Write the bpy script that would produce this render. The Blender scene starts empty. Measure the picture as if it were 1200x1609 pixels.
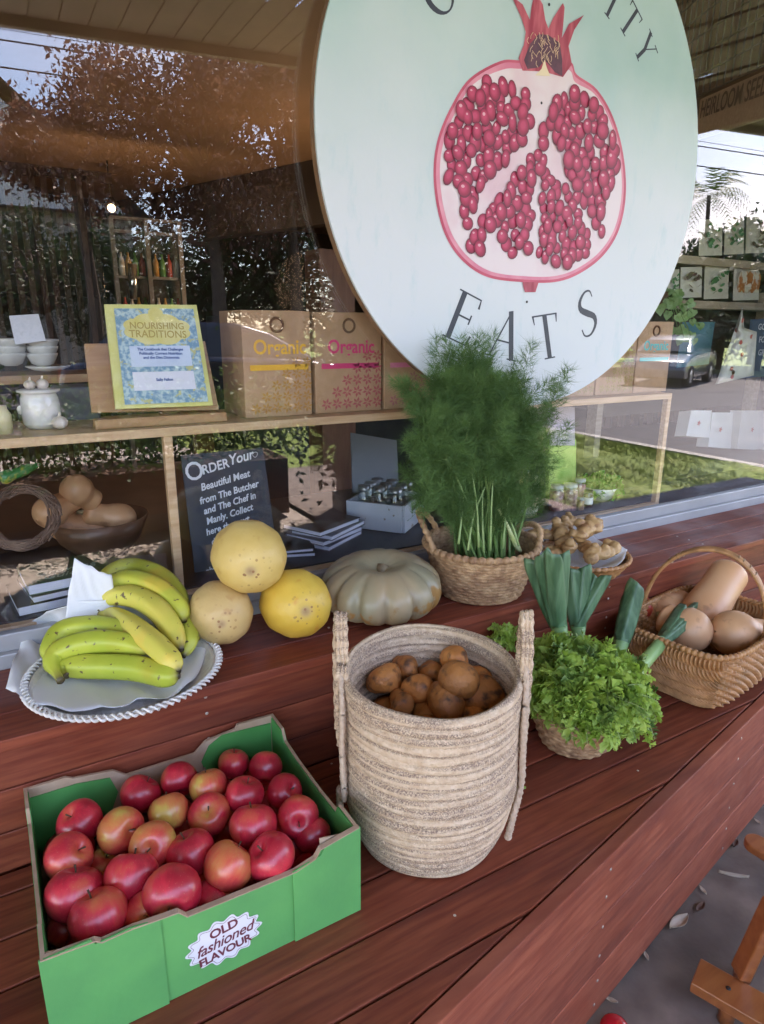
import bpy, math, random
import numpy as np
from mathutils import Vector, Matrix
R = math.radians
random.seed(7); rng = np.random.default_rng(7)
sc = bpy.context.scene
COL = sc.collection

# ------------------------------------------------------------------ camera
F_PX, PITCH, YAW, ROLL = 1032.75, .27384, .5351, .005586
_f = np.array([math.sin(YAW)*math.cos(PITCH), math.cos(YAW)*math.cos(PITCH), -math.sin(PITCH)])
_r0 = np.array([math.cos(YAW), -math.sin(YAW), 0.]); _u0 = np.cross(_r0, _f)
_r = _r0*math.cos(ROLL)+_u0*math.sin(ROLL); _u = -_r0*math.sin(ROLL)+_u0*math.cos(ROLL)
cd = bpy.data.cameras.new('camera'); cam = bpy.data.objects.new('camera', cd); COL.objects.link(cam)
cam.matrix_world = Matrix([[_r[i], _u[i], -_f[i], 0] for i in range(3)]+[[0, 0, 0, 1]])
cd.sensor_fit = 'VERTICAL'; cd.sensor_height = 36; cd.lens = F_PX/1609*36
cd.clip_start = .02; cd.clip_end = 900
sc.camera = cam

# ------------------------------------------------------------------ sky and sun
SUN_EL, SUN_AZ = 58, 122          # azimuth measured clockwise from +Y
w = bpy.data.worlds.new('World'); sc.world = w; w.use_nodes = True
nt = w.node_tree; nt.nodes.clear()
wo = nt.nodes.new('ShaderNodeOutputWorld'); bg = nt.nodes.new('ShaderNodeBackground')
sky = nt.nodes.new('ShaderNodeTexSky'); sky.sky_type = 'NISHITA'; sky.sun_disc = False
sky.sun_elevation = R(SUN_EL); sky.sun_rotation = R(SUN_AZ); sky.dust_density = .4; sky.ozone_density = 2.6
tc = nt.nodes.new('ShaderNodeTexCoord'); mp = nt.nodes.new('ShaderNodeMapping'); mp.inputs['Scale'].default_value = (1, 1, 2.6)
no = nt.nodes.new('ShaderNodeTexNoise'); no.inputs['Scale'].default_value = 1.7; no.inputs['Detail'].default_value = 7
cr = nt.nodes.new('ShaderNodeValToRGB'); cr.color_ramp.elements[0].position = .47; cr.color_ramp.elements[1].position = .68
mx = nt.nodes.new('ShaderNodeMixRGB'); mx.inputs[2].default_value = (6.5, 6.6, 7.0, 1)
L = nt.links.new
L(tc.outputs['Generated'], mp.inputs[0]); L(mp.outputs[0], no.inputs[0]); L(no.outputs['Fac'], cr.inputs[0])
sx0 = nt.nodes.new('ShaderNodeSeparateXYZ'); L(tc.outputs['Generated'], sx0.inputs[0])
mrx = nt.nodes.new('ShaderNodeMapRange'); mrx.inputs[1].default_value = .05; mrx.inputs[2].default_value = .7; mrx.inputs[3].default_value = .22; L(sx0.outputs['X'], mrx.inputs[0])
mm = nt.nodes.new('ShaderNodeMath'); mm.operation = 'MULTIPLY'; L(cr.outputs[0], mm.inputs[0]); L(mrx.outputs[0], mm.inputs[1]); L(mm.outputs[0], mx.inputs[0]); L(sky.outputs[0], mx.inputs[1]); L(mx.outputs[0], bg.inputs[0]); L(bg.outputs[0], wo.inputs[0])
bg.inputs[1].default_value = .15
sd = bpy.data.lights.new('sun', 'SUN'); sd.energy = 4.0; sd.angle = R(.5); sd.color = (1, .95, .87)
so = bpy.data.objects.new('sun', sd); COL.objects.link(so)
sdir = Vector((math.sin(R(SUN_AZ))*math.cos(R(SUN_EL)), math.cos(R(SUN_AZ))*math.cos(R(SUN_EL)), math.sin(R(SUN_EL))))
so.rotation_euler = sdir.to_track_quat('Z', 'Y').to_euler(); so.location = (0, 0, 20)
sc.view_settings.view_transform = 'Standard'; sc.view_settings.look = 'None'; sc.view_settings.gamma = 1
sc.view_settings.exposure = 3.08
sc.view_settings.use_white_balance = True; sc.view_settings.white_balance_temperature = 7050; sc.view_settings.white_balance_tint = 20
sc.render.engine = 'CYCLES'
try:
    sc.cycles.max_bounces = 8; sc.cycles.transparent_max_bounces = 16; sc.cycles.diffuse_bounces = 4; sc.cycles.caustics_reflective = False
except Exception: pass

# ------------------------------------------------------------------ layout helpers: a photo pixel -> a real point on a known plane
def ray(x, y): return _f+_r*(x-600)/F_PX+_u*(804.5-y)/F_PX
def onz(x, y, z): d = ray(x, y); return d*(z/d[2])
def ony(x, y, Y): d = ray(x, y); return d*(Y/d[1])
def onpl(x, y, n, c): d = ray(x, y); return d*(c/np.dot(d, n))
def mir(p): p = np.array(p, float); p[1] = 2*GL-p[1]; return p
GL = 1.31                       # window glass
ZD, ZU, ZF = -.85, -.609, -1.213   # lower deck, upper deck, verandah floor

# ------------------------------------------------------------------ materials
MATS = {}
def mat(name, c1, c2=None, scale=20, rough=.5, bump=0, bscale=80, stretch=(1, 1, 1), metallic=0, spec=.5, coat=0,
        ramp=(.35, .65), rand=0, c3=None, s3=8, r3=(.55, .7), emit=0, detail=5, sss=0, trans=0):
    m = bpy.data.materials.new(name); m.use_nodes = True; MATS[name] = m
    n = m.node_tree; b = n.nodes['Principled BSDF']; K = n.links.new
    b.inputs['Roughness'].default_value = rough; b.inputs['Metallic'].default_value = metallic
    b.inputs['Specular IOR Level'].default_value = spec; b.inputs['Coat Weight'].default_value = coat; b.inputs['Coat Roughness'].default_value = .15
    b.inputs['Base Color'].default_value = (*c1, 1)
    if sss: b.inputs['Subsurface Weight'].default_value = sss; b.inputs['Subsurface Radius'].default_value = (.01, .006, .003)
    if emit: b.inputs['Emission Color'].default_value = (*c1, 1); b.inputs['Emission Strength'].default_value = emit
    t = n.nodes.new('ShaderNodeTexCoord'); mpn = n.nodes.new('ShaderNodeMapping'); mpn.inputs['Scale'].default_value = stretch
    K(t.outputs['Object'], mpn.inputs[0])
    oi = n.nodes.new('ShaderNodeObjectInfo')
    vm = n.nodes.new('ShaderNodeVectorMath'); vm.operation = 'SCALE'; vm.inputs[0].default_value = (7.3, 3.1, 5.7)
    K(oi.outputs['Random'], vm.inputs['Scale']); K(vm.outputs[0], mpn.inputs['Location'])
    last = None
    if c2 is not None:
        a = n.nodes.new('ShaderNodeTexNoise'); a.inputs['Scale'].default_value = scale; a.inputs['Detail'].default_value = detail
        K(mpn.outputs[0], a.inputs['Vector'])
        rp = n.nodes.new('ShaderNodeValToRGB'); rp.color_ramp.elements[0].position = ramp[0]; rp.color_ramp.elements[1].position = ramp[1]
        rp.color_ramp.elements[0].color = (*c1, 1); rp.color_ramp.elements[1].color = (*c2, 1)
        K(a.outputs['Fac'], rp.inputs[0]); last = rp.outputs[0]
        if c3 is not None:
            a3 = n.nodes.new('ShaderNodeTexNoise'); a3.inputs['Scale'].default_value = s3; a3.inputs['Detail'].default_value = 3
            K(mpn.outputs[0], a3.inputs['Vector'])
            r_ = n.nodes.new('ShaderNodeMapRange'); r_.inputs[1].default_value = r3[0]; r_.inputs[2].default_value = r3[1]
            K(a3.outputs['Fac'], r_.inputs[0])
            x = n.nodes.new('ShaderNodeMixRGB'); K(r_.outputs[0], x.inputs[0]); K(last, x.inputs[1]); x.inputs[2].default_value = (*c3, 1)
            last = x.outputs[0]
    if rand:
        if last is None:
            rgb = n.nodes.new('ShaderNodeRGB'); rgb.outputs[0].default_value = (*c1, 1); last = rgb.outputs[0]
        hs = n.nodes.new('ShaderNodeHueSaturation')
        mr = n.nodes.new('ShaderNodeMapRange'); mr.inputs[3].default_value = 1-rand; mr.inputs[4].default_value = 1+rand
        K(oi.outputs['Random'], mr.inputs[0]); K(mr.outputs[0], hs.inputs['Value']); K(last, hs.inputs['Color']); last = hs.outputs[0]
    if last is not None: K(last, b.inputs['Base Color'])
    if bump:
        a2 = n.nodes.new('ShaderNodeTexNoise'); a2.inputs['Scale'].default_value = bscale; a2.inputs['Detail'].default_value = 4
        K(mpn.outputs[0], a2.inputs['Vector'])
        bp = n.nodes.new('ShaderNodeBump'); bp.inputs['Strength'].default_value = bump; bp.inputs['Distance'].default_value = .004
        K(a2.outputs['Fac'], bp.inputs['Height']); K(bp.outputs[0], b.inputs['Normal'])
    if trans:
        td = n.nodes.new('ShaderNodeBsdfTranslucent'); ms = n.nodes.new('ShaderNodeMixShader'); ms.inputs[0].default_value = trans
        if last is not None: K(last, td.inputs[0])
        else: td.inputs[0].default_value = (*c1, 1)
        K(b.outputs[0], ms.inputs[1]); K(td.outputs[0], ms.inputs[2]); K(ms.outputs[0], n.nodes['Material Output'].inputs[0])
    return m

def glass_mat(name, f0, tint=(1, 1, 1), rough=0):
    m = bpy.data.materials.new(name); m.use_nodes = True; n = m.node_tree; n.nodes.clear(); K = n.links.new
    o = n.nodes.new('ShaderNodeOutputMaterial'); tr = n.nodes.new('ShaderNodeBsdfTransparent'); tr.inputs[0].default_value = (*tint, 1)
    g = n.nodes.new('ShaderNodeBsdfGlossy'); g.inputs['Roughness'].default_value = rough; g.inputs[0].default_value = (1, 1, 1, 1)
    ge = n.nodes.new('ShaderNodeNewGeometry'); dt = n.nodes.new('ShaderNodeVectorMath'); dt.operation = 'DOT_PRODUCT'
    K(ge.outputs['Normal'], dt.inputs[0]); K(ge.outputs['Incoming'], dt.inputs[1])
    def M(op, a, b=None):
        q = n.nodes.new('ShaderNodeMath'); q.operation = op
        for i, v in enumerate((a, b)):
            if v is None: continue
            if isinstance(v, (int, float)): q.inputs[i].default_value = v
            else: K(v, q.inputs[i])
        return q.outputs[0]
    s = M('POWER', M('SUBTRACT', 1, M('ABSOLUTE', dt.outputs['Value'])), 5)
    fac = M('ADD', f0, M('MULTIPLY', s, 1-f0))
    ms = n.nodes.new('ShaderNodeMixShader'); K(fac, ms.inputs[0]); K(tr.outputs[0], ms.inputs[1]); K(g.outputs[0], ms.inputs[2]); K(ms.outputs[0], o.inputs[0])
    return m

def attr_mix(m, attr, stops, slot='Base Color', mode='set'):
    """colour ramp over a stored per-vertex attribute, multiplied into or replacing the base colour"""
    n = m.node_tree; b = n.nodes['Principled BSDF']; K = n.links.new
    at = n.nodes.new('ShaderNodeAttribute'); at.attribute_name = attr
    rp = n.nodes.new('ShaderNodeValToRGB'); els = rp.color_ramp.elements
    while len(els) < len(stops): els.new(.5)
    for e, (p, c, a) in zip(els, stops): e.position = p; e.color = (*c, 1)
    ra = n.nodes.new('ShaderNodeValToRGB'); ea = ra.color_ramp.elements
    while len(ea) < len(stops): ea.new(.5)
    for e, (p, c, a) in zip(ea, stops): e.position = p; e.color = (a, a, a, 1)
    K(at.outputs['Fac'], rp.inputs[0]); K(at.outputs['Fac'], ra.inputs[0])
    x = n.nodes.new('ShaderNodeMixRGB'); K(ra.outputs[0], x.inputs[0]); K(rp.outputs[0], x.inputs[2])
    lk = b.inputs['Base Color'].links
    if lk: K(lk[0].from_socket, x.inputs[1])
    else: x.inputs[1].default_value = b.inputs['Base Color'].default_value
    K(x.outputs[0], b.inputs['Base Color'])
    return m

# ------------------------------------------------------------------ mesh collector
class MB:
    def __init__(s): s.v = []; s.f = []; s.m = []; s.t = []; s.sm = []
    def add(s, vs, fs, mi=0, t=None, smooth=True):
        o = len(s.v); s.v += [tuple(map(float, p)) for p in vs]
        s.t += list(t) if t is not None else [0.]*len(vs)
        for f in fs: s.f.append([o+i for i in f]); s.m.append(mi); s.sm.append(smooth)
        return s
    def box(s, c, size, rot=0, mi=0, M=None):
        x, y, z = [q/2 for q in size]; P = [(-x, -y, -z), (x, -y, -z), (x, y, -z), (-x, y, -z), (-x, -y, z), (x, -y, z), (x, y, z), (-x, y, z)]
        T = M if M is not None else Matrix.Rotation(rot, 4, 'Z')
        P = [np.array(T @ Vector(p))+np.array(c) for p in P]
        return s.add(P, [(0, 3, 2, 1), (4, 5, 6, 7), (0, 1, 5, 4), (1, 2, 6, 5), (2, 3, 7, 6), (3, 0, 4, 7)], mi, smooth=False)
    def prism(s, poly, axis_o, ux, uy, th, mi=0):
        """flat polygon (2D pts) in plane origin axis_o, ux, uy, extruded th along ux x uy"""
        ux = np.array(ux, float); uy = np.array(uy, float); nz = np.cross(ux, uy); o = np.array(axis_o, float); k = len(poly)
        A = [o+ux*p[0]+uy*p[1] for p in poly]; B = [a+nz*th for a in A]
        fs = [list(range(k))[::-1], list(range(k, 2*k))]+[(i, (i+1) % k, k+(i+1) % k, k+i) for i in range(k)]
        return s.add(A+B, fs, mi, smooth=False)
    def grid(s, P, closeu=False, closev=False, mi=0, t=None, flip=False):
        P = np.asarray(P, float); nu, nv = P.shape[:2]; fs = []
        for i in range(nu if closeu else nu-1):
            for j in range(nv if closev else nv-1):
                a = i*nv+j; b_ = i*nv+(j+1) % nv; c = ((i+1) % nu)*nv+(j+1) % nv; d = ((i+1) % nu)*nv+j
                fs.append((a, d, c, b_) if flip else (a, b_, c, d))
        return s.add(P.reshape(-1, 3), fs, mi, None if t is None else np.asarray(t).reshape(-1))
    def tube(s, pts, rad, n=10, mi=0, cap=True, prof=None, twist=0, flat=1.0):
        pts = np.asarray(pts, float); k = len(pts)
        rad = np.full(k, rad) if np.isscalar(rad) else np.asarray(rad, float)
        tg = np.gradient(pts, axis=0); tg /= np.linalg.norm(tg, axis=1)[:, None]+1e-12
        ref = np.array([0, 0, 1.]) if abs(tg[0][2]) < .9 else np.array([1., 0, 0])
        nrm = np.cross(tg[0], ref); nrm /= np.linalg.norm(nrm); G = []; T = []
        for i in range(k):
            nrm = nrm-tg[i]*np.dot(nrm, tg[i]); nrm /= np.linalg.norm(nrm)+1e-12; bi = np.cross(tg[i], nrm)
            a = np.arange(n)/n*2*math.pi+twist*i
            pr = prof(a) if prof else 1.
            G.append(pts[i]+rad[i]*((np.cos(a)*pr)[:, None]*nrm+(np.sin(a)*pr*flat)[:, None]*bi)); T.append(np.full(n, i/(k-1)))
        s.grid(G, closev=True, mi=mi, t=T)
        if cap:
            o = len(s.v)-k*n
            s.f.append([o+j for j in range(n)][::-1]); s.m.append(mi); s.sm.append(True)
            s.f.append([o+(k-1)*n+j for j in range(n)]); s.m.append(mi); s.sm.append(True)
        return s
    def lathe(s, prof, c=(0, 0, 0), n=32, mi=0, M=None, fn=None):
        a = np.arange(n)/n*2*math.pi; G = []
        for r_, z in prof:
            P = np.stack([r_*np.cos(a), r_*np.sin(a), np.full(n, z)], 1)
            G.append(P)
        G = np.array(G)
        if fn: G = fn(G, a)
        if M is not None:
            m3 = np.array(M.to_3x3()); G = G @ m3.T
        tt = np.repeat(np.linspace(0, 1, len(prof))[:, None], n, 1)
        return s.grid(G+np.array(c), closev=True, mi=mi, t=tt)
    def ell(s, c, r_, n=20, mi=0, M=None, fn=None):
        k = max(6, n//2); ph = np.linspace(-math.pi/2+.001, math.pi/2-.001, k)
        prof = [(math.cos(p), math.sin(p)) for p in ph]; r_ = np.array(r_ if not np.isscalar(r_) else (r_,)*3, float)
        def g(G, a):
            if fn: G = fn(G)
            return G*r_
        return s.lathe(prof, c, n, mi, M, g)
    def build(s, name, mats, parent=None, root=None, **kw):
        me = bpy.data.meshes.new(name); me.from_pydata(s.v, [], s.f)
        if not isinstance(mats, (list, tuple)): mats = [mats]
        for m in mats: me.materials.append(m)
        if len(mats) > 1: me.polygons.foreach_set('material_index', s.m)
        me.polygons.foreach_set('use_smooth', s.sm)
        at = me.attributes.new('t', 'FLOAT', 'POINT'); at.data.foreach_set('value', s.t)
        o = bpy.data.objects.new(name, me); COL.objects.link(o)
        off = Vector((0, 0, 0))
        if parent is not None:
            o.parent = parent
            rt = parent
            while rt.parent: rt = rt.parent
            off = Vector(rt.location)
        else:
            vs = np.array(s.v); off = Vector(((vs[:, 0].min()+vs[:, 0].max())/2, (vs[:, 1].min()+vs[:, 1].max())/2, vs[:, 2].min())); o.location = off
        me.transform(Matrix.Translation(-off)); me.update()
        for k_, v_ in kw.items(): o[k_] = v_
        return o

def thing(name, label, cat, loc, group=None):
    o = bpy.data.objects.new(name, None); COL.objects.link(o); o.location = Vector(tuple(map(float, loc))); o.empty_display_size = .05
    o['label'] = label; o['category'] = cat
    if group: o['group'] = group
    return o
def tag(o, label, cat, group=None):
    o['label'] = label; o['category'] = cat
    if group: o['group'] = group
    return o
def bevel(o, wd=.002, seg=2):
    b = o.modifiers.new('bevel', 'BEVEL'); b.width = wd; b.segments = seg; b.limit_method = 'ANGLE'; b.angle_limit = R(40); return o
def nrm(v): v = np.array(v, float); return v/np.linalg.norm(v)
def smooth_path(pts, n=24):
    P = [np.array(p, float) for p in pts]; P = [2*P[0]-P[1]]+P+[2*P[-1]-P[-2]]; out = []; k = len(P)-3
    for i in range(n):
        u = i/(n-1)*k; j = min(int(u), k-1); t = u-j; a, b, c, d = P[j:j+4]
        out.append(.5*((2*b)+(-a+c)*t+(2*a-5*b+4*c-d)*t*t+(-a+3*b-3*c+d)*t**3))
    return np.array(out)
def lettering(body, origin, ux, uy, size, m, parent, align='CENTER', shear=0, th=.0006, name='lettering', sx=1, spacing=1, bold=0):
    cu = bpy.data.curves.new('lettering', 'FONT'); cu.body = body; cu.size = size; cu.align_x = align; cu.align_y = 'CENTER'
    cu.shear = shear; cu.extrude = th/2; cu.space_character = spacing; cu.offset = bold; cu.resolution_u = 3
    to = bpy.data.objects.new('tmp', cu); COL.objects.link(to); dg = bpy.context.evaluated_depsgraph_get()
    me = bpy.data.meshes.new_from_object(to.evaluated_get(dg)); bpy.data.objects.remove(to); bpy.data.curves.remove(cu)
    ux = nrm(ux); uy = np.array(uy, float); uy = nrm(uy-ux*np.dot(ux, uy)); uz = np.cross(ux, uy)
    T = Matrix([[ux[i]*sx, uy[i], uz[i], origin[i]] for i in range(3)]+[[0, 0, 0, 1]])
    rt = parent
    while rt.parent: rt = rt.parent
    me.transform(Matrix.Translation(-Vector(rt.location)) @ T); me.materials.clear(); me.materials.append(m); me.name = name
    o = bpy.data.objects.new(name, me); COL.objects.link(o); o.parent = parent
    return o
def hedge_shape(seed): return np.random.default_rng(seed)

# ------------------------------------------------------------------ palette
merbau = mat('oiled merbau timber', (.165, .034, .018), (.250, .062, .030), scale=10, rough=.40, spec=.32, bump=.10, bscale=26, stretch=(1.0, 12, 12), rand=.16, c3=(.10, .026, .019), s3=2.2, r3=(.5, .85), detail=7)
merbau_face = mat('merbau fascia timber', (.235, .056, .032), (.335, .095, .052), scale=8, rough=.50, spec=.35, bump=.10, bscale=24, stretch=(1.0, 5, 12), rand=.15, c3=(.14, .042, .032), s3=1.6, r3=(.5, .85), detail=7)
for m_ in (merbau, merbau_face):
    n = m_.node_tree; b = n.nodes['Principled BSDF']; t_ = n.nodes.new('ShaderNodeTexCoord'); a_ = n.nodes.new('ShaderNodeTexNoise'); a_.inputs['Scale'].default_value = 7; a_.inputs['Detail'].default_value = 8
    n.links.new(t_.outputs['Object'], a_.inputs['Vector']); q_ = n.nodes.new('ShaderNodeMapRange'); q_.inputs[1].default_value = .35; q_.inputs[2].default_value = .65; q_.inputs[3].default_value = .33; q_.inputs[4].default_value = .58; n.links.new(a_.outputs['Fac'], q_.inputs[0]); n.links.new(q_.outputs[0], b.inputs['Roughness'])
screw_m = mat('steel screw', (.5, .44, .38), rough=.45, metallic=.5)
concrete = mat('verandah concrete', (.15, .112, .090), (.25, .195, .160), scale=14, rough=.75, bump=.4, bscale=60, c3=(.075, .058, .05), s3=2.2, r3=(.5, .72), detail=9)
alu = mat('powder coated aluminium', (.33, .33, .345), (.39, .39, .405), scale=6, rough=.4, metallic=.2)
pine = mat('pale pine', (.54, .33, .18), (.66, .44, .27), scale=8, rough=.5, stretch=(1, 16, 16), bump=.1)
paint_white = mat('white paint', (.72, .71, .68), (.78, .77, .74), scale=10, rough=.5)
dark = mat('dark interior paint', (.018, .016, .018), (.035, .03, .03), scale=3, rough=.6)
black_m = mat('matt black', (.012, .012, .014), rough=.5)
window_glass = glass_mat('window glass', .054, (.97, .98, .98))
jar_glass = glass_mat('jar glass', .06, (.9, .93, .93))

# ================================================================== SETTING: floor, deck, window
MB().add([(-9, -.75+.19*-9, ZF), (1.75, -.75+.19*1.75, ZF), (1.75, -2.75, ZF), (3.45, -2.75, ZF), (3.45, 1.33, ZF), (-9, 1.33, ZF)], [(0, 1, 2, 3, 4, 5)]).build('verandah_floor', concrete, kind='structure')

bench = thing('timber_bench', 'stepped dark red timber bench carrying the produce below the shop window', 'bench', (.9, .9, ZF))
eA = onz(690, 1609, ZD); eB = onz(1200, 1110, ZD); eD = nrm(eB-eA); eN = np.array([eD[1], -eD[0], 0])   # eN points to the street
def edge_pt(x): t = (x-eA[0])/eD[0]; return eA+eD*t
LIP = .024
# lower deck planks, parallel to the window, mitred at the front lip
y0 = 1.049; pitch = .0865; off = (y0-.655-.0)/pitch
ys = [.655+pitch*k for k in range(4, -12, -1)]
edges = [1.049]+[y for y in ys if y < 1.04]
XL, XR = -1.3, 2.75
def lipline_x(y):   # x where inner lip line has this y
    p = eA-eN*(LIP+.002); return p[0]+(y-p[1])*eD[0]/eD[1]
for a, b in zip(edges[:-1], edges[1:]):
    lo, hi = b+.0022, a-.0022
    xa = max(XL, min(XR, 1e9)); xlo = lipline_x(lo); xhi = lipline_x(hi)
    if min(XR, xhi) <= XL+.02: continue
    if xlo > XL: poly = [(XL, lo), (min(XR, xlo), lo)] if xlo < XR else [(XL, lo), (XR, lo)]
    else: poly = [(XL, edge_pt(XL)[1]+LIP)]
    if xhi > XR and xlo < XR: poly.append((XR, (eA-eN*LIP)[1]+(XR-(eA-eN*LIP)[0])*eD[1]/eD[0]))
    poly += [(min(XR, xhi), hi), (XL, hi)]
    o = MB().prism(poly, (0, 0, ZD-.02), (1, 0, 0), (0, 1, 0), .02).build('deck_board', merbau, bench); bevel(o, .0018)
    # screws at the joists
    for jx in (-.15, .50, 1.02, 1.56, 2.0):
        for yy in ((lo+hi)/2+.008,):
            if jx < lipline_x(yy)-.02:
                q = MB().lathe([(.0001, .0004), (.0020, .0004), (.0024, 0)], (jx+random.uniform(-.004, .004), yy, ZD), 10).build('screw', screw_m, bench)
# front lip + fascia boards
def fbox(s0, s1, n0, n1, z0, z1):
    c = [eA+eD*s0-eN*n1, eA+eD*s1-eN*n1, eA+eD*s1-eN*n0, eA+eD*s0-eN*n0]
    vs = [(p[0], p[1], z0) for p in c]+[(p[0], p[1], z1) for p in c]
    return MB().add(vs, [(0, 1, 2, 3), (7, 6, 5, 4), (0, 4, 5, 1), (1, 5, 6, 2), (2, 6, 7, 3), (3, 7, 4, 0)], smooth=False)
zz = [ZD+.001, ZD-.128, ZD-.248, ZF+.004]
for a, b in zip(zz[:-1], zz[1:]):
    o = fbox(-1.75, 2.3, 0, LIP-.001, b+.0012, a-.0012).build('fascia_board', merbau_face, bench); bevel(o, .002)
for s in (-.12, .42, .98, 1.55):
    for z in (ZD-.03, ZD-.085, ZD-.15, ZD-.215, ZD-.275, ZD-.33):
        p = eA+eD*(s+random.uniform(-.004, .004))+eN*.0004
        M = Matrix.Rotation(math.atan2(eN[1], eN[0]), 4, 'Z') @ Matrix.Rotation(R(90), 4, 'Y')
        MB().lathe([(.0001, .0008), (.0024, .0008), (.003, 0)], (p[0], p[1], z), 10, M=M).build('screw', screw_m, bench)
# riser
for a, b in ((ZU-.0215, -.70), (-.7022, -.7772), (-.7794, ZD-.0)):
    o = MB().box(((XL+XR)/2, 1.061, (a+b)/2), (XR-XL, .02, abs(a-b))).build('riser_board', merbau, bench); bevel(o, .0016)
for jx in (.26, 1.3):
    for z in (-.635, -.668, -.72, -.75, -.80, -.83):
        MB().lathe([(.0001, .0008), (.0024, .0008), (.003, 0)], (jx, 1.0505, z), 10, M=Matrix.Rotation(R(90), 4, 'X')).build('screw', screw_m, bench)
# upper deck
for a, b in ((1.04, 1.121), (1.1235, 1.205), (1.2075, 1.286)):
    o = MB().box(((XL+XR)/2, (a+b)/2, ZU-.01), (XR-XL, b-a, .02)).build('step_board', merbau, bench); bevel(o, .0018)
for jx in (-.1, .55, 1.2, 1.75):
    for yy in (1.06, 1.10, 1.145, 1.185):
        MB().lathe([(.0001, .0008), (.0026, .0008), (.003, 0)], (jx, yy, ZU), 10).build('screw', screw_m, bench)
# hidden back support
MB().box(((XL+XR)/2, 1.2, -.92), (XR-XL, .20, .56)).build('bench_frame', merbau, bench)

# window: aluminium frame + glass
WX0, WX1, WZ1 = -1.6, 3.3, 1.5
win = thing('shop_window', 'tall plate glass shop window in a grey aluminium frame above the bench', 'window', ((WX0+WX1)/2, GL, ZU))
for nm, c, sz in (('frame', ((WX0+WX1)/2, 1.305, ZU+.012), (WX1-WX0, .036, .030)), ('frame', ((WX0+WX1)/2, 1.311, ZU+.044), (WX1-WX0, .022, .034))):
    bevel(MB().box(c, sz).build('sill', alu, win), .002)
for x in (WX0, WX1): bevel(MB().box((x, 1.311, .45), (.05, .03, 2.1)).build('frame', alu, win), .002)
MB().box(((WX0+WX1)/2, GL, (ZU+.061+WZ1)/2), (WX1-WX0-.05, .006, WZ1-ZU-.061)).build('pane', window_glass, win)
render_wall = mat('painted render', (.42, .38, .33), (.5, .46, .4), scale=4, rough=.8)
def wall(name, c, sz, m, label, cat='wall'):
    o = MB().box(c, sz).build(name, m); tag(o, label, cat); return o
wall('shop_wall', (WX0-2.73, 1.36, .3), (5.4, .16, 3.1), render_wall, 'rendered shop front wall beside the left end of the window')
wall('shop_wall', (WX1+2.53, 1.36, .3), (5.0, .16, 3.1), render_wall, 'rendered shop front wall beside the right end of the window')
wall('shop_wall', ((WX0+WX1)/2, 1.33, -.93), (WX1-WX0, .10, .56), render_wall, 'low rendered wall under the shop window behind the bench')

# verandah soffit of lapped boards
soff_m = mat('soffit paint', (.27, .245, .215), (.32, .29, .255), scale=4, rough=.6)
sof = thing('verandah_soffit', 'boarded cream verandah ceiling reflected in the top of the window', 'verandah roof', (0, 0, 1.5))
zS = 1.5; ang = math.atan(.19); cx_, sx_ = math.cos(ang), math.sin(ang)
M1 = MB()
x = -7.
while x < 9:
    ya = -1.745+.172*x
    M1.add([(x, ya, zS), (x+.132, ya+.172*.132, zS), (x+.132, 1.42, zS), (x, 1.42, zS), (x+.066, ya, zS+.001), (x+.132, 1.42, zS+.012)], [(0, 3, 2, 1)], smooth=False)
    M1.add([(x+.132, ya, zS), (x+.14, ya, zS+.012), (x+.14, 1.42, zS+.012), (x+.132, 1.42, zS)], [(0, 3, 2, 1)], smooth=False)
    x += .14
M1.build('soffit_boards', soff_m, sof)
MB().add([(-7, -1.745-.172*7, zS-.05), (9, -1.745+.172*9, zS-.05), (9, -1.70+.172*9, zS-.05), (-7, -1.70-.172*7, zS-.05),
          (-7, -1.745-.172*7, zS+.25), (9, -1.745+.172*9, zS+.25), (9, -1.70+.172*9, zS+.25), (-7, -1.70-.172*7, zS+.25)],
         [(0, 3, 2, 1), (4, 5, 6, 7), (0, 1, 5, 4), (1, 2, 6, 5), (2, 3, 7, 6), (3, 0, 4, 7)], smooth=False).build('gutter_board', soff_m, sof)
MB().add([(-7, -1.72-.172*7, zS+.3), (9, -1.72+.172*9, zS+.3), (9, 12, zS+.9), (-7, 12, zS+.9)], [(0, 1, 2, 3)], smooth=False).build('roof_sheet', alu, sof)

# ================================================================== PRODUCE
# ---- weave helpers
def weave_G(cx, cy, shape, z0, z1, rows, stakes, amp, nseg, flare, inner=False, sub=5, skew=0):
    """woven wall: shape(a) -> unit xy outline; flare(v) -> scale; rows bulge over and under the stakes"""
    a = np.arange(nseg)/nseg*2*math.pi; out = []
    nv = rows*sub+1
    for i in range(nv):
        v = i/(nv-1); row = min(int(v*rows), rows-1); f = v*rows-row
        rb = math.sqrt(max(0, 1-(2*f-1)**2)); ph = stakes*a+math.pi*row+skew*v
        d = amp*(rb*(.62+.55*np.cos(ph))-.4)
        if inner: d = -d*.8
        sx_, sy_ = shape(a); s_ = flare(v)
        nx, ny = sx_, sy_; l = np.hypot(nx, ny)
        P = np.stack([cx+sx_*s_+nx/l*d, cy+sy_*s_+ny/l*d, np.full(nseg, z0+(z1-z0)*v)], 1)
        out.append(P)
    return np.array(out)
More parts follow.
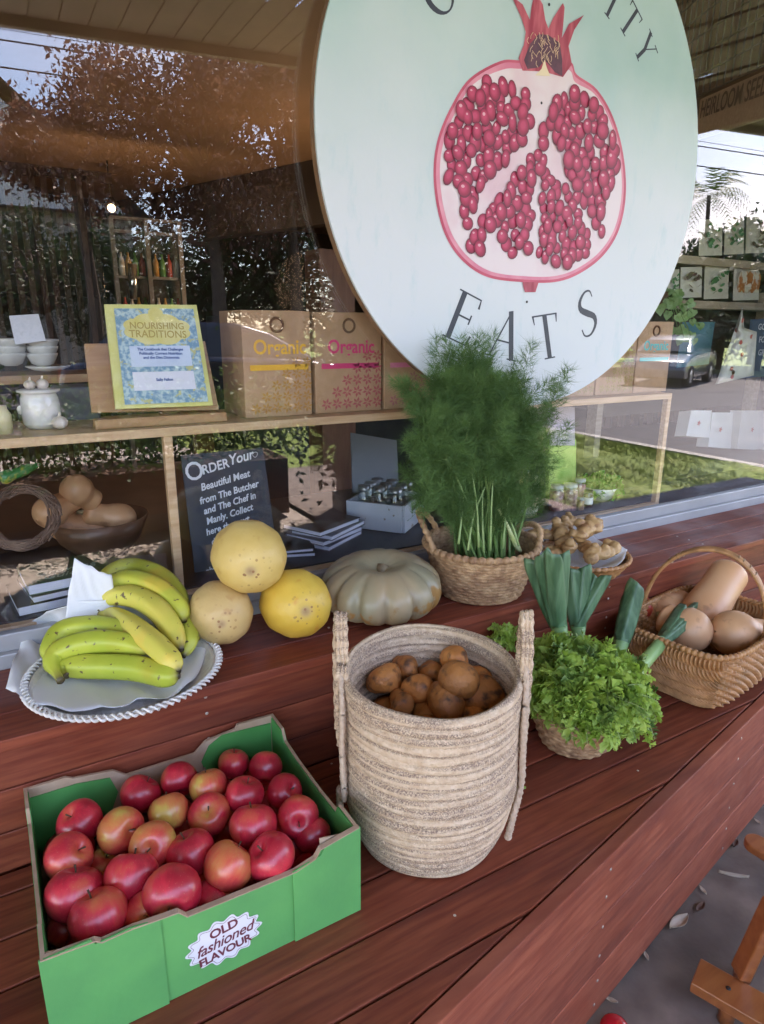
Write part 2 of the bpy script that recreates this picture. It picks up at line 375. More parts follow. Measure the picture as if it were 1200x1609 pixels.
def rope_ring(mb, pts, r, twists, n=8, amp=.28, mi=0, closed=True, flat=1.0):
    """twisted/braided rope along a path"""
    pts = np.asarray(pts, float); k = len(pts)
    if closed: tg = np.roll(pts, -1, 0)-np.roll(pts, 1, 0)
    else: tg = np.gradient(pts, axis=0)
    tg /= np.linalg.norm(tg, axis=1)[:, None]
    up = np.array([0, 0, 1.]); G = []
    for i in range(k):
        b = np.cross(tg[i], up); b = b/np.linalg.norm(b) if np.linalg.norm(b) > .1 else np.array([1., 0, 0]); c = np.cross(b, tg[i])
        a = np.arange(n)/n*2*math.pi; u = i/k*twists*2*math.pi
        rr = r*(1+amp*np.cos(2*a+u)) if flat == 1 else r*(1+amp*np.abs(np.sin(a+u*.5)))
        G.append(pts[i]+(np.cos(a)*rr)[:, None]*b+(np.sin(a)*rr)[:, None]*c)
    mb.grid(np.array(G), closeu=closed, closev=True, mi=mi)
    return mb
def knot_ring(mb, pts, r, knots, n=8, mi=0, closed=True):
    """plaited border: fat diagonal stitches along a path"""
    pts = np.asarray(pts, float); k = len(pts)
    tg = (np.roll(pts, -1, 0)-np.roll(pts, 1, 0)) if closed else np.gradient(pts, axis=0)
    tg /= np.linalg.norm(tg, axis=1)[:, None]; up = np.array([0, 0, 1.]); G = []
    for i in range(k):
        b = np.cross(tg[i], up); b = b/np.linalg.norm(b) if np.linalg.norm(b) > .15 else np.array([0, 1., 0]); c = np.cross(b, tg[i])
        a = np.arange(n)/n*2*math.pi; ph = i/k*knots*math.pi-a*.5
        rr = r*(.62+.5*np.abs(np.sin(ph+.6*np.sin(a))))
        G.append(pts[i]+(np.cos(a)*rr)[:, None]*b+(np.sin(a)*rr)[:, None]*c)
    mb.grid(np.array(G), closeu=closed, closev=True, mi=mi); return mb

seagrass = mat('pale seagrass', (.40, .26, .15), (.62, .45, .29), scale=60, rough=.75, bump=.5, bscale=260, c3=(.26, .155, .09), s3=26, r3=(.52, .7))
hyacinth = mat('tan water hyacinth', (.34, .185, .09), (.55, .34, .18), scale=55, rough=.7, bump=.5, bscale=240, c3=(.24, .12, .06), s3=30, r3=(.5, .7))
willow = mat('honey willow', (.34, .150, .052), (.50, .245, .095), scale=40, rough=.5, bump=.3, bscale=200, c3=(.24, .115, .04), s3=24, r3=(.52, .72))

# ---- green apple carton
kraft = mat('kraft cardboard', (.38, .25, .16), (.46, .32, .22), scale=30, rough=.85, bump=.15, bscale=300)
ctn_green = mat('printed green card', (.09, .32, .10), (.11, .38, .11), scale=12, rough=.42, bump=.06, bscale=120)
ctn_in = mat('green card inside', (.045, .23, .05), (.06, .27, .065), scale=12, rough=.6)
label_white = mat('label paper', (.75, .73, .76), rough=.5)
ink = mat('label ink', (.16, .03, .045), rough=.5)
cx0, cx1, cy0, cy1, cz0, cz1 = -.036, .379, .702, 1.036, ZD+.001, ZD+.151
ct = thing('fruit_carton', 'open green cardboard carton full of red apples on the lower bench', 'carton', ((cx0+cx1)/2, (cy0+cy1)/2, ZD))
W = cx1-cx0; D = cy1-cy0; H = cz1-cz0
T = .004
# outline of long side (front): full-height corners, dip between
def long_outline(w, hi, dip, e0, e1):
    return [(0, 0), (w, 0), (w, hi), (w-e1+.004, hi), (w-e1-.002, hi-.012), (w-e1-.02, dip+.006), (w-e1-.034, dip), (e0+.034, dip), (e0+.022, dip+.008), (e0+.004, hi-.008), (e0-.002, hi), (0, hi)]
fo = [(0, 0), (W, 0), (W, H), (W-.062, H-.010), (W-.070, H-.022), (W-.10, H-.030), (.165, H-.026), (.155, H-.014), (.10, H-.009), (.065, H-.010), (.058, H-.004), (0, H)]
MB().prism([(x, z) for x, z in fo], (cx0, cy0+T, cz0), (1, 0, 0), (0, 0, 1), T).build('front_panel', [ctn_green], ct)
bo = [(0, 0), (W, 0), (W, H), (W-.07, H+.002), (W-.075, H-.006), (W-.13, H-.012), (W-.15, H-.03), (.15, H-.03), (.13, H-.014), (.07, H-.006), (.06, H), (0, H)]
MB().prism(bo, (cx0, cy1, cz0), (1, 0, 0), (0, 0, 1), T).build('back_panel', kraft, ct)
# inner green end liners on the back wall and brown flap edges
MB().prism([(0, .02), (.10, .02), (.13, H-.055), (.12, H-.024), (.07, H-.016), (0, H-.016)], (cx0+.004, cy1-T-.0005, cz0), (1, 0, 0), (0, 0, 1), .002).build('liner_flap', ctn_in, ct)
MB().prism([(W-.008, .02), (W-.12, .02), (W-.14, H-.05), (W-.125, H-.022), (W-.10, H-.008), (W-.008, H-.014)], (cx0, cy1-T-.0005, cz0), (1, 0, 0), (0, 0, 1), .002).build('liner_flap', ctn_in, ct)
so_ = [(0, 0), (D, 0), (D, H), (D-.05, H), (D-.062, H-.018), (D-.12, H-.022), (.12, H-.022), (.06, H-.018), (.05, H), (0, H)]
for x, nm in ((cx0+T, 'side_panel'), (cx1, 'side_panel')):
    MB().prism([(y*(D-2*T)/D, z) for y, z in so_], (x, cy0+T, cz0), (0, 1, 0), (0, 0, 1), -T).build(nm, ctn_green, ct)
for x in (cx0+T+.0006, cx1-T-.0006-.0018):
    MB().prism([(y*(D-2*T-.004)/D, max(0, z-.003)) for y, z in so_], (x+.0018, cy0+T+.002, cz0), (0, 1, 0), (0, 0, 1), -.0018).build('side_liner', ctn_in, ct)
# folded corner flaps standing proud on the front, with seams
MB().prism([(0, .0), (.135, .0), (.135, H-.012), (.10, H-.006), (.06, H-.008), (.055, H+.001), (0, H+.001)], (cx0-.002, cy0-.0006, cz0-.0006), (1, 0, 0), (0, 0, 1), .0022).build('corner_flap', ctn_green, ct)
MB().prism([(W-.105, .0), (W+.002, .0), (W+.002, H+.001), (W-.055, H-.008), (W-.062, H-.02), (W-.105, H-.028)], (cx0, cy0-.0006, cz0-.0006), (1, 0, 0), (0, 0, 1), .0022).build('corner_flap', ctn_green, ct)
# cut kraft edges on top of every wall
def edge_strip(poly2, o, ux, th, zoff=.0006):
    pts = [np.array(o)+np.array(ux)*p[0]+np.array([0, 0, p[1]+zoff]) for p in poly2]
    n_ = np.cross(ux, (0, 0, 1)); mb = MB()
    rough = rng.normal(0, .0006, (len(pts), 1))*0
    A = np.array([[p-n_*.0006, p+n_*(th+.0006)] for p in pts]); B = A-np.array([0, 0, .0016])
    G = np.stack([A[:, 0], A[:, 1], B[:, 1], B[:, 0]], 1); mb.grid(G, closev=True)
    for f in (0,): pass
    o_ = mb.build('cut_edge', kraft, ct); [setattr(p, 'use_smooth', False) for p in o_.data.polygons]; return o_
edge_strip(fo[2:], (cx0, cy0+T, cz0), (1, 0, 0), T+.003)
edge_strip(bo[2:], (cx0, cy1, cz0), (1, 0, 0), T)
for x in (cx0+T+.0018, cx1): edge_strip([(y*(D-2*T)/D, z) for y, z in so_[2:]], (x, cy0+T, cz0), (0, 1, 0), -T-.0018)
# corner tabs of kraft folded inside
for sx0, sx1 in ((cx0+.004, cx0+.052), (cx1-.058, cx1-.004)):
    MB().prism([(0, 0), (abs(sx1-sx0), .0), (abs(sx1-sx0)-.006, .03), (0, .04)], (sx0, cy0+T+.002, cz1-.042), (1, .0, 0), (0, .05, 1), -.002).build('corner_tab', kraft, ct)
MB().box(((cx0+cx1)/2, (cy0+cy1)/2, cz0+.003), (W-.01, D-.01, .004)).build('base_panel', kraft, ct)
# scalloped label
lc = onpl(353, 1477, (0, 1, 0), cy0-.0012); n_s = 14
sc_o = [(.049*(1+.075*math.cos(n_s*a))*math.cos(a), .034*(1+.09*math.cos(n_s*a))*math.sin(a)) for a in np.linspace(0, 2*math.pi, 140, endpoint=False)]
lb = MB().prism(sc_o, (lc[0], cy0-.0007, lc[2]), (1, 0, 0), (0, 0, 1), .0004).build('label', label_white, ct, label='white scalloped sticker on the carton front')
sc_i = [(p[0]*.93, p[1]*.91) for p in sc_o]; pts = [(lc[0]+p[0], cy0-.0013, lc[2]+p[1]) for p in sc_i]
MB().tube(pts+[pts[0]], .00028, 4, cap=False).build('label_border', ink, lb)
for s_, dz, sz, sh in (('OLD', .0185, .0195, 0), ('fashioned', .0005, .0235, .35), ('FLAVOUR', -.0180, .0172, 0)):
    lettering(s_, (lc[0], cy0-.0014, lc[2]+dz), (1, 0, .10), (0, 0, 1), sz, ink, lb, shear=sh, sx=.92 if sh else 1.0, th=.0002, bold=.0005 if not sh else .00025, spacing=.95)

# ---- apples
def apple_mesh(seed):
    g = np.random.default_rng(seed); prof = []
    for t in np.linspace(0, 1, 26):
        p = -math.pi/2+t*math.pi
        r_ = math.cos(p)**.86 if math.cos(p) > 0 else 0; z = math.sin(p)*.90
        if t > .78: z -= .30*max(0, 1-r_/.55)**1.5
        if t < .2: z += .16*max(0, 1-r_/.42)**1.4
        r_ *= 1+.05*math.sin(p+.25)
        prof.append((max(r_, .002), z))
    k = g.uniform(-.03, .03, 5)
    def fn(G, a):
        f = 1+k[0]*np.cos(a)+k[1]*np.sin(2*a+1)+.012*np.cos(5*a+k[2]*50)
        G = G.copy(); G[..., 0] *= f; G[..., 1] *= f; G[..., 2] *= 1+.5*k[3]*np.cos(a+2); return G
    m = MB().lathe(prof, n=28, fn=fn); return m
def apple_material(name, red, red2, yel, r0, r1):
    m = bpy.data.materials.new(name); m.use_nodes = True; n = m.node_tree; b = n.nodes['Principled BSDF']; K = n.links.new
    t = n.nodes.new('ShaderNodeTexCoord'); oi = n.nodes.new('ShaderNodeObjectInfo')
    sc_ = n.nodes.new('ShaderNodeVectorMath'); sc_.operation = 'SCALE'; sc_.inputs[0].default_value = (3.1, 5.3, 2.2); K(oi.outputs['Random'], sc_.inputs['Scale'])
    mp_ = n.nodes.new('ShaderNodeMapping'); K(t.outputs['Object'], mp_.inputs[0]); K(sc_.outputs[0], mp_.inputs['Location'])
    a = n.nodes.new('ShaderNodeTexNoise'); a.inputs['Scale'].default_value = 14; a.inputs['Detail'].default_value = 1.5; K(mp_.outputs[0], a.inputs['Vector'])
    mp2 = n.nodes.new('ShaderNodeMapping'); mp2.inputs['Scale'].default_value = (1, 1, .12); K(t.outputs['Object'], mp2.inputs[0])
    st = n.nodes.new('ShaderNodeTexNoise'); st.inputs['Scale'].default_value = 190; st.inputs['Detail'].default_value = 3; K(mp2.outputs[0], st.inputs['Vector'])
    ad = n.nodes.new('ShaderNodeMath'); ad.operation = 'MULTIPLY_ADD'; ad.inputs[1].default_value = .22; K(st.outputs['Fac'], ad.inputs[0]); K(a.outputs['Fac'], ad.inputs[2])
    # yellower near the stalk
    at = n.nodes.new('ShaderNodeAttribute'); at.attribute_name = 't'
    r2 = n.nodes.new('ShaderNodeMapRange'); r2.inputs[1].default_value = .80; r2.inputs[2].default_value = 1.0; r2.inputs[4].default_value = .10; K(at.outputs['Fac'], r2.inputs[0])
    a2 = n.nodes.new('ShaderNodeMath'); K(ad.outputs[0], a2.inputs[0]); K(r2.outputs[0], a2.inputs[1])
    rp = n.nodes.new('ShaderNodeValToRGB'); e = rp.color_ramp.elements; e.new(.5); e.new(.6)
    for q, (p, c) in zip(e, ((r0, red2), (r0+.12, red), (r1, tuple(.5*x+.5*y for x, y in zip(red, yel))), (r1+.08, yel))): q.position = p; q.color = (*c, 1)
    K(a2.outputs[0], rp.inputs[0])
    vo = n.nodes.new('ShaderNodeTexVoronoi'); vo.inputs['Scale'].default_value = 230; K(t.outputs['Object'], vo.inputs['Vector'])
    vr = n.nodes.new('ShaderNodeMapRange'); vr.inputs[1].default_value = .10; vr.inputs[2].default_value = .22; vr.inputs[3].default_value = .28; vr.inputs[4].default_value = 0; K(vo.outputs['Distance'], vr.inputs[0])
    x = n.nodes.new('ShaderNodeMixRGB'); K(vr.outputs[0], x.inputs[0]); K(rp.outputs[0], x.inputs[1]); x.inputs[2].default_value = (.55, .30, .16, 1)
    K(x.outputs[0], b.inputs['Base Color']); b.inputs['Roughness'].default_value = .33; b.inputs['Specular IOR Level'].default_value = .6
    b.inputs['Subsurface Weight'].default_value = .05; b.inputs['Subsurface Radius'].default_value = (.01, .004, .002)
    b.inputs['Coat Weight'].default_value = .25; b.inputs['Coat Roughness'].default_value = .22
    return m
am = [apple_material('crimson apple skin', (.62, .028, .050), (.42, .013, .030), (.55, .34, .06), .54, .90),
      apple_material('striped apple skin', (.64, .07, .05), (.50, .022, .038), (.60, .40, .08), .44, .76)]
stem_m = mat('brown stalk', (.09, .05, .025), rough=.8)
protos = [(apple_mesh(11), 0), (apple_mesh(12), 0), (apple_mesh(13), 1)]
AP = [  # photo px, diameter factor, material kind, tilt toward (deg from +Z, azimuth)
 (125, 1292, 1.0, 0, 30, 200), (189, 1304, 1.0, 1, 70, 300), (220, 1248, .95, 0, 40, 10), (281, 1224, .9, 0, 120, 260), (327, 1236, .92, 1, 30, 90), (367, 1200, .82, 0, 20, 50),
 (417, 1206, .86, 0, 60, 60), (384, 1249, .92, 0, 20, 10), (446, 1244, .88, 0, 50, 300), (468, 1283, .95, 0, 70, 250), (397, 1298, 1.05, 0, 30, 70), (329, 1280, .98, 0, 35, 250),
 (265, 1276, .92, 1, 45, 90), (240, 1327, .98, 1, 60, 250), (300, 1340, 1.03, 0, 25, 120), (359, 1361, 1.05, 1, 50, 20), (427, 1348, 1.02, 0, 40, 180), (490, 1312, .86, 0, 60, 60),
 (107, 1347, 1.0, 1, 50, 330), (162, 1362, .8, 1, 20, 0), (117, 1405, 1.12, 0, 30, 60), (206, 1378, 1.08, 0, 40, 60), (270, 1402, 1.12, 0, 95, 250), (155, 1441, 1.12, 0, 30, 110),
 (230, 1437, .9, 1, 75, 265), (334, 1416, .85, 0, 40, 0), (318, 1396, .7, 1, 40, 0), (98, 1462, .7, 1, 30, 0)]
zl = {19: -.775, 26: -.78, 27: -.79, 25: -.765, 5: -.745, 6: -.742, 17: -.755, 24: -.752}
AL = ['crimson apple in the rear left of the green carton', 'apple with a yellow lower side, in the left half of the carton', 'round crimson apple near the brown back edge of the carton', 'dark crimson apple touching the back wall of the carton',
 'orange-red striped apple behind the one showing its stalk', 'small red apple in the far right corner of the carton, left of two', 'red apple in the far right corner of the carton, right of two', 'rosy apple second in from the right carton wall, upper rows',
 'smooth red apple against the right wall of the carton, near the back', 'blotchy red apple against the right wall, halfway down the carton', 'large dark crimson apple right of the carton centre', 'pinkish apple with its stalk hollow facing up, centre of the back half',
 'small apple with a yellow-green shoulder at the centre of the carton', 'apple with a yellow hollow left of the carton centre', 'large plain rosy apple in the very centre of the carton', 'yellow and red striped apple near the front right panel',
 'crimson apple by the cardboard flap at the front right', 'half hidden red apple in the front right corner of the carton', 'orange apple by the left wall of the carton', 'small yellowish apple sunk in the lower layer on the left', 'big glossy crimson apple by the left wall, near the front',
 'bright red apple in the middle of the left half', 'large red apple showing its base near the front panel', 'big apple in the front left corner of the carton', 'small yellow-orange apple peeping over the front panel', 'red apple sunk behind the front panel above the label',
 'pale apple sunk deep between larger ones near the front', 'apple deep in the front left corner, mostly hidden']
for i, (px, py, s, k, tilt, az) in enumerate(AP):
    z = zl.get(i, -.732+.006*math.sin(i*2.1)); p = onz(px, py, z)
    s = s*.865; r_ = .0385*s
    p[0] = min(max(p[0], cx0+r_*.97+.005), cx1-r_*.97-.005); p[1] = min(max(p[1], cy0+r_*.97+.005), cy1-r_*.97-.006)
    root = None
    pm, _ = protos[i % 3]
    if i < 3:
        m_ = MB(); m_.add(np.array(pm.v)*.0385, pm.f, 0, pm.t); me_o = m_.build('apple_proto', am[0]); protos[i] = (pm, me_o.data)
        me_o.data.transform(Matrix.Translation((0, 0, min(v[2] for v in m_.v)))); bpy.data.objects.remove(me_o)
        st = MB().tube([(0, 0, .018), (.001, .001, .026), (.003, .002, .038)], [.0011, .0010, .0016], 6); so2 = st.build('stalk_proto', stem_m)
        so2.data.transform(Matrix.Translation(so2.location)); stem_me = so2.data; bpy.data.objects.remove(so2)
    me = protos[i % 3][1]
    key = (i % 3, k)
    if k == 1:
        me = me.copy(); me.materials.clear(); me.materials.append(am[1])
    o = bpy.data.objects.new('apple', me); COL.objects.link(o); o.location = Vector(p); o.scale = (s,)*3
    o.rotation_euler = (Matrix.Rotation(R(az), 3, 'Z') @ Matrix.Rotation(R(tilt), 3, 'Y') @ Matrix.Rotation(R(i*77), 3, 'Z')).to_euler()
    tag(o, AL[i], 'apple', 'apples in the green carton')
    q = bpy.data.objects.new('stalk', stem_me); COL.objects.link(q); q.parent = o
# hidden lower layer seen through the gaps
lo_n = 0
for ix in range(5):
    for iy in range(4):
        x = cx0+.05+ix*.079; y = cy0+.048+iy*.079
        o = bpy.data.objects.new('apple', protos[(ix+iy) % 3][1]); COL.objects.link(o); o.location = (x, y, cz0+.045); o.rotation_euler = (ix*.7, iy*.9, ix+iy)
        tag(o, 'red apple in the shaded bottom layer under the others', 'apple', 'bottom layer of apples')

# ---- coiled potato basket
def coil_mat():
    m = mat('coiled rope basket', (.60, .42, .27), (.74, .56, .39), scale=90, rough=.8, bump=.8, bscale=330)
    n = m.node_tree; b = n.nodes['Principled BSDF']; K = n.links.new
    t = n.nodes.new('ShaderNodeTexCoord'); mp_ = n.nodes.new('ShaderNodeMapping'); mp_.inputs['Scale'].default_value = (1.6, 1.6, 30); K(t.outputs['Object'], mp_.inputs[0])
    a = n.nodes.new('ShaderNodeTexNoise'); a.inputs['Scale'].default_value = 4.2; a.inputs['Detail'].default_value = 1; K(mp_.outputs[0], a.inputs['Vector'])
    r1 = n.nodes.new('ShaderNodeMapRange'); r1.inputs[1].default_value = .40; r1.inputs[2].default_value = .56; K(a.outputs['Fac'], r1.inputs[0])
    a2 = n.nodes.new('ShaderNodeTexNoise'); a2.inputs['Scale'].default_value = 420; a2.inputs['Detail'].default_value = 3; K(t.outputs['Object'], a2.inputs['Vector'])
    r2 = n.nodes.new('ShaderNodeMapRange'); r2.inputs[1].default_value = .36; r2.inputs[2].default_value = .62; K(a2.outputs['Fac'], r2.inputs[0])
    mu = n.nodes.new('ShaderNodeMath'); mu.operation = 'MULTIPLY'; K(r1.outputs[0], mu.inputs[0]); K(r2.outputs[0], mu.inputs[1])
    x = n.nodes.new('ShaderNodeMixRGB'); K(mu.outputs[0], x.inputs[0]); K(b.inputs['Base Color'].links[0].from_socket, x.inputs[1]); x.inputs[2].default_value = (.25, .165, .12, 1)
    K(x.outputs[0], b.inputs['Base Color']); return m
rope_m = coil_mat()
pale_rope = mat('pale twine', (.52, .37, .26), (.66, .50, .37), scale=120, rough=.8, bump=.8, bscale=400)
pb = thing('potato_basket', 'tall coiled rope basket with two loop handles holding potatoes', 'basket', (.564, .79, ZD))
bz0, bz1 = ZD+.001, -.535
def pr(v): return .108+.036*min(1, v*2.6)**.6*1.0+.002*math.sin(v*7)-.004*max(0, v-.6)
NC = 20; prof = []
for i in range(NC*8+1):
    v = i/(NC*8); f = (v*NC) % 1; prof.append((pr(v)+.0050*math.sqrt(max(0, 1-(2*f-1)**2)), bz0+(bz1-bz0)*v))
inner = [(r_-.009-.0, z) for r_, z in prof[::-1]]
prof_all = [(.001, bz0), (.06, bz0)]+prof+[(pr(1)-.002, bz1+.003)]+inner
def wob(G, a):
    G = G.copy(); zt = (G[..., 2]-bz0)/(bz1-bz0)
    G[..., 0] *= 1+.008*np.sin(3*a+zt*5); G[..., 1] *= 1+.008*np.cos(2*a+zt*4)
    G[..., 2] += .007*np.sin(a+.35)*zt+.0012*np.sin(5*a+zt*20)
    return G
MB().lathe(prof_all, (.564, .79, 0), 96, fn=wob).build('basket_body', rope_m, pb)
def bpt(az, v, out=.004):
    r_ = pr(v)+out; return np.array([.564+r_*math.cos(az), .79+r_*math.sin(az), bz0+(bz1-bz0)*v])
VW = math.atan2(math.cos(YAW+R(0)), math.sin(YAW+R(0)))   # viewing azimuth in xy
azL = VW+R(90)+R(8); azR = VW-R(90)-R(4)
for az, vlow in ((azL, .30), (azR, .12)):
    tang = np.array([-math.sin(az), math.cos(az), 0]); outw = np.array([math.cos(az), math.sin(az), 0]); up = np.array([0, 0, 1.])
    top = bpt(az, 1)+up*.094; hw = .022
    loop = smooth_path([bpt(az, .62, .006)-tang*hw*1.1, bpt(az, .85, .007)-tang*hw, bpt(az, 1, .006)-tang*hw*.9+up*.030, top-tang*hw*.35, top+tang*hw*.35, bpt(az, 1, .004)+tang*hw*.9+up*.030, bpt(az, .85, .007)+tang*hw, bpt(az, .62, .006)+tang*hw*1.1], 60)
    mb = MB()
    for k in range(3): rope_ring(mb, loop+outw*(.0028*(k-1))*2.2+up*.001*k, .0040, 40, closed=False)
    hd = mb.build('handle', rope_m, pb)
    for sgn in (-1,):
        az2 = az-R(14)*(1 if az is azR else -1); tail = smooth_path([bpt(az, 1.12, .006)+tang*hw*sgn*.5, bpt(az2, .9, .011), bpt(az2, .65, .013), bpt(az2+R(3), .38, .011), bpt(az2-R(3), vlow+.08, .013), bpt(az2-R(4), vlow-.03, .018)], 70)
        mb = MB(); rope_ring(mb, tail, .0055, 30, closed=False); rope_ring(mb, tail+tang*.007+outw*.001, .0046, 30, closed=False)
        mb.ell(tail[-1], (.007, .007, .006), 8)
        mb.build('rope_tail', pale_rope, hd)

# ---- potatoes
pot_m = mat('earthy potato skin', (.56, .215, .052), (.40, .14, .034), scale=26, rough=.55, bump=.9, bscale=90, c3=(.11, .045, .02), s3=45, r3=(.52, .68), rand=.2)
def potato(seed):
    g = np.random.default_rng(seed); w_ = g.normal(0, 1, (4, 3))
    def fn(G):
        d = G.copy(); k = 0
        for i, q in enumerate(w_): k = k+.075*np.sin((G@q)*2.2+i*1.7)
        e = np.ones(G.shape[:-1])
        for j in range(5):
            c = nrm(g.normal(0, 1, 3)); q = np.linalg.norm(G-c, axis=-1); e -= .10*np.exp(-(q/.15)**2)
        return d*((1+k)*e)[..., None]
    return fn
PO = [(604, 1067, 27, 1.1, 'pale potato resting against the left inside wall of the basket'), (636, 1048, 21, 1.0, 'small potato at the back left of the heap'), (655, 1082, 24, 1.05, 'round potato left of the middle of the heap'), (630, 1103, 21, .95, 'small pale potato low at the front left of the heap'),
      (697, 1103, 32, 1.0, 'large potato at the front of the heap'), (720, 1070, 32, 1.05, 'large speckled potato in the middle of the heap'), (716, 1033, 22, 1.1, 'topmost potato at the back right of the heap'), (763, 1095, 34, 1.0, 'dark potato in the shade at the right of the heap'),
      (675, 1055, 22, .9, 'potato half buried at the back of the heap'), (757, 1066, 24, .9, 'potato in the shade by the right inside wall'), (742, 1128, 28, .9, 'potato just behind the front rim'), (672, 1120, 26, .8, 'dark potato low behind the front rim')]
for i, (px, py, rp, s, lb_) in enumerate(PO):
    z = (-.600, -.595, -.606, -.622, -.612, -.585, -.565, -.617, -.610, -.605, -.64, -.645)[i]
    p = onz(px, py, z); r_ = rp/1033*np.dot(p, _f)
    d2 = p[:2]-np.array([.564, .79]); dl = np.hypot(*d2); lim = .136-r_*.9
    if dl > lim: p[:2] = np.array([.564, .79])+d2*lim/dl
    M = Matrix.Rotation(i*1.3, 4, 'Z') @ Matrix.Rotation(.4*math.sin(i*2.), 4, 'X')
    o = MB().ell(p, (r_*1.12, r_*.98, r_*.95), 24, M=M, fn=potato(40+i)).build('potato', pot_m); tag(o, lb_, 'potato', 'potatoes in the tall basket')
for i in range(9):
    a = i*2.4; q = .022*math.sqrt(i*5); p = (.564+min(q, .095)*math.cos(a), .79+min(q, .095)*math.sin(a), -.66)
    o = MB().ell(p, (.036, .032, .03), 16, M=Matrix.Rotation(i, 4, 'Z'), fn=potato(70+i)).build('potato', pot_m); tag(o, 'potato in the dark lower layer beneath the heap', 'potato', 'lower layer of potatoes')
MB()
# ---- banana plate
plate_m = mat('white painted wicker', (.66, .62, .58), (.76, .73, .69), scale=80, rough=.6, bump=.4, bscale=200)
plc = (.142, 1.112); plr = .158
pl = thing('wicker_plate', 'round white woven plate lined with paper under the bananas', 'plate', (*plc, ZU))
mb = MB(); prof = [(.001, ZU+.003), (.09, ZU+.003), (.125, ZU+.012), (.145, ZU+.028), (.152, ZU+.034)]
mb.lathe(prof+[(r_-.003, z+.003) for r_, z in prof[::-1]], (*plc, 0), 72); mb.build('plate_dish', plate_m, pl)
th = np.linspace(0, 2*math.pi, 720, endpoint=False)
mb = MB()
for k in range(2):
    rr = plr+.0045*np.sin(44*th+k*math.pi); pts = np.stack([plc[0]+rr*np.cos(th), plc[1]+rr*np.sin(th), ZU+.037+.003*np.cos(44*th+k*math.pi)], 1)
    mb.grid(np.array([p+.0028*(np.cos(a)*np.array([math.cos(t_), math.sin(t_), 0])+np.sin(a)*np.array([0, 0, 1.])) for t_, p in zip(th, pts) for a in (np.arange(6)/6*2*math.pi,) for _ in (0,)] if False else
        np.array([[p+.0028*(math.cos(a)*np.array([math.cos(t_), math.sin(t_), 0])+math.sin(a)*np.array([0, 0, 1.])) for a in np.arange(6)/6*2*math.pi] for t_, p in zip(th, pts)])), closeu=True, closev=True)
mb.build('plate_rim', plate_m, pl)
paper_m = mat('white tissue paper', (.86, .86, .87), (.90, .90, .91), scale=10, rough=.6, bump=.1, bscale=30, trans=.12)
# sheet of paper: irregular, corners lifted
def paper_sheet(ctrl, n=26, crumple=.0025, seed=1):
    """ctrl: 4x4 world points -> smooth crumpled sheet"""
    C = np.array(ctrl, float); g = np.random.default_rng(seed)
    rows = [smooth_path(C[i], n) for i in range(len(C))]; rows = np.array(rows)
    G = np.array([smooth_path(rows[:, j], n) for j in range(n)])
    u, v = np.meshgrid(np.linspace(0, 1, n), np.linspace(0, 1, n), indexing='ij')
    dz = sum(g.normal(0, 1)*np.abs(np.sin(g.uniform(3, 14)*u+g.uniform(3, 14)*v+g.uniform(0, 6))) for _ in range(7))*crumple
    G[..., 2] += dz; G[..., 1] += dz*.6
    return G
zb = ZU+.03
ctrl = [[onz(8, 1076, zb+.01), onz(60, 1105, zb+.012), onz(150, 1112, ZU+.034), onz(215, 1098, ZU+.026)],
        [onz(30, 1010, zb+.014), onz(100, 1060, zb-.01), onz(190, 1070, ZU+.012), onz(290, 1080, ZU+.026)],
        [onz(45, 975, zb+.024), onz(110, 1000, zb), onz(220, 1000, ZU+.012), onz(325, 1010, ZU+.034)],
        [ony(95, 948, 1.272), ony(140, 940, 1.268), ony(230, 950, 1.262), ony(320, 965, 1.24)]]
ctrl[3][0] = ony(92, 952, 1.270); 
g_ = paper_sheet(ctrl); 
o = MB().grid(g_).build('paper_sheet', paper_m); tag(o, 'crumpled white paper lining the plate under the bananas, its edge hanging at the left', 'paper')
s_ = o.modifiers.new('t', 'SOLIDIFY'); s_.thickness = .0006
ctrl = [[ony(100, 1000, 1.25), ony(140, 1000, 1.25), ony(180, 1000, 1.25)], [ony(106, 940, 1.268), ony(140, 940, 1.272), ony(180, 945, 1.272)], [ony(117, 877, 1.280), ony(146, 892, 1.278), ony(176, 905, 1.276)]]
o = MB().grid(paper_sheet(ctrl, 20, .002, 5)).build('paper_sheet', paper_m); tag(o, 'pointed paper corner standing up behind the bananas', 'paper'); o.modifiers.new('t', 'SOLIDIFY').thickness = .0006

# ---- bananas
def ban_mat(name, c1, c2, tip):
    m = mat(name, c1, c2, scale=16, rough=.45, bump=.05, bscale=60, c3=(min(1, c1[0]*1.2), c1[1]*.95, c1[2]), s3=9)
    attr_mix(m, 't', [(0, (.10, .07, .03), 1), (.04, (.35, .30, .06), .8), (.12, (.4, .45, .05), 0), (.84, (.45, .45, .05), 0), (.93, tip, .6), (.975, (.16, .13, .03), .9), (1, (.03, .02, .012), 1)])
    n = m.node_tree; b = n.nodes['Principled BSDF']; K = n.links.new
    t = n.nodes.new('ShaderNodeTexCoord'); a = n.nodes.new('ShaderNodeTexNoise'); a.inputs['Scale'].default_value = 70; a.inputs['Detail'].default_value = 3; K(t.outputs['Object'], a.inputs['Vector'])
    r_ = n.nodes.new('ShaderNodeMapRange'); r_.inputs[1].default_value = .655; r_.inputs[2].default_value = .70; K(a.outputs['Fac'], r_.inputs[0])
    x = n.nodes.new('ShaderNodeMixRGB'); K(r_.outputs[0], x.inputs[0]); K(b.inputs['Base Color'].links[0].from_socket, x.inputs[1]); x.inputs[2].default_value = (.12, .075, .03, 1); K(x.outputs[0], b.inputs['Base Color'])
    b.inputs['Subsurface Weight'].default_value = .06; b.inputs['Subsurface Radius'].default_value = (.01, .008, .002)
    return m
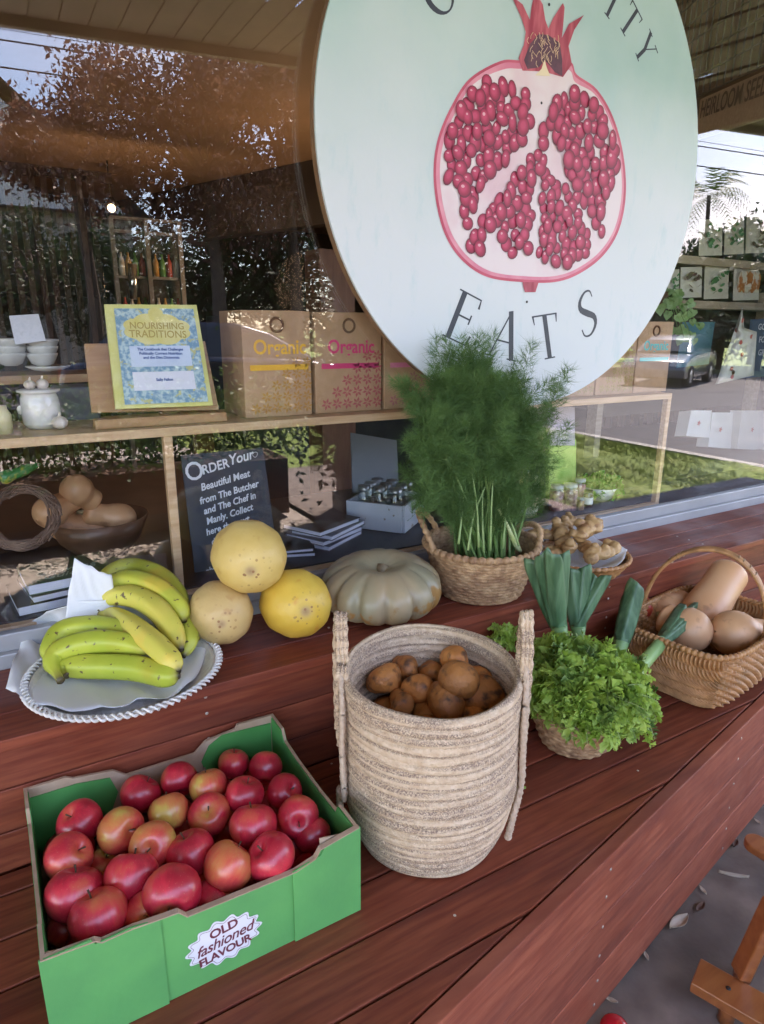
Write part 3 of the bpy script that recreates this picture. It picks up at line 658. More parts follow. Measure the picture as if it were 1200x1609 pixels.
bg_ = ban_mat('green banana skin', (.40, .46, .045), (.50, .53, .06), (.42, .38, .06))
by_ = ban_mat('yellow banana skin', (.68, .57, .10), (.60, .56, .08), (.50, .42, .09))
byg = ban_mat('yellow green banana skin', (.56, .55, .07), (.47, .51, .055), (.45, .45, .06))
def banana(px, m, parent, rmax, name='banana'):
    rmax *= 1.05
    P = smooth_path([onz(x, y, z) for x, y, z in px], 34)
    t = np.linspace(0, 1, 34)
    rad = rmax*np.clip(np.interp(t, [0, .05, .10, .18, .35, .6, .8, .92, .965, 1], [.30, .28, .36, .72, .97, 1, .90, .58, .30, .22]), .1, 2)
    prof = lambda a: 1+.060*np.cos(5*a)
    return MB().tube(P, rad, 20, prof=prof).build(name, m, parent)
zt = ZU+.03
hA = thing('banana_hand', 'green bananas lying at the front left of the white plate', 'bananas', (.07, 1.06, ZU+.012), 'hands of bananas on the plate')
banana([(105, 1062, zt+.004), (104, 1050, zt+.01), (150, 1047, zt+.012), (215, 1050, zt+.014), (262, 1062, zt+.018), (282, 1062, zt+.02)][:], bg_, hA, .0205)
banana([(95, 1070, zt+.012), (82, 1040, zt+.022), (105, 1020, zt+.034), (150, 1009, zt+.042), (200, 1012, zt+.04), (240, 1026, zt+.036)], bg_, hA, .0205)
banana([(80, 1040, zt+.02), (76, 1022, zt+.03), (100, 992, zt+.045), (150, 985, zt+.05), (205, 995, zt+.045), (240, 1010, zt+.035)], bg_, hA, .019)
hB = thing('banana_hand', 'yellow bananas fanned over the green ones on the white plate', 'bananas', (.18, 1.10, ZU+.03), 'hands of bananas on the plate')
zc = ZU+.085
banana([(148, 950, zc), (168, 905, zc+.03), (205, 892, zc+.042), (250, 905, zc+.04), (280, 935, zc+.02), (296, 985, zc-.02)], byg, hB, .019)
banana([(150, 955, zc), (165, 922, zc+.03), (205, 912, zc+.04), (250, 925, zc+.04), (282, 955, zc+.02), (290, 978, zc)], byg, hB, .0195)
banana([(152, 960, zc), (170, 940, zc+.018), (210, 938, zc+.026), (248, 958, zc+.02), (272, 990, zc), (285, 1022, zc-.02)], by_, hB, .0205)
banana([(155, 965, zc-.006), (178, 966, zc), (212, 988, zc), (245, 1015, zc-.008), (270, 1040, zc-.02), (281, 1056, zc-.03)], by_, hB, .0195)
banana([(160, 958, zc-.02), (262, 945, zc+.012), (290, 975, zc-.01), (296, 1005, zc-.03), (288, 1032, zc-.045)], byg, hB, .018)
banana([(165, 955, zc-.03), (275, 950, zc-.006), (302, 985, zc-.03), (300, 1015, zc-.045)], by_, hB, .0165)
banana([(150, 958, zc-.004), (142, 942, zc+.012), (135, 952, zc), (130, 968, zc-.02), (128, 985, zc-.04)], by_, hB, .0185)
MB().ell(onz(152, 955, zc), (.017, .014, .013), 12).build('stem_crown', mat('banana crown', (.34, .28, .06), (.16, .10, .04), scale=30, rough=.7), hB)

# ---- spaghetti squashes
def squash_mat(name, c1, c2, c3):
    m = mat(name, c1, c2, scale=14, rough=.46, bump=.45, bscale=55, c3=c3, s3=20, r3=(.58, .70), detail=8)
    attr_mix(m, 't', [(0, (.28, .17, .08), .9), (.03, (.42, .27, .13), .85), (.065, (.5, .38, .15), .25), (.1, (.5, .4, .2), 0)])
    n = m.node_tree; b = n.nodes['Principled BSDF']; K = n.links.new
    t = n.nodes.new('ShaderNodeTexCoord'); vo = n.nodes.new('ShaderNodeTexVoronoi'); vo.inputs['Scale'].default_value = 95; K(t.outputs['Object'], vo.inputs['Vector'])
    at = n.nodes.new('ShaderNodeAttribute'); at.attribute_name = 't'
    r_ = n.nodes.new('ShaderNodeMapRange'); r_.inputs[1].default_value = .28; r_.inputs[2].default_value = .2; K(vo.outputs['Distance'], r_.inputs[0])
    r2 = n.nodes.new('ShaderNodeMapRange'); r2.inputs[1].default_value = .22; r2.inputs[2].default_value = .06; K(at.outputs['Fac'], r2.inputs[0])
    mu = n.nodes.new('ShaderNodeMath'); mu.operation = 'MULTIPLY'; K(r_.outputs[0], mu.inputs[0]); K(r2.outputs[0], mu.inputs[1])
    x = n.nodes.new('ShaderNodeMixRGB'); K(mu.outputs[0], x.inputs[0]); K(b.inputs['Base Color'].links[0].from_socket, x.inputs[1]); x.inputs[2].default_value = (.28, .13, .05, 1); K(x.outputs[0], b.inputs['Base Color'])
    return m
sq_y = squash_mat('yellow squash skin', (.62, .38, .045), (.68, .45, .07), (.58, .22, .03))
sq_p = squash_mat('pale squash skin', (.60, .40, .11), (.68, .48, .16), (.45, .22, .06))
sq_b = squash_mat('buff squash skin', (.54, .36, .14), (.62, .43, .18), (.42, .21, .07))
def squash(px, py, Y, r_, ln, m, label, face, roll=0):
    c = ony(px, py, Y); d = nrm(onz(face[0], face[1], c[2]-.05)-c) if False else nrm(face)
    M = Vector(d).to_track_quat('-Z', 'Y').to_matrix().to_4x4() @ Matrix.Rotation(roll, 4, 'Z')
    def fn(G):
        a = np.arctan2(G[..., 1], G[..., 0]); rr = 1+.014*np.cos(10*a)+.018*np.sin(2*a+roll+ln*90)+.015*np.sin(3*G[..., 2]+a)
        G = G.copy(); G[..., :2] *= rr[..., None]; G[..., 2] *= 1; 
        e = np.exp(-((G[..., 2]+1)/.035)**2)*.05; G[..., 2] += e; return G
    o = MB().ell(c, (r_, r_, ln), 40, M=M, fn=fn).build('spaghetti_squash', m); return tag(o, label, 'squash', 'pile of three squashes')
vd = -nrm(ony(400, 930, 1.15))
squash(347, 962, 1.155, .0605, .068, sq_b, 'dull buff squash at the lower left of the pile of three', vd+np.array([.02, -.1, -.30]))
squash(464, 948, 1.130, .0690, .079, sq_y, 'bright yellow squash with an orange patch at the lower right of the pile', vd+np.array([.18, 0, -.22]))
squash(391, 874, 1.150, .0700, .078, sq_p, 'pale yellow squash balanced on top of the other two', vd+np.array([.02, 0, -.42]))

# ---- grey pumpkin
pk_m = mat('grey green pumpkin skin', (.33, .35, .26), (.42, .40, .31), scale=12, rough=.4, bump=.12, bscale=50, c3=(.40, .22, .07), s3=16, r3=(.60, .64))
pk_m2 = mat('grey green pumpkin skin with rust', (.30, .265, .165), (.41, .30, .175), scale=10, rough=.38, bump=.12, bscale=50)
n = pk_m2.node_tree; b = n.nodes['Principled BSDF']
t_ = n.nodes.new('ShaderNodeTexCoord'); gx = n.nodes.new('ShaderNodeSeparateXYZ'); n.links.new(t_.outputs['Object'], gx.inputs[0])
nn = n.nodes.new('ShaderNodeTexNoise'); nn.inputs['Scale'].default_value = 38; nn.inputs['Detail'].default_value = 6; n.links.new(t_.outputs['Object'], nn.inputs['Vector'])
m1 = n.nodes.new('ShaderNodeMapRange'); m1.inputs[1].default_value = .115; m1.inputs[2].default_value = .045; m1.inputs[3].default_value = -.30; m1.inputs[4].default_value = .09; n.links.new(gx.outputs['Z'], m1.inputs[0])
m3 = n.nodes.new('ShaderNodeMapRange'); m3.inputs[1].default_value = -.02; m3.inputs[2].default_value = .06; m3.inputs[3].default_value = -.10; m3.inputs[4].default_value = .07; n.links.new(gx.outputs['X'], m3.inputs[0])
m2 = n.nodes.new('ShaderNodeMath'); n.links.new(nn.outputs['Fac'], m2.inputs[0]); n.links.new(m1.outputs[0], m2.inputs[1])
m4 = n.nodes.new('ShaderNodeMath'); n.links.new(m2.outputs[0], m4.inputs[0]); n.links.new(m3.outputs[0], m4.inputs[1])
mr = n.nodes.new('ShaderNodeMapRange'); mr.inputs[1].default_value = .53; mr.inputs[2].default_value = .60; n.links.new(m4.outputs[0], mr.inputs[0])
x = n.nodes.new('ShaderNodeMixRGB'); n.links.new(mr.outputs[0], x.inputs[0]); n.links.new(b.inputs['Base Color'].links[0].from_socket, x.inputs[1]); x.inputs[2].default_value = (.36, .19, .06, 1); n.links.new(x.outputs[0], b.inputs['Base Color'])
pc = np.array([.688, 1.163]); pr_, ph_ = .138, .122
def pumpfn(G, a):
    G = G.copy(); r_ = np.hypot(G[..., 0], G[..., 1]); ribs = 1-.13*np.abs(np.cos(6.5*a+.4))**9*np.clip(r_/pr_, 0, 1)
    G[..., 0] *= ribs*(1+.02*np.sin(2*a)); G[..., 1] *= ribs; G[..., 2] += .006*np.cos(a-1)*(G[..., 2]-ZU)/ph_
    return G
prof = []
for t in np.linspace(0, 1, 34):
    p = -math.pi/2+t*math.pi; c_ = max(0, math.cos(p))**.72; s_ = math.copysign(abs(math.sin(p))**.9, math.sin(p))
    z = ZU+ph_/2+ph_/2*s_; 
    if t > .7: z -= .026*max(0, 1-c_/.5)**1.3
    if t < .3: z += .008*max(0, 1-c_/.5)
    prof.append((max(.001, pr_*c_*(1-.08*t+.02)), z))
pk = thing('pumpkin', 'grey-green ribbed pumpkin with rusty scarring near its base', 'pumpkin', (pc[0], pc[1], ZU))
MB().lathe(prof, (pc[0], pc[1], 0), 104, fn=pumpfn).build('pumpkin_flesh', pk_m2, pk)
MB().tube([(pc[0], pc[1], ZU+.085), (pc[0]+.003, pc[1], ZU+.098), (pc[0]+.008, pc[1]+.004, ZU+.106)], [.015, .011, .012], 10, prof=lambda a: 1+.15*np.cos(5*a)).build('stalk', mat('pumpkin stalk', (.30, .22, .12), (.2, .14, .08), scale=60, rough=.8, bump=.4), pk)

# ---- fennel basket
fcx, fcy = .955, 1.150
fb = thing('fennel_basket', 'woven tan basket with looped side handles holding a tall bunch of fennel', 'basket', (fcx, fcy, ZU))
fr0, fr1, fh = .098, .131, .118
circ = lambda a: (np.cos(a), np.sin(a))
G = weave_G(fcx, fcy, circ, ZU+.002, ZU+fh, 15, 26, .0030, 156, lambda v: fr0+(fr1-fr0)*v**.8)
Gi = weave_G(fcx, fcy, circ, ZU+.002, ZU+fh, 15, 26, .0026, 156, lambda v: fr0+(fr1-fr0)*v**.8-.006, inner=True)
mb = MB().grid(G, closev=True).grid(Gi, closev=True, flip=True); mb.lathe([(.001, ZU+.004), (fr0, ZU+.004)], (fcx, fcy, 0), 40)
mb.build('basket_body', hyacinth, fb)
th = np.linspace(0, 2*math.pi, 420, endpoint=False)
knot_ring(MB(), np.stack([fcx+(fr1+.001)*np.cos(th), fcy+(fr1+.001)*np.sin(th), np.full(420, ZU+fh+.003)], 1), .0085, 46).build('plaited_rim', hyacinth, fb)
def arch(cx, cy, az, r_, z, span, hgt, out, rad, parent, m, knots=16, name='handle'):
    c = np.array([cx, cy, z]); P = []
    for u in np.linspace(0, 1, 80):
        a = az-span/2+span*u; h = math.sin(math.pi*u)**.62
        P.append(c+np.array([math.cos(a), math.sin(a), 0])*(r_+out*h)+np.array([0, 0, 1])*hgt*h)
    return knot_ring(MB(), P, rad, knots, closed=False).build(name, m, parent)
arch(fcx, fcy, VW+R(83), fr1, ZU+fh, R(70), .074, .018, .0072, fb, hyacinth)
arch(fcx, fcy, VW-R(75), fr1, ZU+fh, R(60), .035, .008, .0072, fb, hyacinth)

# ---- fennel bunch: stalks and feathery fronds
fst = mat('fennel stalk', (.10, .19, .045), (.19, .29, .085), scale=14, rough=.45)
ffr = mat('fennel frond', (.055, .125, .028), (.12, .225, .06), scale=18, rough=.6, trans=.25)
fn_ = thing('fennel_bunch', 'tall feathery bunch of green fennel standing in the woven basket', 'fennel', (fcx, fcy, ZU+.02))
g = np.random.default_rng(3)
stk = MB(); FR = MB()
rt_ax = np.array([math.cos(YAW), -math.sin(YAW), 0]); fw_ax = np.array([math.sin(YAW), math.cos(YAW), 0])
SP = []                                        # all threads, turned into ribbons in one go
_pool = g.normal(0, 1, (60000, 3)); _pi = [0]
def rn():
    _pi[0] = (_pi[0]+1) % 60000; return _pool[_pi[0]]
def un(v): return v/math.sqrt(v[0]*v[0]+v[1]*v[1]+v[2]*v[2]+1e-12)
def frond(base, d, L_, n=15):
    """feathery leaf: rachis with side branchlets that carry fine threads"""
    d = un(np.array(d)); droop = np.array([0, 0, -1.])*g.uniform(.05, .45); p = np.array(base); dd = d
    for k in range(1, n+1):
        q0 = p; dd = un(dd+droop*.09+rn()*.03); p = p+dd*L_/n; u = k/n
        SP.append((q0, p+dd*.003, .0009*(1-.6*u)))
        if u < .12: continue
        for s_ in range(3):
            r1 = rn(); side = un(np.array([dd[1]*r1[2]-dd[2]*r1[1], dd[2]*r1[0]-dd[0]*r1[2], dd[0]*r1[1]-dd[1]*r1[0]])); bl = L_*.34*(1-u*.72)*g.uniform(.6, 1.15); bd = un(side*.9+dd*.8); q = p
            for j in range(4):
                q2 = q+un(bd+rn()*.12)*(bl/4); SP.append((q, q2, .00046))
                for e in range(4): SP.append((q2, q2+un(bd*.8+rn()*.5)*(.012+.016*abs(rn()[0])*.7), .00034))
                q = q2
NS = 64
for i in range(NS):
    a = g.uniform(0, 2*math.pi); rr = .062*math.sqrt(g.uniform(0, 1)); b0 = np.array([fcx+rr*math.cos(a)+.012, fcy+rr*math.sin(a)*.8, ZU+.02])
    lean = np.clip(g.normal(0, 1, 2), -1.8, 1.6)*np.array([.034, .028])+np.array([-.006, 0]); h = g.uniform(.17, .42)*(1-abs(lean[0])*1.2)
    top = b0+rt_ax*(lean[0]*1.15+(rr*math.cos(a))*.25)+fw_ax*lean[1]+np.array([0, 0, .10+h])
    mid = (b0+top)/2+g.normal(0, .006, 3)
    P = smooth_path([b0, mid, top], 10)
    stk.tube(P, np.linspace(g.uniform(.0035, .006), .0013, 10), 6, t=None if False else None) if False else stk.tube(P, np.linspace(g.uniform(.003, .0058), .0012, 10), 6)
    dirv = nrm(top-mid+g.normal(0, .02, 3))
    for k in range(4 if i % 2 else 3):
        u = g.uniform(.34, 1); bpnt = P[int(u*9)]; frond(bpnt, dirv+rt_ax*g.normal(-.03, .20)+fw_ax*g.normal(0, .3)+np.array([0, 0, .15]), g.uniform(.09, .15))
# the outline lobes seen in the photo: tall centre-left plume, right plume, drooping left fronds
for px, py, L_, bx, by in ((742, 535, .15, 748, 700), (720, 560, .14, 735, 700), (760, 575, .13, 755, 700), (700, 600, .14, 725, 720), (796, 600, .15, 790, 720), (816, 625, .14, 800, 730), (826, 650, .13, 800, 740), (766, 600, .14, 780, 710), (811, 690, .13, 795, 750), (660, 640, .13, 715, 740), (650, 690, .13, 712, 760), (645, 730, .13, 710, 780), (680, 600, .14, 720, 730), (781, 625, .14, 785, 720), (775, 620, .14, 765, 720), (836, 670, .10, 805, 760), (640, 600, .11, 715, 720), (665, 780, .1, 715, 790)):
    for rep in range(4):
        Y = fcy+g.uniform(-.05, .03); tip = ony(px+g.normal(0, 7), py+g.normal(0, 7), Y); bb = ony(bx, by, Y); d = tip-bb; Ld = np.linalg.norm(d)
        base = tip-d/Ld*min(L_, Ld); frond(base, d+np.array([0, 0, .02]), min(L_, Ld))
        stk.tube(smooth_path([np.array([fcx+g.normal(0, .03), fcy+g.normal(0, .025), ZU+.03]), bb, base], 10), np.linspace(.004, .0011, 10), 6)
for i in range(95):                                # feathery mass in front of the stalks
    px, py = 748+g.normal(0, 46), g.uniform(600, 815); Y = fcy-g.uniform(.02, .085); tip = ony(px, py, Y); frond(tip+np.array([0, 0, -.05]), np.array([g.normal(0, .45), g.normal(-.1, .3), 1]), g.uniform(.07, .12))
stk.build('stalks', fst, fn_)
A0 = np.array([q[0] for q in SP]); A1 = np.array([q[1] for q in SP]); W0 = np.array([q[2] for q in SP])[:, None]
S_ = np.cross(A1-A0, g.normal(0, 1, A0.shape)); S_ /= np.linalg.norm(S_, axis=1)[:, None]+1e-12; kk = len(SP)
Vall = np.stack([A0-S_*W0, A0+S_*W0, A1], 1).reshape(-1, 3)
FR.v = list(map(tuple, Vall.tolist())); FR.f = [(3*i, 3*i+1, 3*i+2) for i in range(kk)]; FR.m = [0]*kk; FR.t = [0.]*(3*kk); FR.sm = [True]*kk
FR.build('fronds', ffr, fn_)
mb = MB()
for px0, py0, px1, py1 in ((752, 860, 742, 745), (735, 865, 762, 765), (815, 858, 795, 800), (770, 865, 775, 740), (720, 855, 728, 780), (790, 862, 800, 770), (742, 655, 728, 700), (700, 720, 735, 790), (760, 868, 758, 770)):
    a0 = ony(px0, py0, fcy-.075); a1 = ony(px1, py1, fcy-.06); mb.tube(smooth_path([a0, (a0+a1)/2+g.normal(0, .003, 3), a1], 8), np.linspace(.0028, .0013, 8), 6)
mb.build('pale_stalks', mat('pale fennel stem', (.20, .31, .10), (.30, .40, .16), scale=20, rough=.4), fn_)
mb = MB(); mb.tube(smooth_path([ony(800, 835, fcy-.05), ony(812, 858, fcy-.055), ony(818, 866, fcy-.055)], 8), [.004, .005, .006, .0065, .0065, .006, .005, .004], 8); mb.tube(smooth_path([ony(784, 800, fcy-.05), ony(806, 845, fcy-.055), ony(812, 862, fcy-.055)], 8), .004, 8)
mb.build('cut_stems', mat('cut fennel base', (.52, .58, .22), (.6, .64, .36), scale=20, rough=.4), fn_)

# ---- ginger basket
gcx, gcy, gr = 1.262, 1.118, .118
gb = thing('ginger_basket', 'shallow round woven basket of fresh ginger behind the leeks', 'basket', (gcx, gcy, ZU))
G = weave_G(gcx, gcy, circ, ZU+.002, ZU+.045, 5, 24, .0025, 144, lambda v: .085+(gr-.085)*v**.7)
Gi = weave_G(gcx, gcy, circ, ZU+.002, ZU+.045, 5, 24, .0022, 144, lambda v: .085+(gr-.085)*v**.7-.005, inner=True)
MB().grid(G, closev=True).grid(Gi, closev=True, flip=True).lathe([(.001, ZU+.004), (.085, ZU+.004)], (gcx, gcy, 0), 36).build('basket_body', willow, gb)
knot_ring(MB(), np.stack([gcx+gr*np.cos(th), gcy+gr*np.sin(th), np.full(420, ZU+.048)], 1), .006, 44).build('plaited_rim', willow, gb)
q0 = [[(gcx-.12, gcy-.07, ZU+.050), (gcx-.04, gcy-.085, ZU+.045), (gcx+.05, gcy-.085, ZU+.045), (gcx+.11, gcy-.05, ZU+.062)], [(gcx-.10, gcy-.02, ZU+.02), (gcx, gcy, ZU+.012), (gcx+.05, gcy, ZU+.015), (gcx+.095, gcy, ZU+.06)],
      [(gcx-.12, gcy+.10, ZU+.085), (gcx-.02, gcy+.08, ZU+.045), (gcx+.05, gcy+.08, ZU+.05), (gcx+.09, gcy+.07, ZU+.08)]]
o = MB().grid(paper_sheet(q0, 24, .003, 9)).build('paper_liner', paper_m); tag(o, 'white paper lining the shallow ginger basket', 'paper'); o.modifiers.new('t', 'SOLIDIFY').thickness = .0006
gin_m = mat('ginger skin', (.40, .215, .08), (.54, .33, .14), scale=28, rough=.55, bump=.4, bscale=90, stretch=(1, 1, 2), c3=(.26, .12, .045), s3=30, r3=(.55, .68))
def ginger(c, s, seed, label):
    g2 = np.random.default_rng(seed); mb = MB(); c = np.array(c, float); d = nrm([g2.normal(), g2.normal()*.6, .1]); p = c-d*s*.9
    def fn(k):
        def f(G):
            rr = 1+.08*np.sin(G[..., 2]*6+k)+.05*np.sin(7*G[..., 0]+k); return G*rr[..., None]
        return f
    for k in range(5):
        r_ = s*g2.uniform(.42, .6); M = Matrix.Rotation(g2.uniform(0, 6), 4, 'Z') @ Matrix.Rotation(g2.uniform(-.7, .7), 4, 'X')
        mb.ell(p, (r_*1.25, r_*.95, r_*.85), 16, M=M, fn=fn(k)); 
        if k % 2 == 0:
            q = p+nrm([g2.normal(), g2.normal(), abs(g2.normal())])*r_*1.1; mb.ell(q, (r_*.62, r_*.6, r_*.55), 12, M=M, fn=fn(k+3))
        d = nrm(d+g2.normal(0, .35, 3)*np.array([1, 1, .4])); p = p+d*s*.52
    o = mb.build('ginger_root', gin_m)
    rm = o.modifiers.new('remesh', 'REMESH'); rm.mode = 'VOXEL'; rm.voxel_size = .0022; rm.use_smooth_shade = True
    sm = o.modifiers.new('smooth', 'SMOOTH'); sm.iterations = 3
    return tag(o, label, 'ginger', 'ginger roots in the shallow basket')
for i, (px, py, z, s, lb_) in enumerate(((862, 838, .075, .030, 'ginger root nearest the fennel basket'), (885, 850, .07, .032, 'knobbly ginger root at the front left of the heap'), (915, 862, .06, .034, 'broad ginger root at the centre front'), (925, 832, .10, .036, 'largest ginger root, lying on top of the heap'),
        (950, 865, .06, .028, 'rounded ginger root at the right end of the heap'), (895, 828, .085, .027, 'ginger root at the back of the heap'), (870, 868, .045, .026, 'ginger root low at the left, behind the leek leaves'))):
    ginger(onz(px, py, ZU+z), s*1.25, 20+i, lb_)

# ---- small basket of curly greens with leeks
kcx, kcy = .978, .842
kb = thing('greens_basket', 'small round woven basket under curly endive and leeks on the lower bench', 'basket', (kcx, kcy, ZD))
G = weave_G(kcx, kcy, circ, ZD+.002, ZD+.088, 9, 20, .0034, 140, lambda v: .066+.030*v**.7)
Gi = weave_G(kcx, kcy, circ, ZD+.002, ZD+.088, 9, 20, .0028, 140, lambda v: .060+.030*v**.7, inner=True)
MB().grid(G, closev=True).grid(Gi, closev=True, flip=True).lathe([(.001, ZD+.003), (.066, ZD+.003)], (kcx, kcy, 0), 36).build('basket_body', hyacinth, kb)
knot_ring(MB(), np.stack([kcx+.096*np.cos(th), kcy+.096*np.sin(th), np.full(420, ZD+.09)], 1), .007, 36).build('plaited_rim', hyacinth, kb)
end_m = mat('curly endive leaf', (.27, .42, .045), (.45, .60, .12), scale=24, rough=.5, trans=.3, c3=(.045, .12, .018), s3=15, r3=(.5, .66))
attr_mix(end_m, 't', [(0, (.45, .52, .22), .9), (.25, (.26, .42, .1), .4), (.5, (.15, .3, .05), 0), (1, (.42, .58, .13), .45)])
VV, FF, TT = [], [], []
def frill(base, d, L_, w):
    """an endive leaf: narrow rib with deeply cut frilly edges on both sides"""
    d = nrm(d); side = nrm(np.cross(d, g.normal(0, 1, 3))); n_ = np.cross(d, side); k = 9; p = np.array(base); dd = d
    for i in range(k):
        u = (i+1)/k; dd = nrm(dd-np.array([0, 0, 1])*.10+g.normal(0, .07, 3)); q = p+dd*L_/k
        rib = .0016*(1-.6*u); o = len(VV)
        VV.extend([p-side*rib, p+side*rib, q+side*rib, q-side*rib]); FF.append((o, o+1, o+2, o+3)); TT.extend([0, 0, .1, .1])
        for s_ in (-1, 1):
            for e in range(2):
                ww = w*(.35+.9*math.sin(math.pi*min(1, u*.9)))*g.uniform(.6, 1.2)
                a = nrm(side*s_+dd*.5+n_*g.normal(0, .55)); b_ = nrm(np.cross(a, n_)+g.normal(0, .3, 3)); o = len(VV); c = p+(q-p)*e*.5
                m_ = c+a*ww*.5; t_ = c+a*ww+n_*ww*g.normal(0, .35)
                VV.extend([c, m_+b_*ww*.20, m_-b_*ww*.20, t_+b_*ww*.36+n_*ww*.18, t_, t_-b_*ww*.36-n_*ww*.15, t_+a*ww*.3+b_*ww*.1])
                FF.extend([(o, o+1, o+2), (o+1, o+3, o+4), (o+1, o+4, o+2), (o+2, o+4, o+5), (o+3, o+6, o+4)]); TT.extend([.15, .5, .5, 1, .8, 1, 1])
        p = q
gc = np.array([kcx, kcy+.005, ZD+.12])
for i in range(400):
    a = g.uniform(0, 2*math.pi); e = math.asin(g.uniform(-.25, 1)); dv = np.array([math.cos(a)*math.cos(e), math.sin(a)*math.cos(e), math.sin(e)])
    # mound, wider to the right and spilling over the front right rim
    sr = np.dot(dv, rt_ax); rad = .098+.012*math.sin(3*a+1)*math.cos(4*e)+.024*max(0, sr)+.012*max(0, dv[2])
    st = gc+dv*rad*g.uniform(.35, .72)*np.array([1, 1, .75]); frill(st, dv+g.normal(0, .4, 3)+np.array([0, 0, .15]), rad*g.uniform(.45, .80), .021)
for i in range(60):
    a0 = onz(985+g.normal(0, 12), 1105+g.normal(0, 14), ZD+.09); frill(a0, rt_ax*.7-fw_ax*.3+np.array([0, 0, -.6])+g.normal(0, .4, 3), .055, .012)
for i in range(26):
    a0 = onz(800+g.normal(0, 12), 1000+g.normal(0, 5), ZD+.19); frill(a0, g.normal(0, 1, 3)+np.array([0, 0, .5]), .035, .010)
mb = MB(); mb.v = [tuple(p) for p in VV]; mb.f = FF; mb.m = [0]*len(FF); mb.t = TT; mb.sm = [False]*len(FF)
o = mb.build('curly_endive', end_m); tag(o, 'mound of curly bright green endive overflowing the small woven basket', 'endive')
mb = MB(); p0 = onz(822, 1238, ZD+.001)
for k in range(6): mb.ell(p0+g.normal(0, .006, 3)*np.array([1, 1, .0])+np.array([0, 0, .002]), (.006, .003, .0015), 6, M=Matrix.Rotation(k, 4, 'Z'))
o = mb.build('fallen_leaf_scrap', end_m); tag(o, 'tiny scrap of green leaf dropped on the board beside the potato basket', 'leaf')

# ---- leeks
leek_m = mat('leek leaf', (.045, .105, .045), (.12, .22, .11), scale=55, rough=.45, stretch=(1, 1, .12), bump=.15, bscale=150, ramp=(.4, .62))
attr_mix(leek_m, 't', [(0, (.62, .68, .42), 1), (.18, (.34, .52, .18), 1), (.34, (.15, .30, .12), .8), (.6, (.06, .16, .08), .15), (1, (.05, .14, .08), 0)])
def leek(label, stalk, leaves, r_=.014):
    """stalk: list of world points; leaves: list of (tip world point, width, fold)"""
    root = thing('leek', label, 'leek', stalk[0], 'leeks standing in the curly greens')
    P = smooth_path(stalk, 16); tt = np.linspace(0, .30, 16); mb = MB(); mb.tube(P, np.linspace(r_, r_*1.15, 16), 14)
    mb.t = [v*.30 for v in mb.t]; mb.build('shank', leek_m, root)
    neck = P[-1]; ax = nrm(P[-1]-P[-3])
    for k, (tip, wd, fold, bend) in enumerate(leaves):
        tip = np.array(tip); d = tip-neck; C = smooth_path([P[-4], neck, neck+d*.5+np.array(bend)+np.array([0, 0, .004])*(k % 2), tip-nrm(tip-neck)*.006*(k % 3)], 22)
        tg = np.gradient(C, axis=0); tg /= np.linalg.norm(tg, axis=1)[:, None]
        view = nrm(-C[-1]); G = []; T = []
        for i, c in enumerate(C):
            u = i/21; s_ = np.cross(tg[i], view); s_ /= np.linalg.norm(s_); n_ = np.cross(s_, tg[i]); ww = 1.3*wd*(.5+.5*min(1, u*1.8))*(1-.12*u*((k*37) % 5)/4)*(1 if u < .93 else 1-.25*(u-.93)/.07)
            row = []
            for j in np.linspace(-1, 1, 9): row.append(c+tg[i]*(u**6)*ww*j*(.5 if k % 2 else -.45)+s_*ww*j*math.cos(fold*.75)+n_*(-abs(j))*ww*math.sin(fold)*1.0+n_*.0015*k+n_*.0006*math.sin(j*22))
            G.append(row); T.append([.24+.76*u-.16*u*(1 if abs(j) < .1 else 0)-.05*(abs(j) > .9) for j in np.linspace(-1, 1, 9)])
        o = MB().grid(np.array(G), t=np.array(T)).build('leaf', leek_m, root); o.modifiers.new('t', 'SOLIDIFY').thickness = .0013
    return root
Yk = .93
l0 = [ony(893, 1060, Yk), ony(885, 1025, Yk), ony(878, 985, Yk+.01)]
leek('tall leek with broad dark leaves at the left, beside the potato basket', l0,
     [(ony(838, 880, Yk+.06), .020, .5, (0, 0, 0)), (ony(850, 866, Yk+.03), .019, .5, (0, 0, 0)), (ony(868, 862, Yk), .019, .6, (0, 0, 0)), (ony(886, 868, Yk+.02), .013, .6, (0, 0, 0))])
l1 = [ony(905, 1050, Yk+.02), ony(908, 1020, Yk+.02), ony(908, 985, Yk+.03)]
leek('leek with leaves in a V-shaped fan, second from the left', l1,
     [(ony(897, 893, Yk+.06), .020, .6, (0, 0, 0)), (ony(918, 886, Yk+.05), .017, .6, (0, 0, 0)), (ony(938, 896, Yk+.04), .010, .6, (0, 0, 0)), (ony(952, 904, Yk+.02), .013, .6, (0, 0, 0))])
l2 = [ony(970, 1050, Yk-.03), ony(972, 1030, Yk-.02), ony(976, 1008, Yk-.01)]
leek('short single-leafed leek leaning toward the handled basket', l2, [(ony(1001, 914, Yk+.02), .021, .7, (0, 0, 0)), (ony(990, 925, Yk+.05), .016, .6, (0, 0, 0))])
l3 = [onz(975, 1085, ZD+.10), onz(1008, 1046, ZD+.125), onz(1040, 1008, ZD+.145)]
leek('pale thick leek lying to the right with cut leaf ends', l3, [(onz(1078, 950, ZD+.19), .017, .8, (0, 0, 0)), (onz(1092, 958, ZD+.18), .016, .8, (0, 0, 0)), (onz(1085, 972, ZD+.17), .014, .7, (0, 0, 0)), (onz(1098, 946, ZD+.165), .009, .9, (0, 0, .006))], r_=.0135)

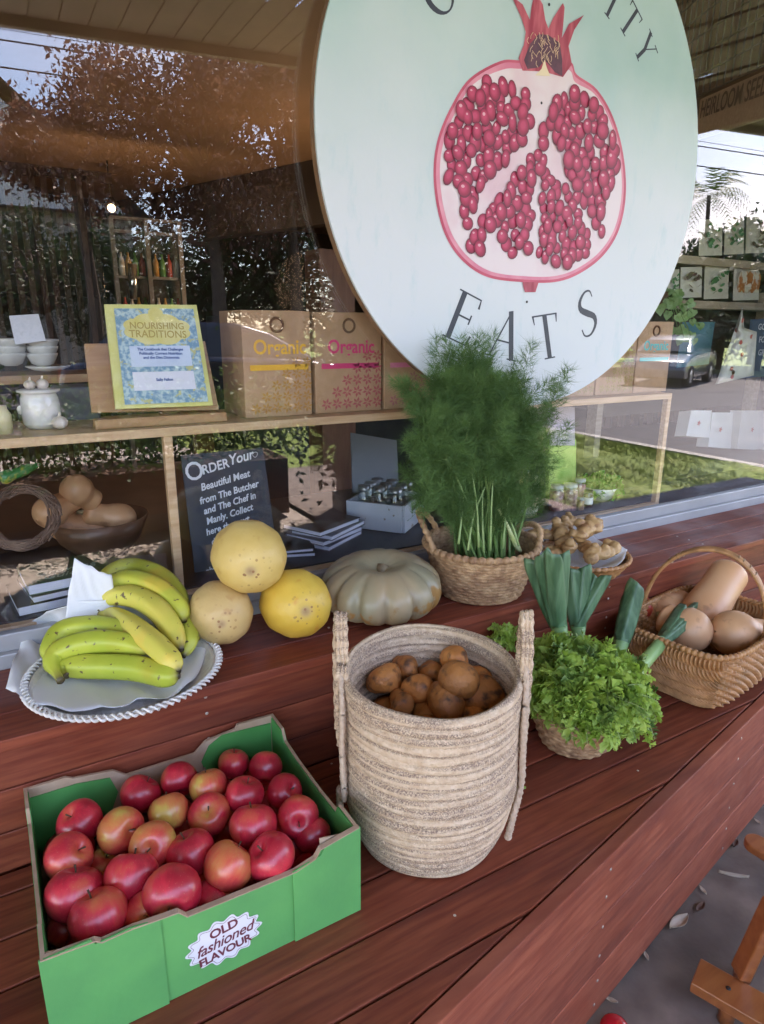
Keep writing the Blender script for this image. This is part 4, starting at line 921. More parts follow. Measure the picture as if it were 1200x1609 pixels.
# ---- handled willow basket
wa = R(30); wc = np.array([1.385, .885])+.085*np.array([math.cos(R(30)), math.sin(R(30))]); hx, hy = .255, .100
wa = R(8); wc = np.array([1.468, .885]); hx, hy = .200, .142
wb = thing('handled_basket', 'oblong golden willow basket with a hoop handle at the end of the bench', 'basket', (*wc, ZD))
def shp(a, p=.42):
    c, s_ = np.cos(a), np.sin(a); x_ = np.sign(c)*np.abs(c)**p*hx; y_ = np.sign(s_)*np.abs(s_)**p*hy
    return x_*math.cos(wa)-y_*math.sin(wa), x_*math.sin(wa)+y_*math.cos(wa)
wz0, wz1 = ZD+.002, ZD+.150
ns = 1100
def flare_w(v): return .80+.22*math.sin(v*1.75)
# even spacing round the outline
_a = np.linspace(0, 2*math.pi, 600001)[:-1]; _x, _y = shp(_a); _d = np.hypot(np.roll(_x, -1)-_x, np.roll(_y, -1)-_y); _s = np.concatenate([[0], np.cumsum(_d)])[:-1]; _L = _d.sum()
_ai = np.interp(np.arange(ns)/ns*_L, _s, _a); _X, _Y = shp(_ai); _tx = np.roll(_X, -1)-np.roll(_X, 1); _ty = np.roll(_Y, -1)-np.roll(_Y, 1); _l = np.hypot(_tx, _ty); _nx, _ny = _ty/_l, -_tx/_l
_loc = _nx*math.cos(wa)+_ny*math.sin(wa); _wL = np.clip((np.abs(_loc)-.5)/.12, 0, 1)          # 1 on the short ends
_arc = np.arange(ns)/ns*_L
def willow_G(inset, amp):   # weft over ribs, upright on the ends, level on the long sides
    out = []
    for i in range(97):
        v = i/96; sc_ = flare_w(v)-inset
        r5 = v*5; row = min(int(r5), 4); f = r5-row
        up_ = (np.abs(np.sin(math.pi*(_arc*sc_/.0092+.5*row+.25*f)))**.8)*(.25+.75*math.sin(math.pi*min(1, max(0, f)))**.5)
        r16 = v*17; fr_ = r16-int(r16)
        ho = math.sin(math.pi*fr_)**.7*(.55+.45*np.cos(_arc*2*math.pi/.030+math.pi*int(r16)))
        d = amp*(_wL*up_+(1-_wL)*ho-.5); out.append(np.stack([wc[0]+_X*sc_+_nx*d, wc[1]+_Y*sc_+_ny*d, np.full(ns, wz0+(wz1-wz0)*v)-.014*v*np.cos(2*(_ai-.785))*0], 1))
    return np.array(out)
base = np.array([[(wc[0]+x_*.8*k_, wc[1]+y_*.8*k_, wz0+.003) for x_, y_ in zip(_X, _Y)] for k_ in (.02, 1.)])
MB().grid(np.concatenate([willow_G(0, .0115), willow_G(.050, .004)[::-1], base[::-1]]), closev=True).build('basket_body', willow, wb)
aa = _ai[::2]; X_, Y_ = shp(aa); k_ = flare_w(1)-.01
knot_ring(MB(), np.stack([wc[0]+X_*k_, wc[1]+Y_*k_, np.full(len(aa), wz1+.004)], 1), .0075, 96).build('plaited_rim', willow, wb)
# hoop handle: from the far side to the near side, four canes side by side
hoop = []
A_ = ony(1006, 975, 1.022); B_ = ony(1200, 1003, .765); Cc = (A_+B_)/2; H_ = np.linalg.norm(B_-A_)/2; ax1 = nrm(B_-A_)
hh_ = ony(1096, 868, (A_[1]+B_[1])/2)[2]-Cc[2]
for u in np.linspace(-.10, 1.10, 90):
    a = math.pi*(1-u); hoop.append(Cc+ax1*H_*math.cos(a)*(1 if 0 <= u <= 1 else .97)+np.array([0, 0, 1])*(math.sin(a)**.85*hh_ if math.sin(a) > 0 else math.sin(a)*.12))
hoop = np.array(hoop); tgh = np.gradient(hoop, axis=0); tgh /= np.linalg.norm(tgh, axis=1)[:, None]
sid = nrm(np.cross(ax1, (0, 0, 1)))
mb = MB()
for k in (-1.5, -.5, .5, 1.5): rope_ring(mb, hoop+sid*.0062*k+np.array([0, 0, .0012*math.cos(k)]), .0046, 3, n=8, amp=.06, closed=False)
hd = mb.build('handle', willow, wb)
mb = MB()
for f in (.33, .36, .39, .62, .65, .68, .71, .82, .85):
    i = int(f*89); c = hoop[i]; n_ = np.cross(sid, tgh[i]); mb.tube([c+sid*.0125*math.cos(q)+n_*.0062*math.sin(q) for q in np.linspace(0, 2*math.pi, 20)], .0016, 5, cap=False)
mb.build('binding', mat('dark cane binding', (.20, .10, .03), (.3, .16, .06), scale=60, rough=.5), hd)

bn_m = mat('butternut skin', (.60, .29, .13), (.68, .37, .19), scale=7, rough=.42, bump=.08, bscale=60, c3=(.42, .20, .09), s3=22, r3=(.62, .70))
on_m = mat('red onion skin', (.16, .02, .05), (.26, .05, .09), scale=24, rough=.25, stretch=(1, 1, .15), coat=.3)
def butternut(p0, p1, rb, rn, label, group='butternut pumpkins in the handled basket', m=None):
    """p0 bulb centre, p1 neck end"""
    p0 = np.array(p0); p1 = np.array(p1); d = p1-p0; L_ = np.linalg.norm(d); d /= L_; M = Vector(d).to_track_quat('Z', 'Y').to_matrix().to_4x4()
    prof = []
    for t in np.linspace(0, 1, 30):
        z = -rb*.979+t*(L_+rb*.979)
        if z < rb*.15: r_ = rb*math.sqrt(max(0, 1-(z/(rb*.98))**2)) if z < 0 else rb*(1-.02*(z/rb)**2)
        else:
            s_ = (z-rb*.15)/(L_-rb*.15); r_ = rn+(rb-rn)*(.5+.5*math.cos(math.pi*min(1, s_*1.9)))
            if s_ > .82: r_ *= math.sqrt(max(0, 1-((s_-.82)/.185)**2))
        prof.append((max(r_, .0012), z))
    root = thing('butternut_pumpkin', label, 'butternut pumpkin', p0, group)
    MB().lathe(prof, p0, 30, M=M).build('flesh', m or bn_m, root)
    MB().tube([p1-d*.006, p1+d*.006, p1+d*.014], [.009, .006, .007], 8, prof=lambda a: 1+.2*np.cos(5*a)).build('stalk', mat('butternut stalk', (.3, .24, .12), rough=.8) if 'butternut stalk' not in MATS else MATS['butternut stalk'], root)
    return root
butternut(onz(1105, 962, ZD+.13), ony(1152, 892, .97), .056, .050, 'tall butternut standing upright behind the hoop handle')
butternut(onz(1082, 990, ZD+.13), onz(1040, 968, ZD+.14), .056, .040, 'butternut with its round base toward the front left of the basket')
butternut(onz(1152, 995, ZD+.13), onz(1205, 1000, ZD+.11), .056, .042, 'butternut lying in the front right of the handled basket, dotted with specks')
butternut(onz(1045, 957, ZD+.12), onz(1075, 945, ZD+.12), .042, .036, 'butternut at the back left of the handled basket')
for px, py, z, r_, lb_ in ((1168, 962, ZD+.115, .034, 'shiny red onion at the right of the handled basket'), (1192, 948, ZD+.11, .03, 'red onion half hidden behind the handle at the right edge')):
    root = thing('red_onion', lb_, 'onion', onz(px, py, z), 'red onions in the handled basket'); c = onz(px, py, z); c[0] = min(c[0], 1.575); c[1] = min(c[1], .95); root.location = Vector(tuple(c))
    MB().ell(c, (r_, r_, r_*.85), 24).build('bulb', on_m, root); MB().tube([c+np.array([0, 0, r_*.75]), c+np.array([.002, 0, r_*1.15])], [.006, .0025], 8).build('dry_neck', mat('onion neck', (.4, .25, .12), rough=.8), root)
tm = mat('tomato red skin', (.36, .03, .02), (.45, .07, .03), scale=8, rough=.3)
root = thing('red_capsicum', 'small red capsicum in the left end of the handled basket', 'capsicum', onz(1012, 955, ZD+.13)); c = onz(1011, 956, ZD+.13)
MB().ell(c, (.026, .026, .030), 24, fn=lambda G: G*(1+.07*np.cos(3*np.arctan2(G[..., 1], G[..., 0])))[..., None]).build('flesh', tm, root)
MB().tube([c+np.array([0, 0, .024]), c+np.array([.003, 0, .040])], .003, 6).build('stalk', fst, root)

# ================================================================== ROUND SIGN
SY = 1.258; SCX, SCZ, SR = .9242*SY, .2998*SY, .4518*SY
sign = thing('round_sign', 'large round pale aqua sign with a painted cut pomegranate, hung before the window', 'sign', (SCX, SY+.02, SCZ-SR))
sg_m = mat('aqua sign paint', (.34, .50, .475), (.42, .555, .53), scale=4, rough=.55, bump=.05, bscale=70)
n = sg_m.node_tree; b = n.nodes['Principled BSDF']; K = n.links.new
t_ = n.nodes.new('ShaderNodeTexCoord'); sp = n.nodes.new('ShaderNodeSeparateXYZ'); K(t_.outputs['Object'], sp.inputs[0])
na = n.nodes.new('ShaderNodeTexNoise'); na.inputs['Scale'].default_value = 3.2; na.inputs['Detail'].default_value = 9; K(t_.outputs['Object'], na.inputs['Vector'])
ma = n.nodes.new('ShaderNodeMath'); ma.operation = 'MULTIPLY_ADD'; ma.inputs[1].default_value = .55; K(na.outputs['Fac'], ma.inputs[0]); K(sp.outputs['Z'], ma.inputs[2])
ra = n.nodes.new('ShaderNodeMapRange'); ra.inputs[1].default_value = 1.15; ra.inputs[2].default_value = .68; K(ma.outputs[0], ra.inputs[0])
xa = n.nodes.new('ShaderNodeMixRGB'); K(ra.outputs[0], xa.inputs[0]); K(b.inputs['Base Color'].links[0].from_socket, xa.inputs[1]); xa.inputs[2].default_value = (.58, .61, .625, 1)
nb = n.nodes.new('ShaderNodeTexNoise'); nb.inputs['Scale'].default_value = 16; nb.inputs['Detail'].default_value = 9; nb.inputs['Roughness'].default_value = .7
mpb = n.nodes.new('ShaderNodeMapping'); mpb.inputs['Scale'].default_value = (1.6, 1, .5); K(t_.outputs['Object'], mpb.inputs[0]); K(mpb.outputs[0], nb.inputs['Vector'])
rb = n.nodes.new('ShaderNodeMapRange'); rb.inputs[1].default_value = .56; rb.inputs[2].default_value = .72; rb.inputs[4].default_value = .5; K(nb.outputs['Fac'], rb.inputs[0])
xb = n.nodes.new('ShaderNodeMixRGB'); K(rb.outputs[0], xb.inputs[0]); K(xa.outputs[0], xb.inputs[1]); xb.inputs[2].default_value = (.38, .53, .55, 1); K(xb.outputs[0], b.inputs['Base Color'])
edge_m = mat('sign edge timber', (.14, .075, .04), (.22, .12, .06), scale=20, rough=.6)
a_ = np.linspace(0, 2*math.pi, 200, endpoint=False)
MB().prism([(SR*math.cos(q), SR*math.sin(q)) for q in a_], (SCX, SY+.0, SCZ), (1, 0, 0), (0, 0, 1), .0).build if False else None
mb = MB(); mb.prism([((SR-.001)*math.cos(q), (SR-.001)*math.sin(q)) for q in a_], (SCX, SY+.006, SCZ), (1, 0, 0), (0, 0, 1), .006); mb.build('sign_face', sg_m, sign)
mb = MB(); mb.prism([(SR*math.cos(q), SR*math.sin(q)) for q in a_], (SCX, SY+.022, SCZ), (1, 0, 0), (0, 0, 1), .0145); mb.build('sign_backing', edge_m, sign)
MB().box((SCX, 1.292, SCZ+SR*.5), (.7, .028, .04)).build('batten', edge_m, sign)
for sxn in (-.3, .3): MB().tube([(SCX+sxn, 1.288, SCZ+SR*.5), (SCX+sxn, 1.288, 1.5)], .004, 6).build('hanging_rod', alu, sign)
def flat(poly, yo, m, name, parent=sign, zig=0):
    """thin painted shape on the sign; poly in photo px (zoomed drawing coordinates handled by caller)"""
    P = [ony(x, y, SY) for x, y in poly]
    mb = MB(); k = len(P); c = np.mean(P, 0)
    return mb.prism([(p[0], p[2]) for p in P], (0, SY-yo, 0), (1, 0, 0), (0, 0, 1), .0003).build(name, m, parent)
Zp = lambda pts: [(440+x/1.579, y/1.579) for x, y in pts]
def spl(pts, n):
    P = np.array(pts+pts[:3], float); out = []
    k = len(pts)
    for i in range(k):
        a, b_, c, d = P[(i-1) % k], P[i], P[(i+1) % k], P[(i+2) % k]
        for t in np.linspace(0, 1, n, endpoint=False): out.append(.5*((2*b_)+(-a+c)*t+(2*a-5*b_+4*c-d)*t*t+(-a+3*b_-3*c+d)*t**3))
    return [tuple(p) for p in out]
rind = mat('painted rind red', (.40, .03, .07), (.62, .12, .18), scale=9, rough=.5, ramp=(.3, .7))
rind2 = mat('painted rind pink', (.60, .17, .25), (.70, .30, .36), scale=14, rough=.5)
flesh = mat('painted flesh', (.64, .44, .48), (.68, .58, .59), scale=9, rough=.5, ramp=(.3, .55))
sepal = mat('painted sepal', (.30, .025, .05), (.52, .11, .14), scale=16, rough=.5, stretch=(4, 1, .7))
body = [(598, 150), (545, 152), (470, 195), (425, 262), (392, 340), (380, 420), (388, 510), (412, 590), (455, 650), (515, 688), (600, 700), (680, 700), (740, 680), (800, 635), (840, 570), (857, 480), (850, 380), (825, 290), (785, 222), (735, 185), (712, 150)]
flat(spl(Zp(body), 6), .0006, rind, 'painted_rind')
def shrink(pts, s, c=(620, 430)): return [(c[0]+(x-c[0])*s, c[1]+(y-c[1])*s) for x, y in pts]
flat(spl(Zp(shrink(body, .975)), 6), .0010, rind2, 'painted_rind')
flat(spl(Zp([(x+2, y+(6 if y < 200 else 0)) for x, y in shrink(body, .945)]), 6), .0014, flesh, 'painted_flesh')
crown = [(600, 176), (590, 145), (603, 112), (608, 80), (597, 45), (572, -10), (600, 12), (618, 50), (622, 20), (628, -12), (634, -14), (650, 12), (656, 50), (664, 72), (676, 45), (700, 8), (704, 20), (700, 70), (697, 95), (715, 60), (752, 38), (728, 75), (714, 115), (722, 160), (700, 192), (650, 178)]
flat(Zp(crown), .0018, sepal, 'painted_crown')
flat(Zp([(612, 172), (603, 150), (618, 110), (640, 85), (664, 88), (692, 108), (698, 150), (698, 190), (680, 180), (668, 165), (655, 150), (640, 168)]), .0022, mat('painted crown shadow', (.07, .03, .05), (.13, .05, .07), scale=60, rough=.6), 'painted_crown_inside')
mb = MB(); gg = np.random.default_rng(8)
for k in range(46):
    x0 = gg.uniform(615, 692); y0 = gg.uniform(95, 168); an = gg.uniform(-1, 1)
    P = [ony(*Zp([(x0+an*j*5+gg.normal(0, 1.5), y0-j*8)])[0], SY-.0026) for j in range(3)]; mb.tube(smooth_path(P, 6), .0007, 4)
mb.build('painted_stamens', mat('painted stamen', (.70, .50, .32), rough=.6), sign)
flat(Zp([(668, 190), (660, 172), (653, 150), (646, 172), (630, 188)]), .0030, mat('painted cream', (.74, .62, .42), rough=.6), 'painted_stamen_base')
flat(Zp([(600, 700), (640, 700), (636, 712), (632, 725), (606, 725), (602, 712)]), .0018, sepal, 'painted_stem')
# membranes
memb = mat('painted membrane', (.80, .76, .74), (.72, .62, .64), scale=12, rough=.5)
seedA = [(500, 203), (555, 198), (600, 220), (618, 260), (620, 320), (600, 362), (565, 392), (528, 408), (508, 440), (488, 482), (464, 560), (446, 565), (456, 515), (436, 460), (410, 440), (408, 372), (428, 312), (458, 245)]
seedB = [(680, 245), (740, 228), (780, 260), (805, 310), (835, 350), (830, 420), (820, 470), (795, 510), (808, 590), (790, 595), (755, 530), (730, 470), (705, 415), (715, 370), (680, 355), (668, 300)]
seedC = [(650, 305), (660, 340), (652, 400), (636, 440), (618, 470), (624, 560), (612, 622), (562, 636), (545, 600), (562, 530), (500, 580), (508, 618), (472, 626), (470, 600), (512, 535), (556, 478), (590, 432), (625, 392), (642, 350)]
seedD = [(655, 430), (700, 465), (735, 490), (745, 560), (775, 600), (765, 632), (700, 655), (640, 640), (640, 600), (655, 560), (645, 500)]
def inside(p, poly):
    x, y = p; c = False; j = len(poly)-1
    for i in range(len(poly)):
        if (poly[i][1] > y) != (poly[j][1] > y) and x < (poly[j][0]-poly[i][0])*(y-poly[i][1])/(poly[j][1]-poly[i][1])+poly[i][0]: c = not c
        j = i
    return c
SB, SH = MB(), MB(); pts_all = []
for poly, sp_ in ((seedA, 22), (seedB, 22), (seedC, 20.5), (seedD, 19.5)):
    xs = [p[0] for p in poly]; ys = [p[1] for p in poly]; pts = []
    for _ in range(3500):
        p = (gg.uniform(min(xs), max(xs)), gg.uniform(min(ys), max(ys)))
        if inside(p, poly) and all((p[0]-q[0])**2/.72+(p[1]-q[1])**2 > sp_**2 for q in pts): pts.append(p)
    pts_all += [(p, sp_) for p in pts]
pts_all.sort(key=lambda q: q[0][1])
for i, (p, sp_) in enumerate(pts_all):
    c = ony(*Zp([p])[0], SY); sc_ = sp_/1.579*(c @ _f)/F_PX*1.0; rx, ry = sc_*.82*gg.uniform(.74, 1.22), sc_*.92*gg.uniform(.78, 1.2); an = gg.normal(0, .35)
    yb = SY-.0022-.00035*(i % 9)
    rings = [(1.0, 0), (.86, .25), (.62, .55), (.3, .85)]; G = []; T = []
    hx_, hz_ = -.16*rx, .2*ry
    for k, (rr, tt) in enumerate(rings):
        row = []
        for q in np.arange(14)/14*2*math.pi:
            x_, z_ = rx*rr*math.cos(q)+hx_*tt, ry*rr*math.sin(q)+hz_*tt; row.append((c[0]+x_*math.cos(an)-z_*math.sin(an), yb-.00003*k, c[2]+x_*math.sin(an)+z_*math.cos(an)))
        G.append(row); T.append([tt]*14)
    SB.grid(np.array(G), closev=True, t=np.array(T)); o_ = len(SB.v); SB.f.append([o_-14+j for j in range(14)]); SB.m.append(0); SB.sm.append(True)
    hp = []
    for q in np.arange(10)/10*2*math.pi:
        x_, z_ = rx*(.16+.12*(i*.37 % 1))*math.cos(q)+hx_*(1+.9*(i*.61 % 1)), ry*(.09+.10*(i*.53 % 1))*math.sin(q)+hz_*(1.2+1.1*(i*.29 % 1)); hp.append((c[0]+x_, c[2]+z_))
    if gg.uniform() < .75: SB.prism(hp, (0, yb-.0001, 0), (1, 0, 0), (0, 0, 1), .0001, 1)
seed_m = mat('painted seed', (.30, .02, .05), rough=.5); attr_mix(seed_m, 't', [(0, (.055, .003, .012), 1), (.25, (.22, .006, .030), 1), (.55, (.36, .012, .055), 1), (.85, (.50, .045, .11), 1)])
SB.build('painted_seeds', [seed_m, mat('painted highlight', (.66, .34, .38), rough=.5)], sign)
for x, y in ((647, 256), (611, 749), (666, 12)): MB().prism([(ony(*Zp([(x, y)])[0], SY)[0]+.003*math.cos(q), ony(*Zp([(x, y)])[0], SY)[2]+.003*math.sin(q)) for q in np.arange(12)/12*6.283], (0, SY-.0012, 0), (1, 0, 0), (0, 0, 1), .0008).build('fixing_screw', black_m, sign)
# lettering: serif capitals built from strokes
ink_s = mat('slate sign ink', (.022, .028, .04), (.035, .04, .055), scale=30, rough=.5)
def bar(x0, y0, x1, y1, w0, w1=None):
    w1 = w0 if w1 is None else w1; d = np.array([x1-x0, y1-y0]); n_ = np.array([-d[1], d[0]])/np.linalg.norm(d); return [(x0+n_[0]*w0/2, y0+n_[1]*w0/2), (x1+n_[0]*w1/2, y1+n_[1]*w1/2), (x1-n_[0]*w1/2, y1-n_[1]*w1/2), (x0-n_[0]*w0/2, y0-n_[1]*w0/2)]
def curve(pts, ws):
    P = smooth_path([(*p, 0) for p in pts], 30)[:, :2]; w_ = np.interp(np.linspace(0, 1, 30), np.linspace(0, 1, len(ws)), ws); out = []
    tg = np.gradient(P, axis=0); tg /= np.linalg.norm(tg, axis=1)[:, None]; nn_ = np.stack([-tg[:, 1], tg[:, 0]], 1)
    return [[tuple(P[i]+nn_[i]*w_[i]/2), tuple(P[i+1]+nn_[i+1]*w_[i+1]/2), tuple(P[i+1]-nn_[i+1]*w_[i+1]/2), tuple(P[i]-nn_[i]*w_[i]/2)] for i in range(29)]
TH, TN, SRF = .125, .035, .03
GL_ = {
 'E': [bar(.14, 0, .14, 1, TH), bar(0, .015, .62, .015, SRF), bar(0, .985, .60, .985, SRF), bar(.14, .52, .50, .52, TN), bar(.60, .0, .66, .22, .02, .05), bar(.59, 1., .61, .80, .02, .05), bar(.50, .42, .50, .62, .035)],
 'A': [bar(.06, 0, .40, 1.0, TN), bar(.38, 1.02, .72, 0, TH), bar(.16, .36, .62, .36, TN), bar(-.04, .012, .17, .012, SRF), bar(.58, .012, .86, .012, SRF)],
 'T': [bar(.36, 0, .36, 1, TH), bar(.0, .985, .72, .985, TN), bar(.01, 1., .03, .80, .05, .02), bar(.71, 1., .69, .80, .05, .02), bar(.20, .012, .52, .012, SRF)],
 'S': curve([(.50, .80), (.44, .96), (.27, 1.0), (.09, .88), (.08, .70), (.27, .52), (.48, .34), (.49, .14), (.30, .0), (.10, .06), (.03, .24)], [.02, .035, .05, .09, .12, .14, .12, .09, .05, .035, .03]),
 'I': [bar(.14, 0, .14, 1, TH), bar(0, .015, .28, .015, SRF), bar(0, .985, .28, .985, SRF)],
 'Y': [bar(.34, 0, .34, .48, TH), bar(.34, .46, .07, 1.0, TH), bar(.34, .46, .64, 1.0, TN), bar(-.06, .985, .22, .985, SRF), bar(.50, .985, .78, .985, SRF), bar(.20, .012, .48, .012, SRF)],
 'O': curve([(.40+.40*math.sin(q), .5+.5*math.cos(q)) for q in np.linspace(0, 2*math.pi, 17)], [.04, .07, .13, .15, .13, .07, .04, .07, .13, .15, .13, .07, .04])}
def glyph(ch, bl, bl_dir, up_dir, size):
    """ch placed with its baseline-left at 3D point bl"""
    mb = MB(); ux = nrm(bl_dir); uz = nrm(up_dir)
    for k, q in enumerate(GL_[ch]):
        P = [np.array(bl)+ux*x_*size+uz*y_*size for x_, y_ in q]; A2 = [np.array([p[0], SY-.0007-.00004*(k % 5), p[2]]) for p in P]; B2 = [p+np.array([0, .0006, 0]) for p in A2]
        m_ = len(A2); mb.add(A2+B2, [list(range(m_)), list(range(m_, 2*m_))[::-1]], smooth=False)
    return mb.build('lettering', ink_s, sign)
def place(ch, bl_px, br_px, tl_px):
    a = ony(*bl_px, SY); b_ = ony(*br_px, SY); c = ony(*tl_px, SY); glyph(ch, a, b_-a, c-a, np.linalg.norm(c-a))
E4 = (440, 1.579)
zz_ = lambda x, y: (440+x/1.579, y/1.579)
place('E', zz_(402, 832), zz_(465, 862), zz_(447, 716))
place('A', zz_(512, 880), zz_(595, 900), zz_(540, 765))
place('T', zz_(640, 895), zz_(690, 885), zz_(625, 785))
place('S', zz_(750, 845), zz_(790, 815), zz_(735, 740))
place('Y', zz_(862, 155), zz_(905, 160+25), zz_(925, 95)) if False else None
def place_arc(ch, cpx, size, wd, up_out=True):
    c = ony(*cpx, SY); cen = np.array([SCX, SY, SCZ]); up = nrm(c-cen)*(1 if up_out else -1); rt = np.cross(up, (0, -1, 0)); rt = nrm(rt) 
    if not up_out: pass
    bl = c-up*size/2-rt*wd*size/2; glyph(ch, bl, rt, up, size)
place_arc('Y', zz_(906, 122), .070, .70)
place_arc('T', zz_(868, 52), .070, .72)
place_arc('I', zz_(826, 6), .070, .28)
place_arc('O', zz_(392, -22), .078, .8)

# ================================================================== SHOP INTERIOR (behind the glass)
tan_ceil = mat('tan ceiling board', (.20, .135, .085), (.24, .16, .105), scale=3, rough=.7)
shop_floor = mat('shop floor', (.05, .035, .03), (.08, .055, .045), scale=5, rough=.4)
MB().add([(-5, 1.42, -1.2), (8, 1.42, -1.2), (8, 11, -1.2), (-5, 11, -1.2)], [(0, 1, 2, 3)], smooth=False).build('shop_floor', shop_floor, kind='structure')
MB().add([(-5, 1.42, 1.52), (8, 1.42, 1.52), (8, 11, 1.52), (-5, 11, 1.52)], [(3, 2, 1, 0)], smooth=False).build('shop_ceiling', tan_ceil, kind='structure')
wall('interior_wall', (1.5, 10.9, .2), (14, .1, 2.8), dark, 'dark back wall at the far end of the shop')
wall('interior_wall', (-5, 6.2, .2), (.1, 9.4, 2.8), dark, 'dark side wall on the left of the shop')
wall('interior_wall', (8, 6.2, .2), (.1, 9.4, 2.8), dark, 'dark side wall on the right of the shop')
def slab(p, q, z0, z1, th, m, label, cat='bulkhead', name='bulkhead'):
    p = np.array(p); q = np.array(q); d = nrm(q-p); n_ = np.array([-d[1], d[0]]); c = [p, q, q+n_*th, p+n_*th]
    o = MB().add([(*a, z0) for a in c]+[(*a, z1) for a in c], [(3, 2, 1, 0), (4, 5, 6, 7), (0, 1, 5, 4), (1, 2, 6, 5), (2, 3, 7, 6), (3, 0, 4, 7)], smooth=False).build(name, m); return tag(o, label, cat)
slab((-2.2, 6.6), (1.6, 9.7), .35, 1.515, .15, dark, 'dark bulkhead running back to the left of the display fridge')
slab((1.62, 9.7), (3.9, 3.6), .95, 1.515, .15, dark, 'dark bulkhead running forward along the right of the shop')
slat_m = mat('dark slatted timber', (.045, .022, .015), (.075, .04, .028), scale=10, rough=.6, stretch=(8, 8, .6))
sw = thing('slatted_partition', 'dark vertical timber slats on the left inside the shop', 'partition', (.3, 6.2, -1.2))
for i in range(26):
    x = -1.2+i*.085; MB().box((x, 6.2, 0), (.045, .03, 2.3)).build('slat', slat_m, sw)
MB().box((-.1, 6.24, 1.16), (2.4, .05, .08)).build('top_rail', slat_m, sw)
# ceiling air vent and lamp
vc = onpl(123, 138*2, (0, 0, 1), 1.5) if False else onpl(128, 279, (0, 0, 1), 1.5)
av = thing('ceiling_vent', 'square air vent with dark slots in the tan ceiling', 'vent', (vc[0], vc[1], 1.5))
MB().box((vc[0], vc[1], 1.508), (.6, .6, .012)).build('vent_frame', tan_ceil, av)
for k in range(3): MB().box((vc[0], vc[1]-.12+.12*k, 1.5005), (.42, .04, .006)).build('slot', black_m, av)
lp = onpl(175, 327, (0, 1, 0), 7.3)
lamp_e = mat('lit lamp', (1, .72, .4), emit=.9)
la = thing('pendant_lamp', 'small lit warm lamp under the shop ceiling', 'lamp', lp)
MB().ell(lp, .038, 14).build('bulb', lamp_e, la); MB().lathe([(.02, .10), (.075, .03), (.072, .03), (.018, .095)], lp, 20).build('shade', black_m, la); MB().tube([lp+np.array([0, 0, .1]), (lp[0], lp[1], 1.515)], .006, 6).build('cord', black_m, la)
for nm_, loc, e in (('warm_fill_light', (lp[0], lp[1]-.8, .3), 13), ('warm_fill_light', (2.4, 5.2, .3), 6)):  # warm fill lights added low to brighten the ceiling; the second has no lamp
    ld = bpy.data.lights.new(nm_, 'POINT'); ld.energy = e; ld.color = (1, .66, .36); ld.shadow_soft_size = .3; lo_ = bpy.data.objects.new(nm_, ld); COL.objects.link(lo_); lo_.location = loc

# shelf unit in the window
su = thing('window_shelf', 'pale pine display shelf standing right behind the glass', 'shelf', (.8, 1.45, -.6))
SHX0, SHX1, SHZ = -1.3, 1.872, -.196
o = MB().box(((SHX0+SHX1)/2, 1.475, SHZ-.009), (SHX1-SHX0, .25, .018)).build('shelf_board', pine, su); bevel(o, .0015)
o = MB().box(((SHX0+SHX1)/2, 1.36, -.566), (SHX1-SHX0, .02, .022)).build('base_rail', pine, su); bevel(o, .0015)
o = MB().box(((SHX0+SHX1)/2, 1.487, -.5635), (SHX1-SHX0, .23, .022)).build('base_board', mat('charcoal board', (.022, .022, .028), (.03, .03, .038), scale=6, rough=.35), su)
for x in (.2985, 1.863, -1.29): bevel(MB().box((x, 1.36, (SHZ-.018-.555)/2), (.018, .019, abs(-.555-(SHZ-.018)))).build('upright', pine, su), .0015)
counter_m = mat('charcoal counter', (.022, .022, .028), (.032, .032, .04), scale=6, rough=.35)
MB().box((1.0, 1.86, -.87), (4.6, .50, .58)).build('display_counter', counter_m)
tag(bpy.data.objects['display_counter'], 'dark counter behind the pine display shelf', 'counter')
CZ = -.578

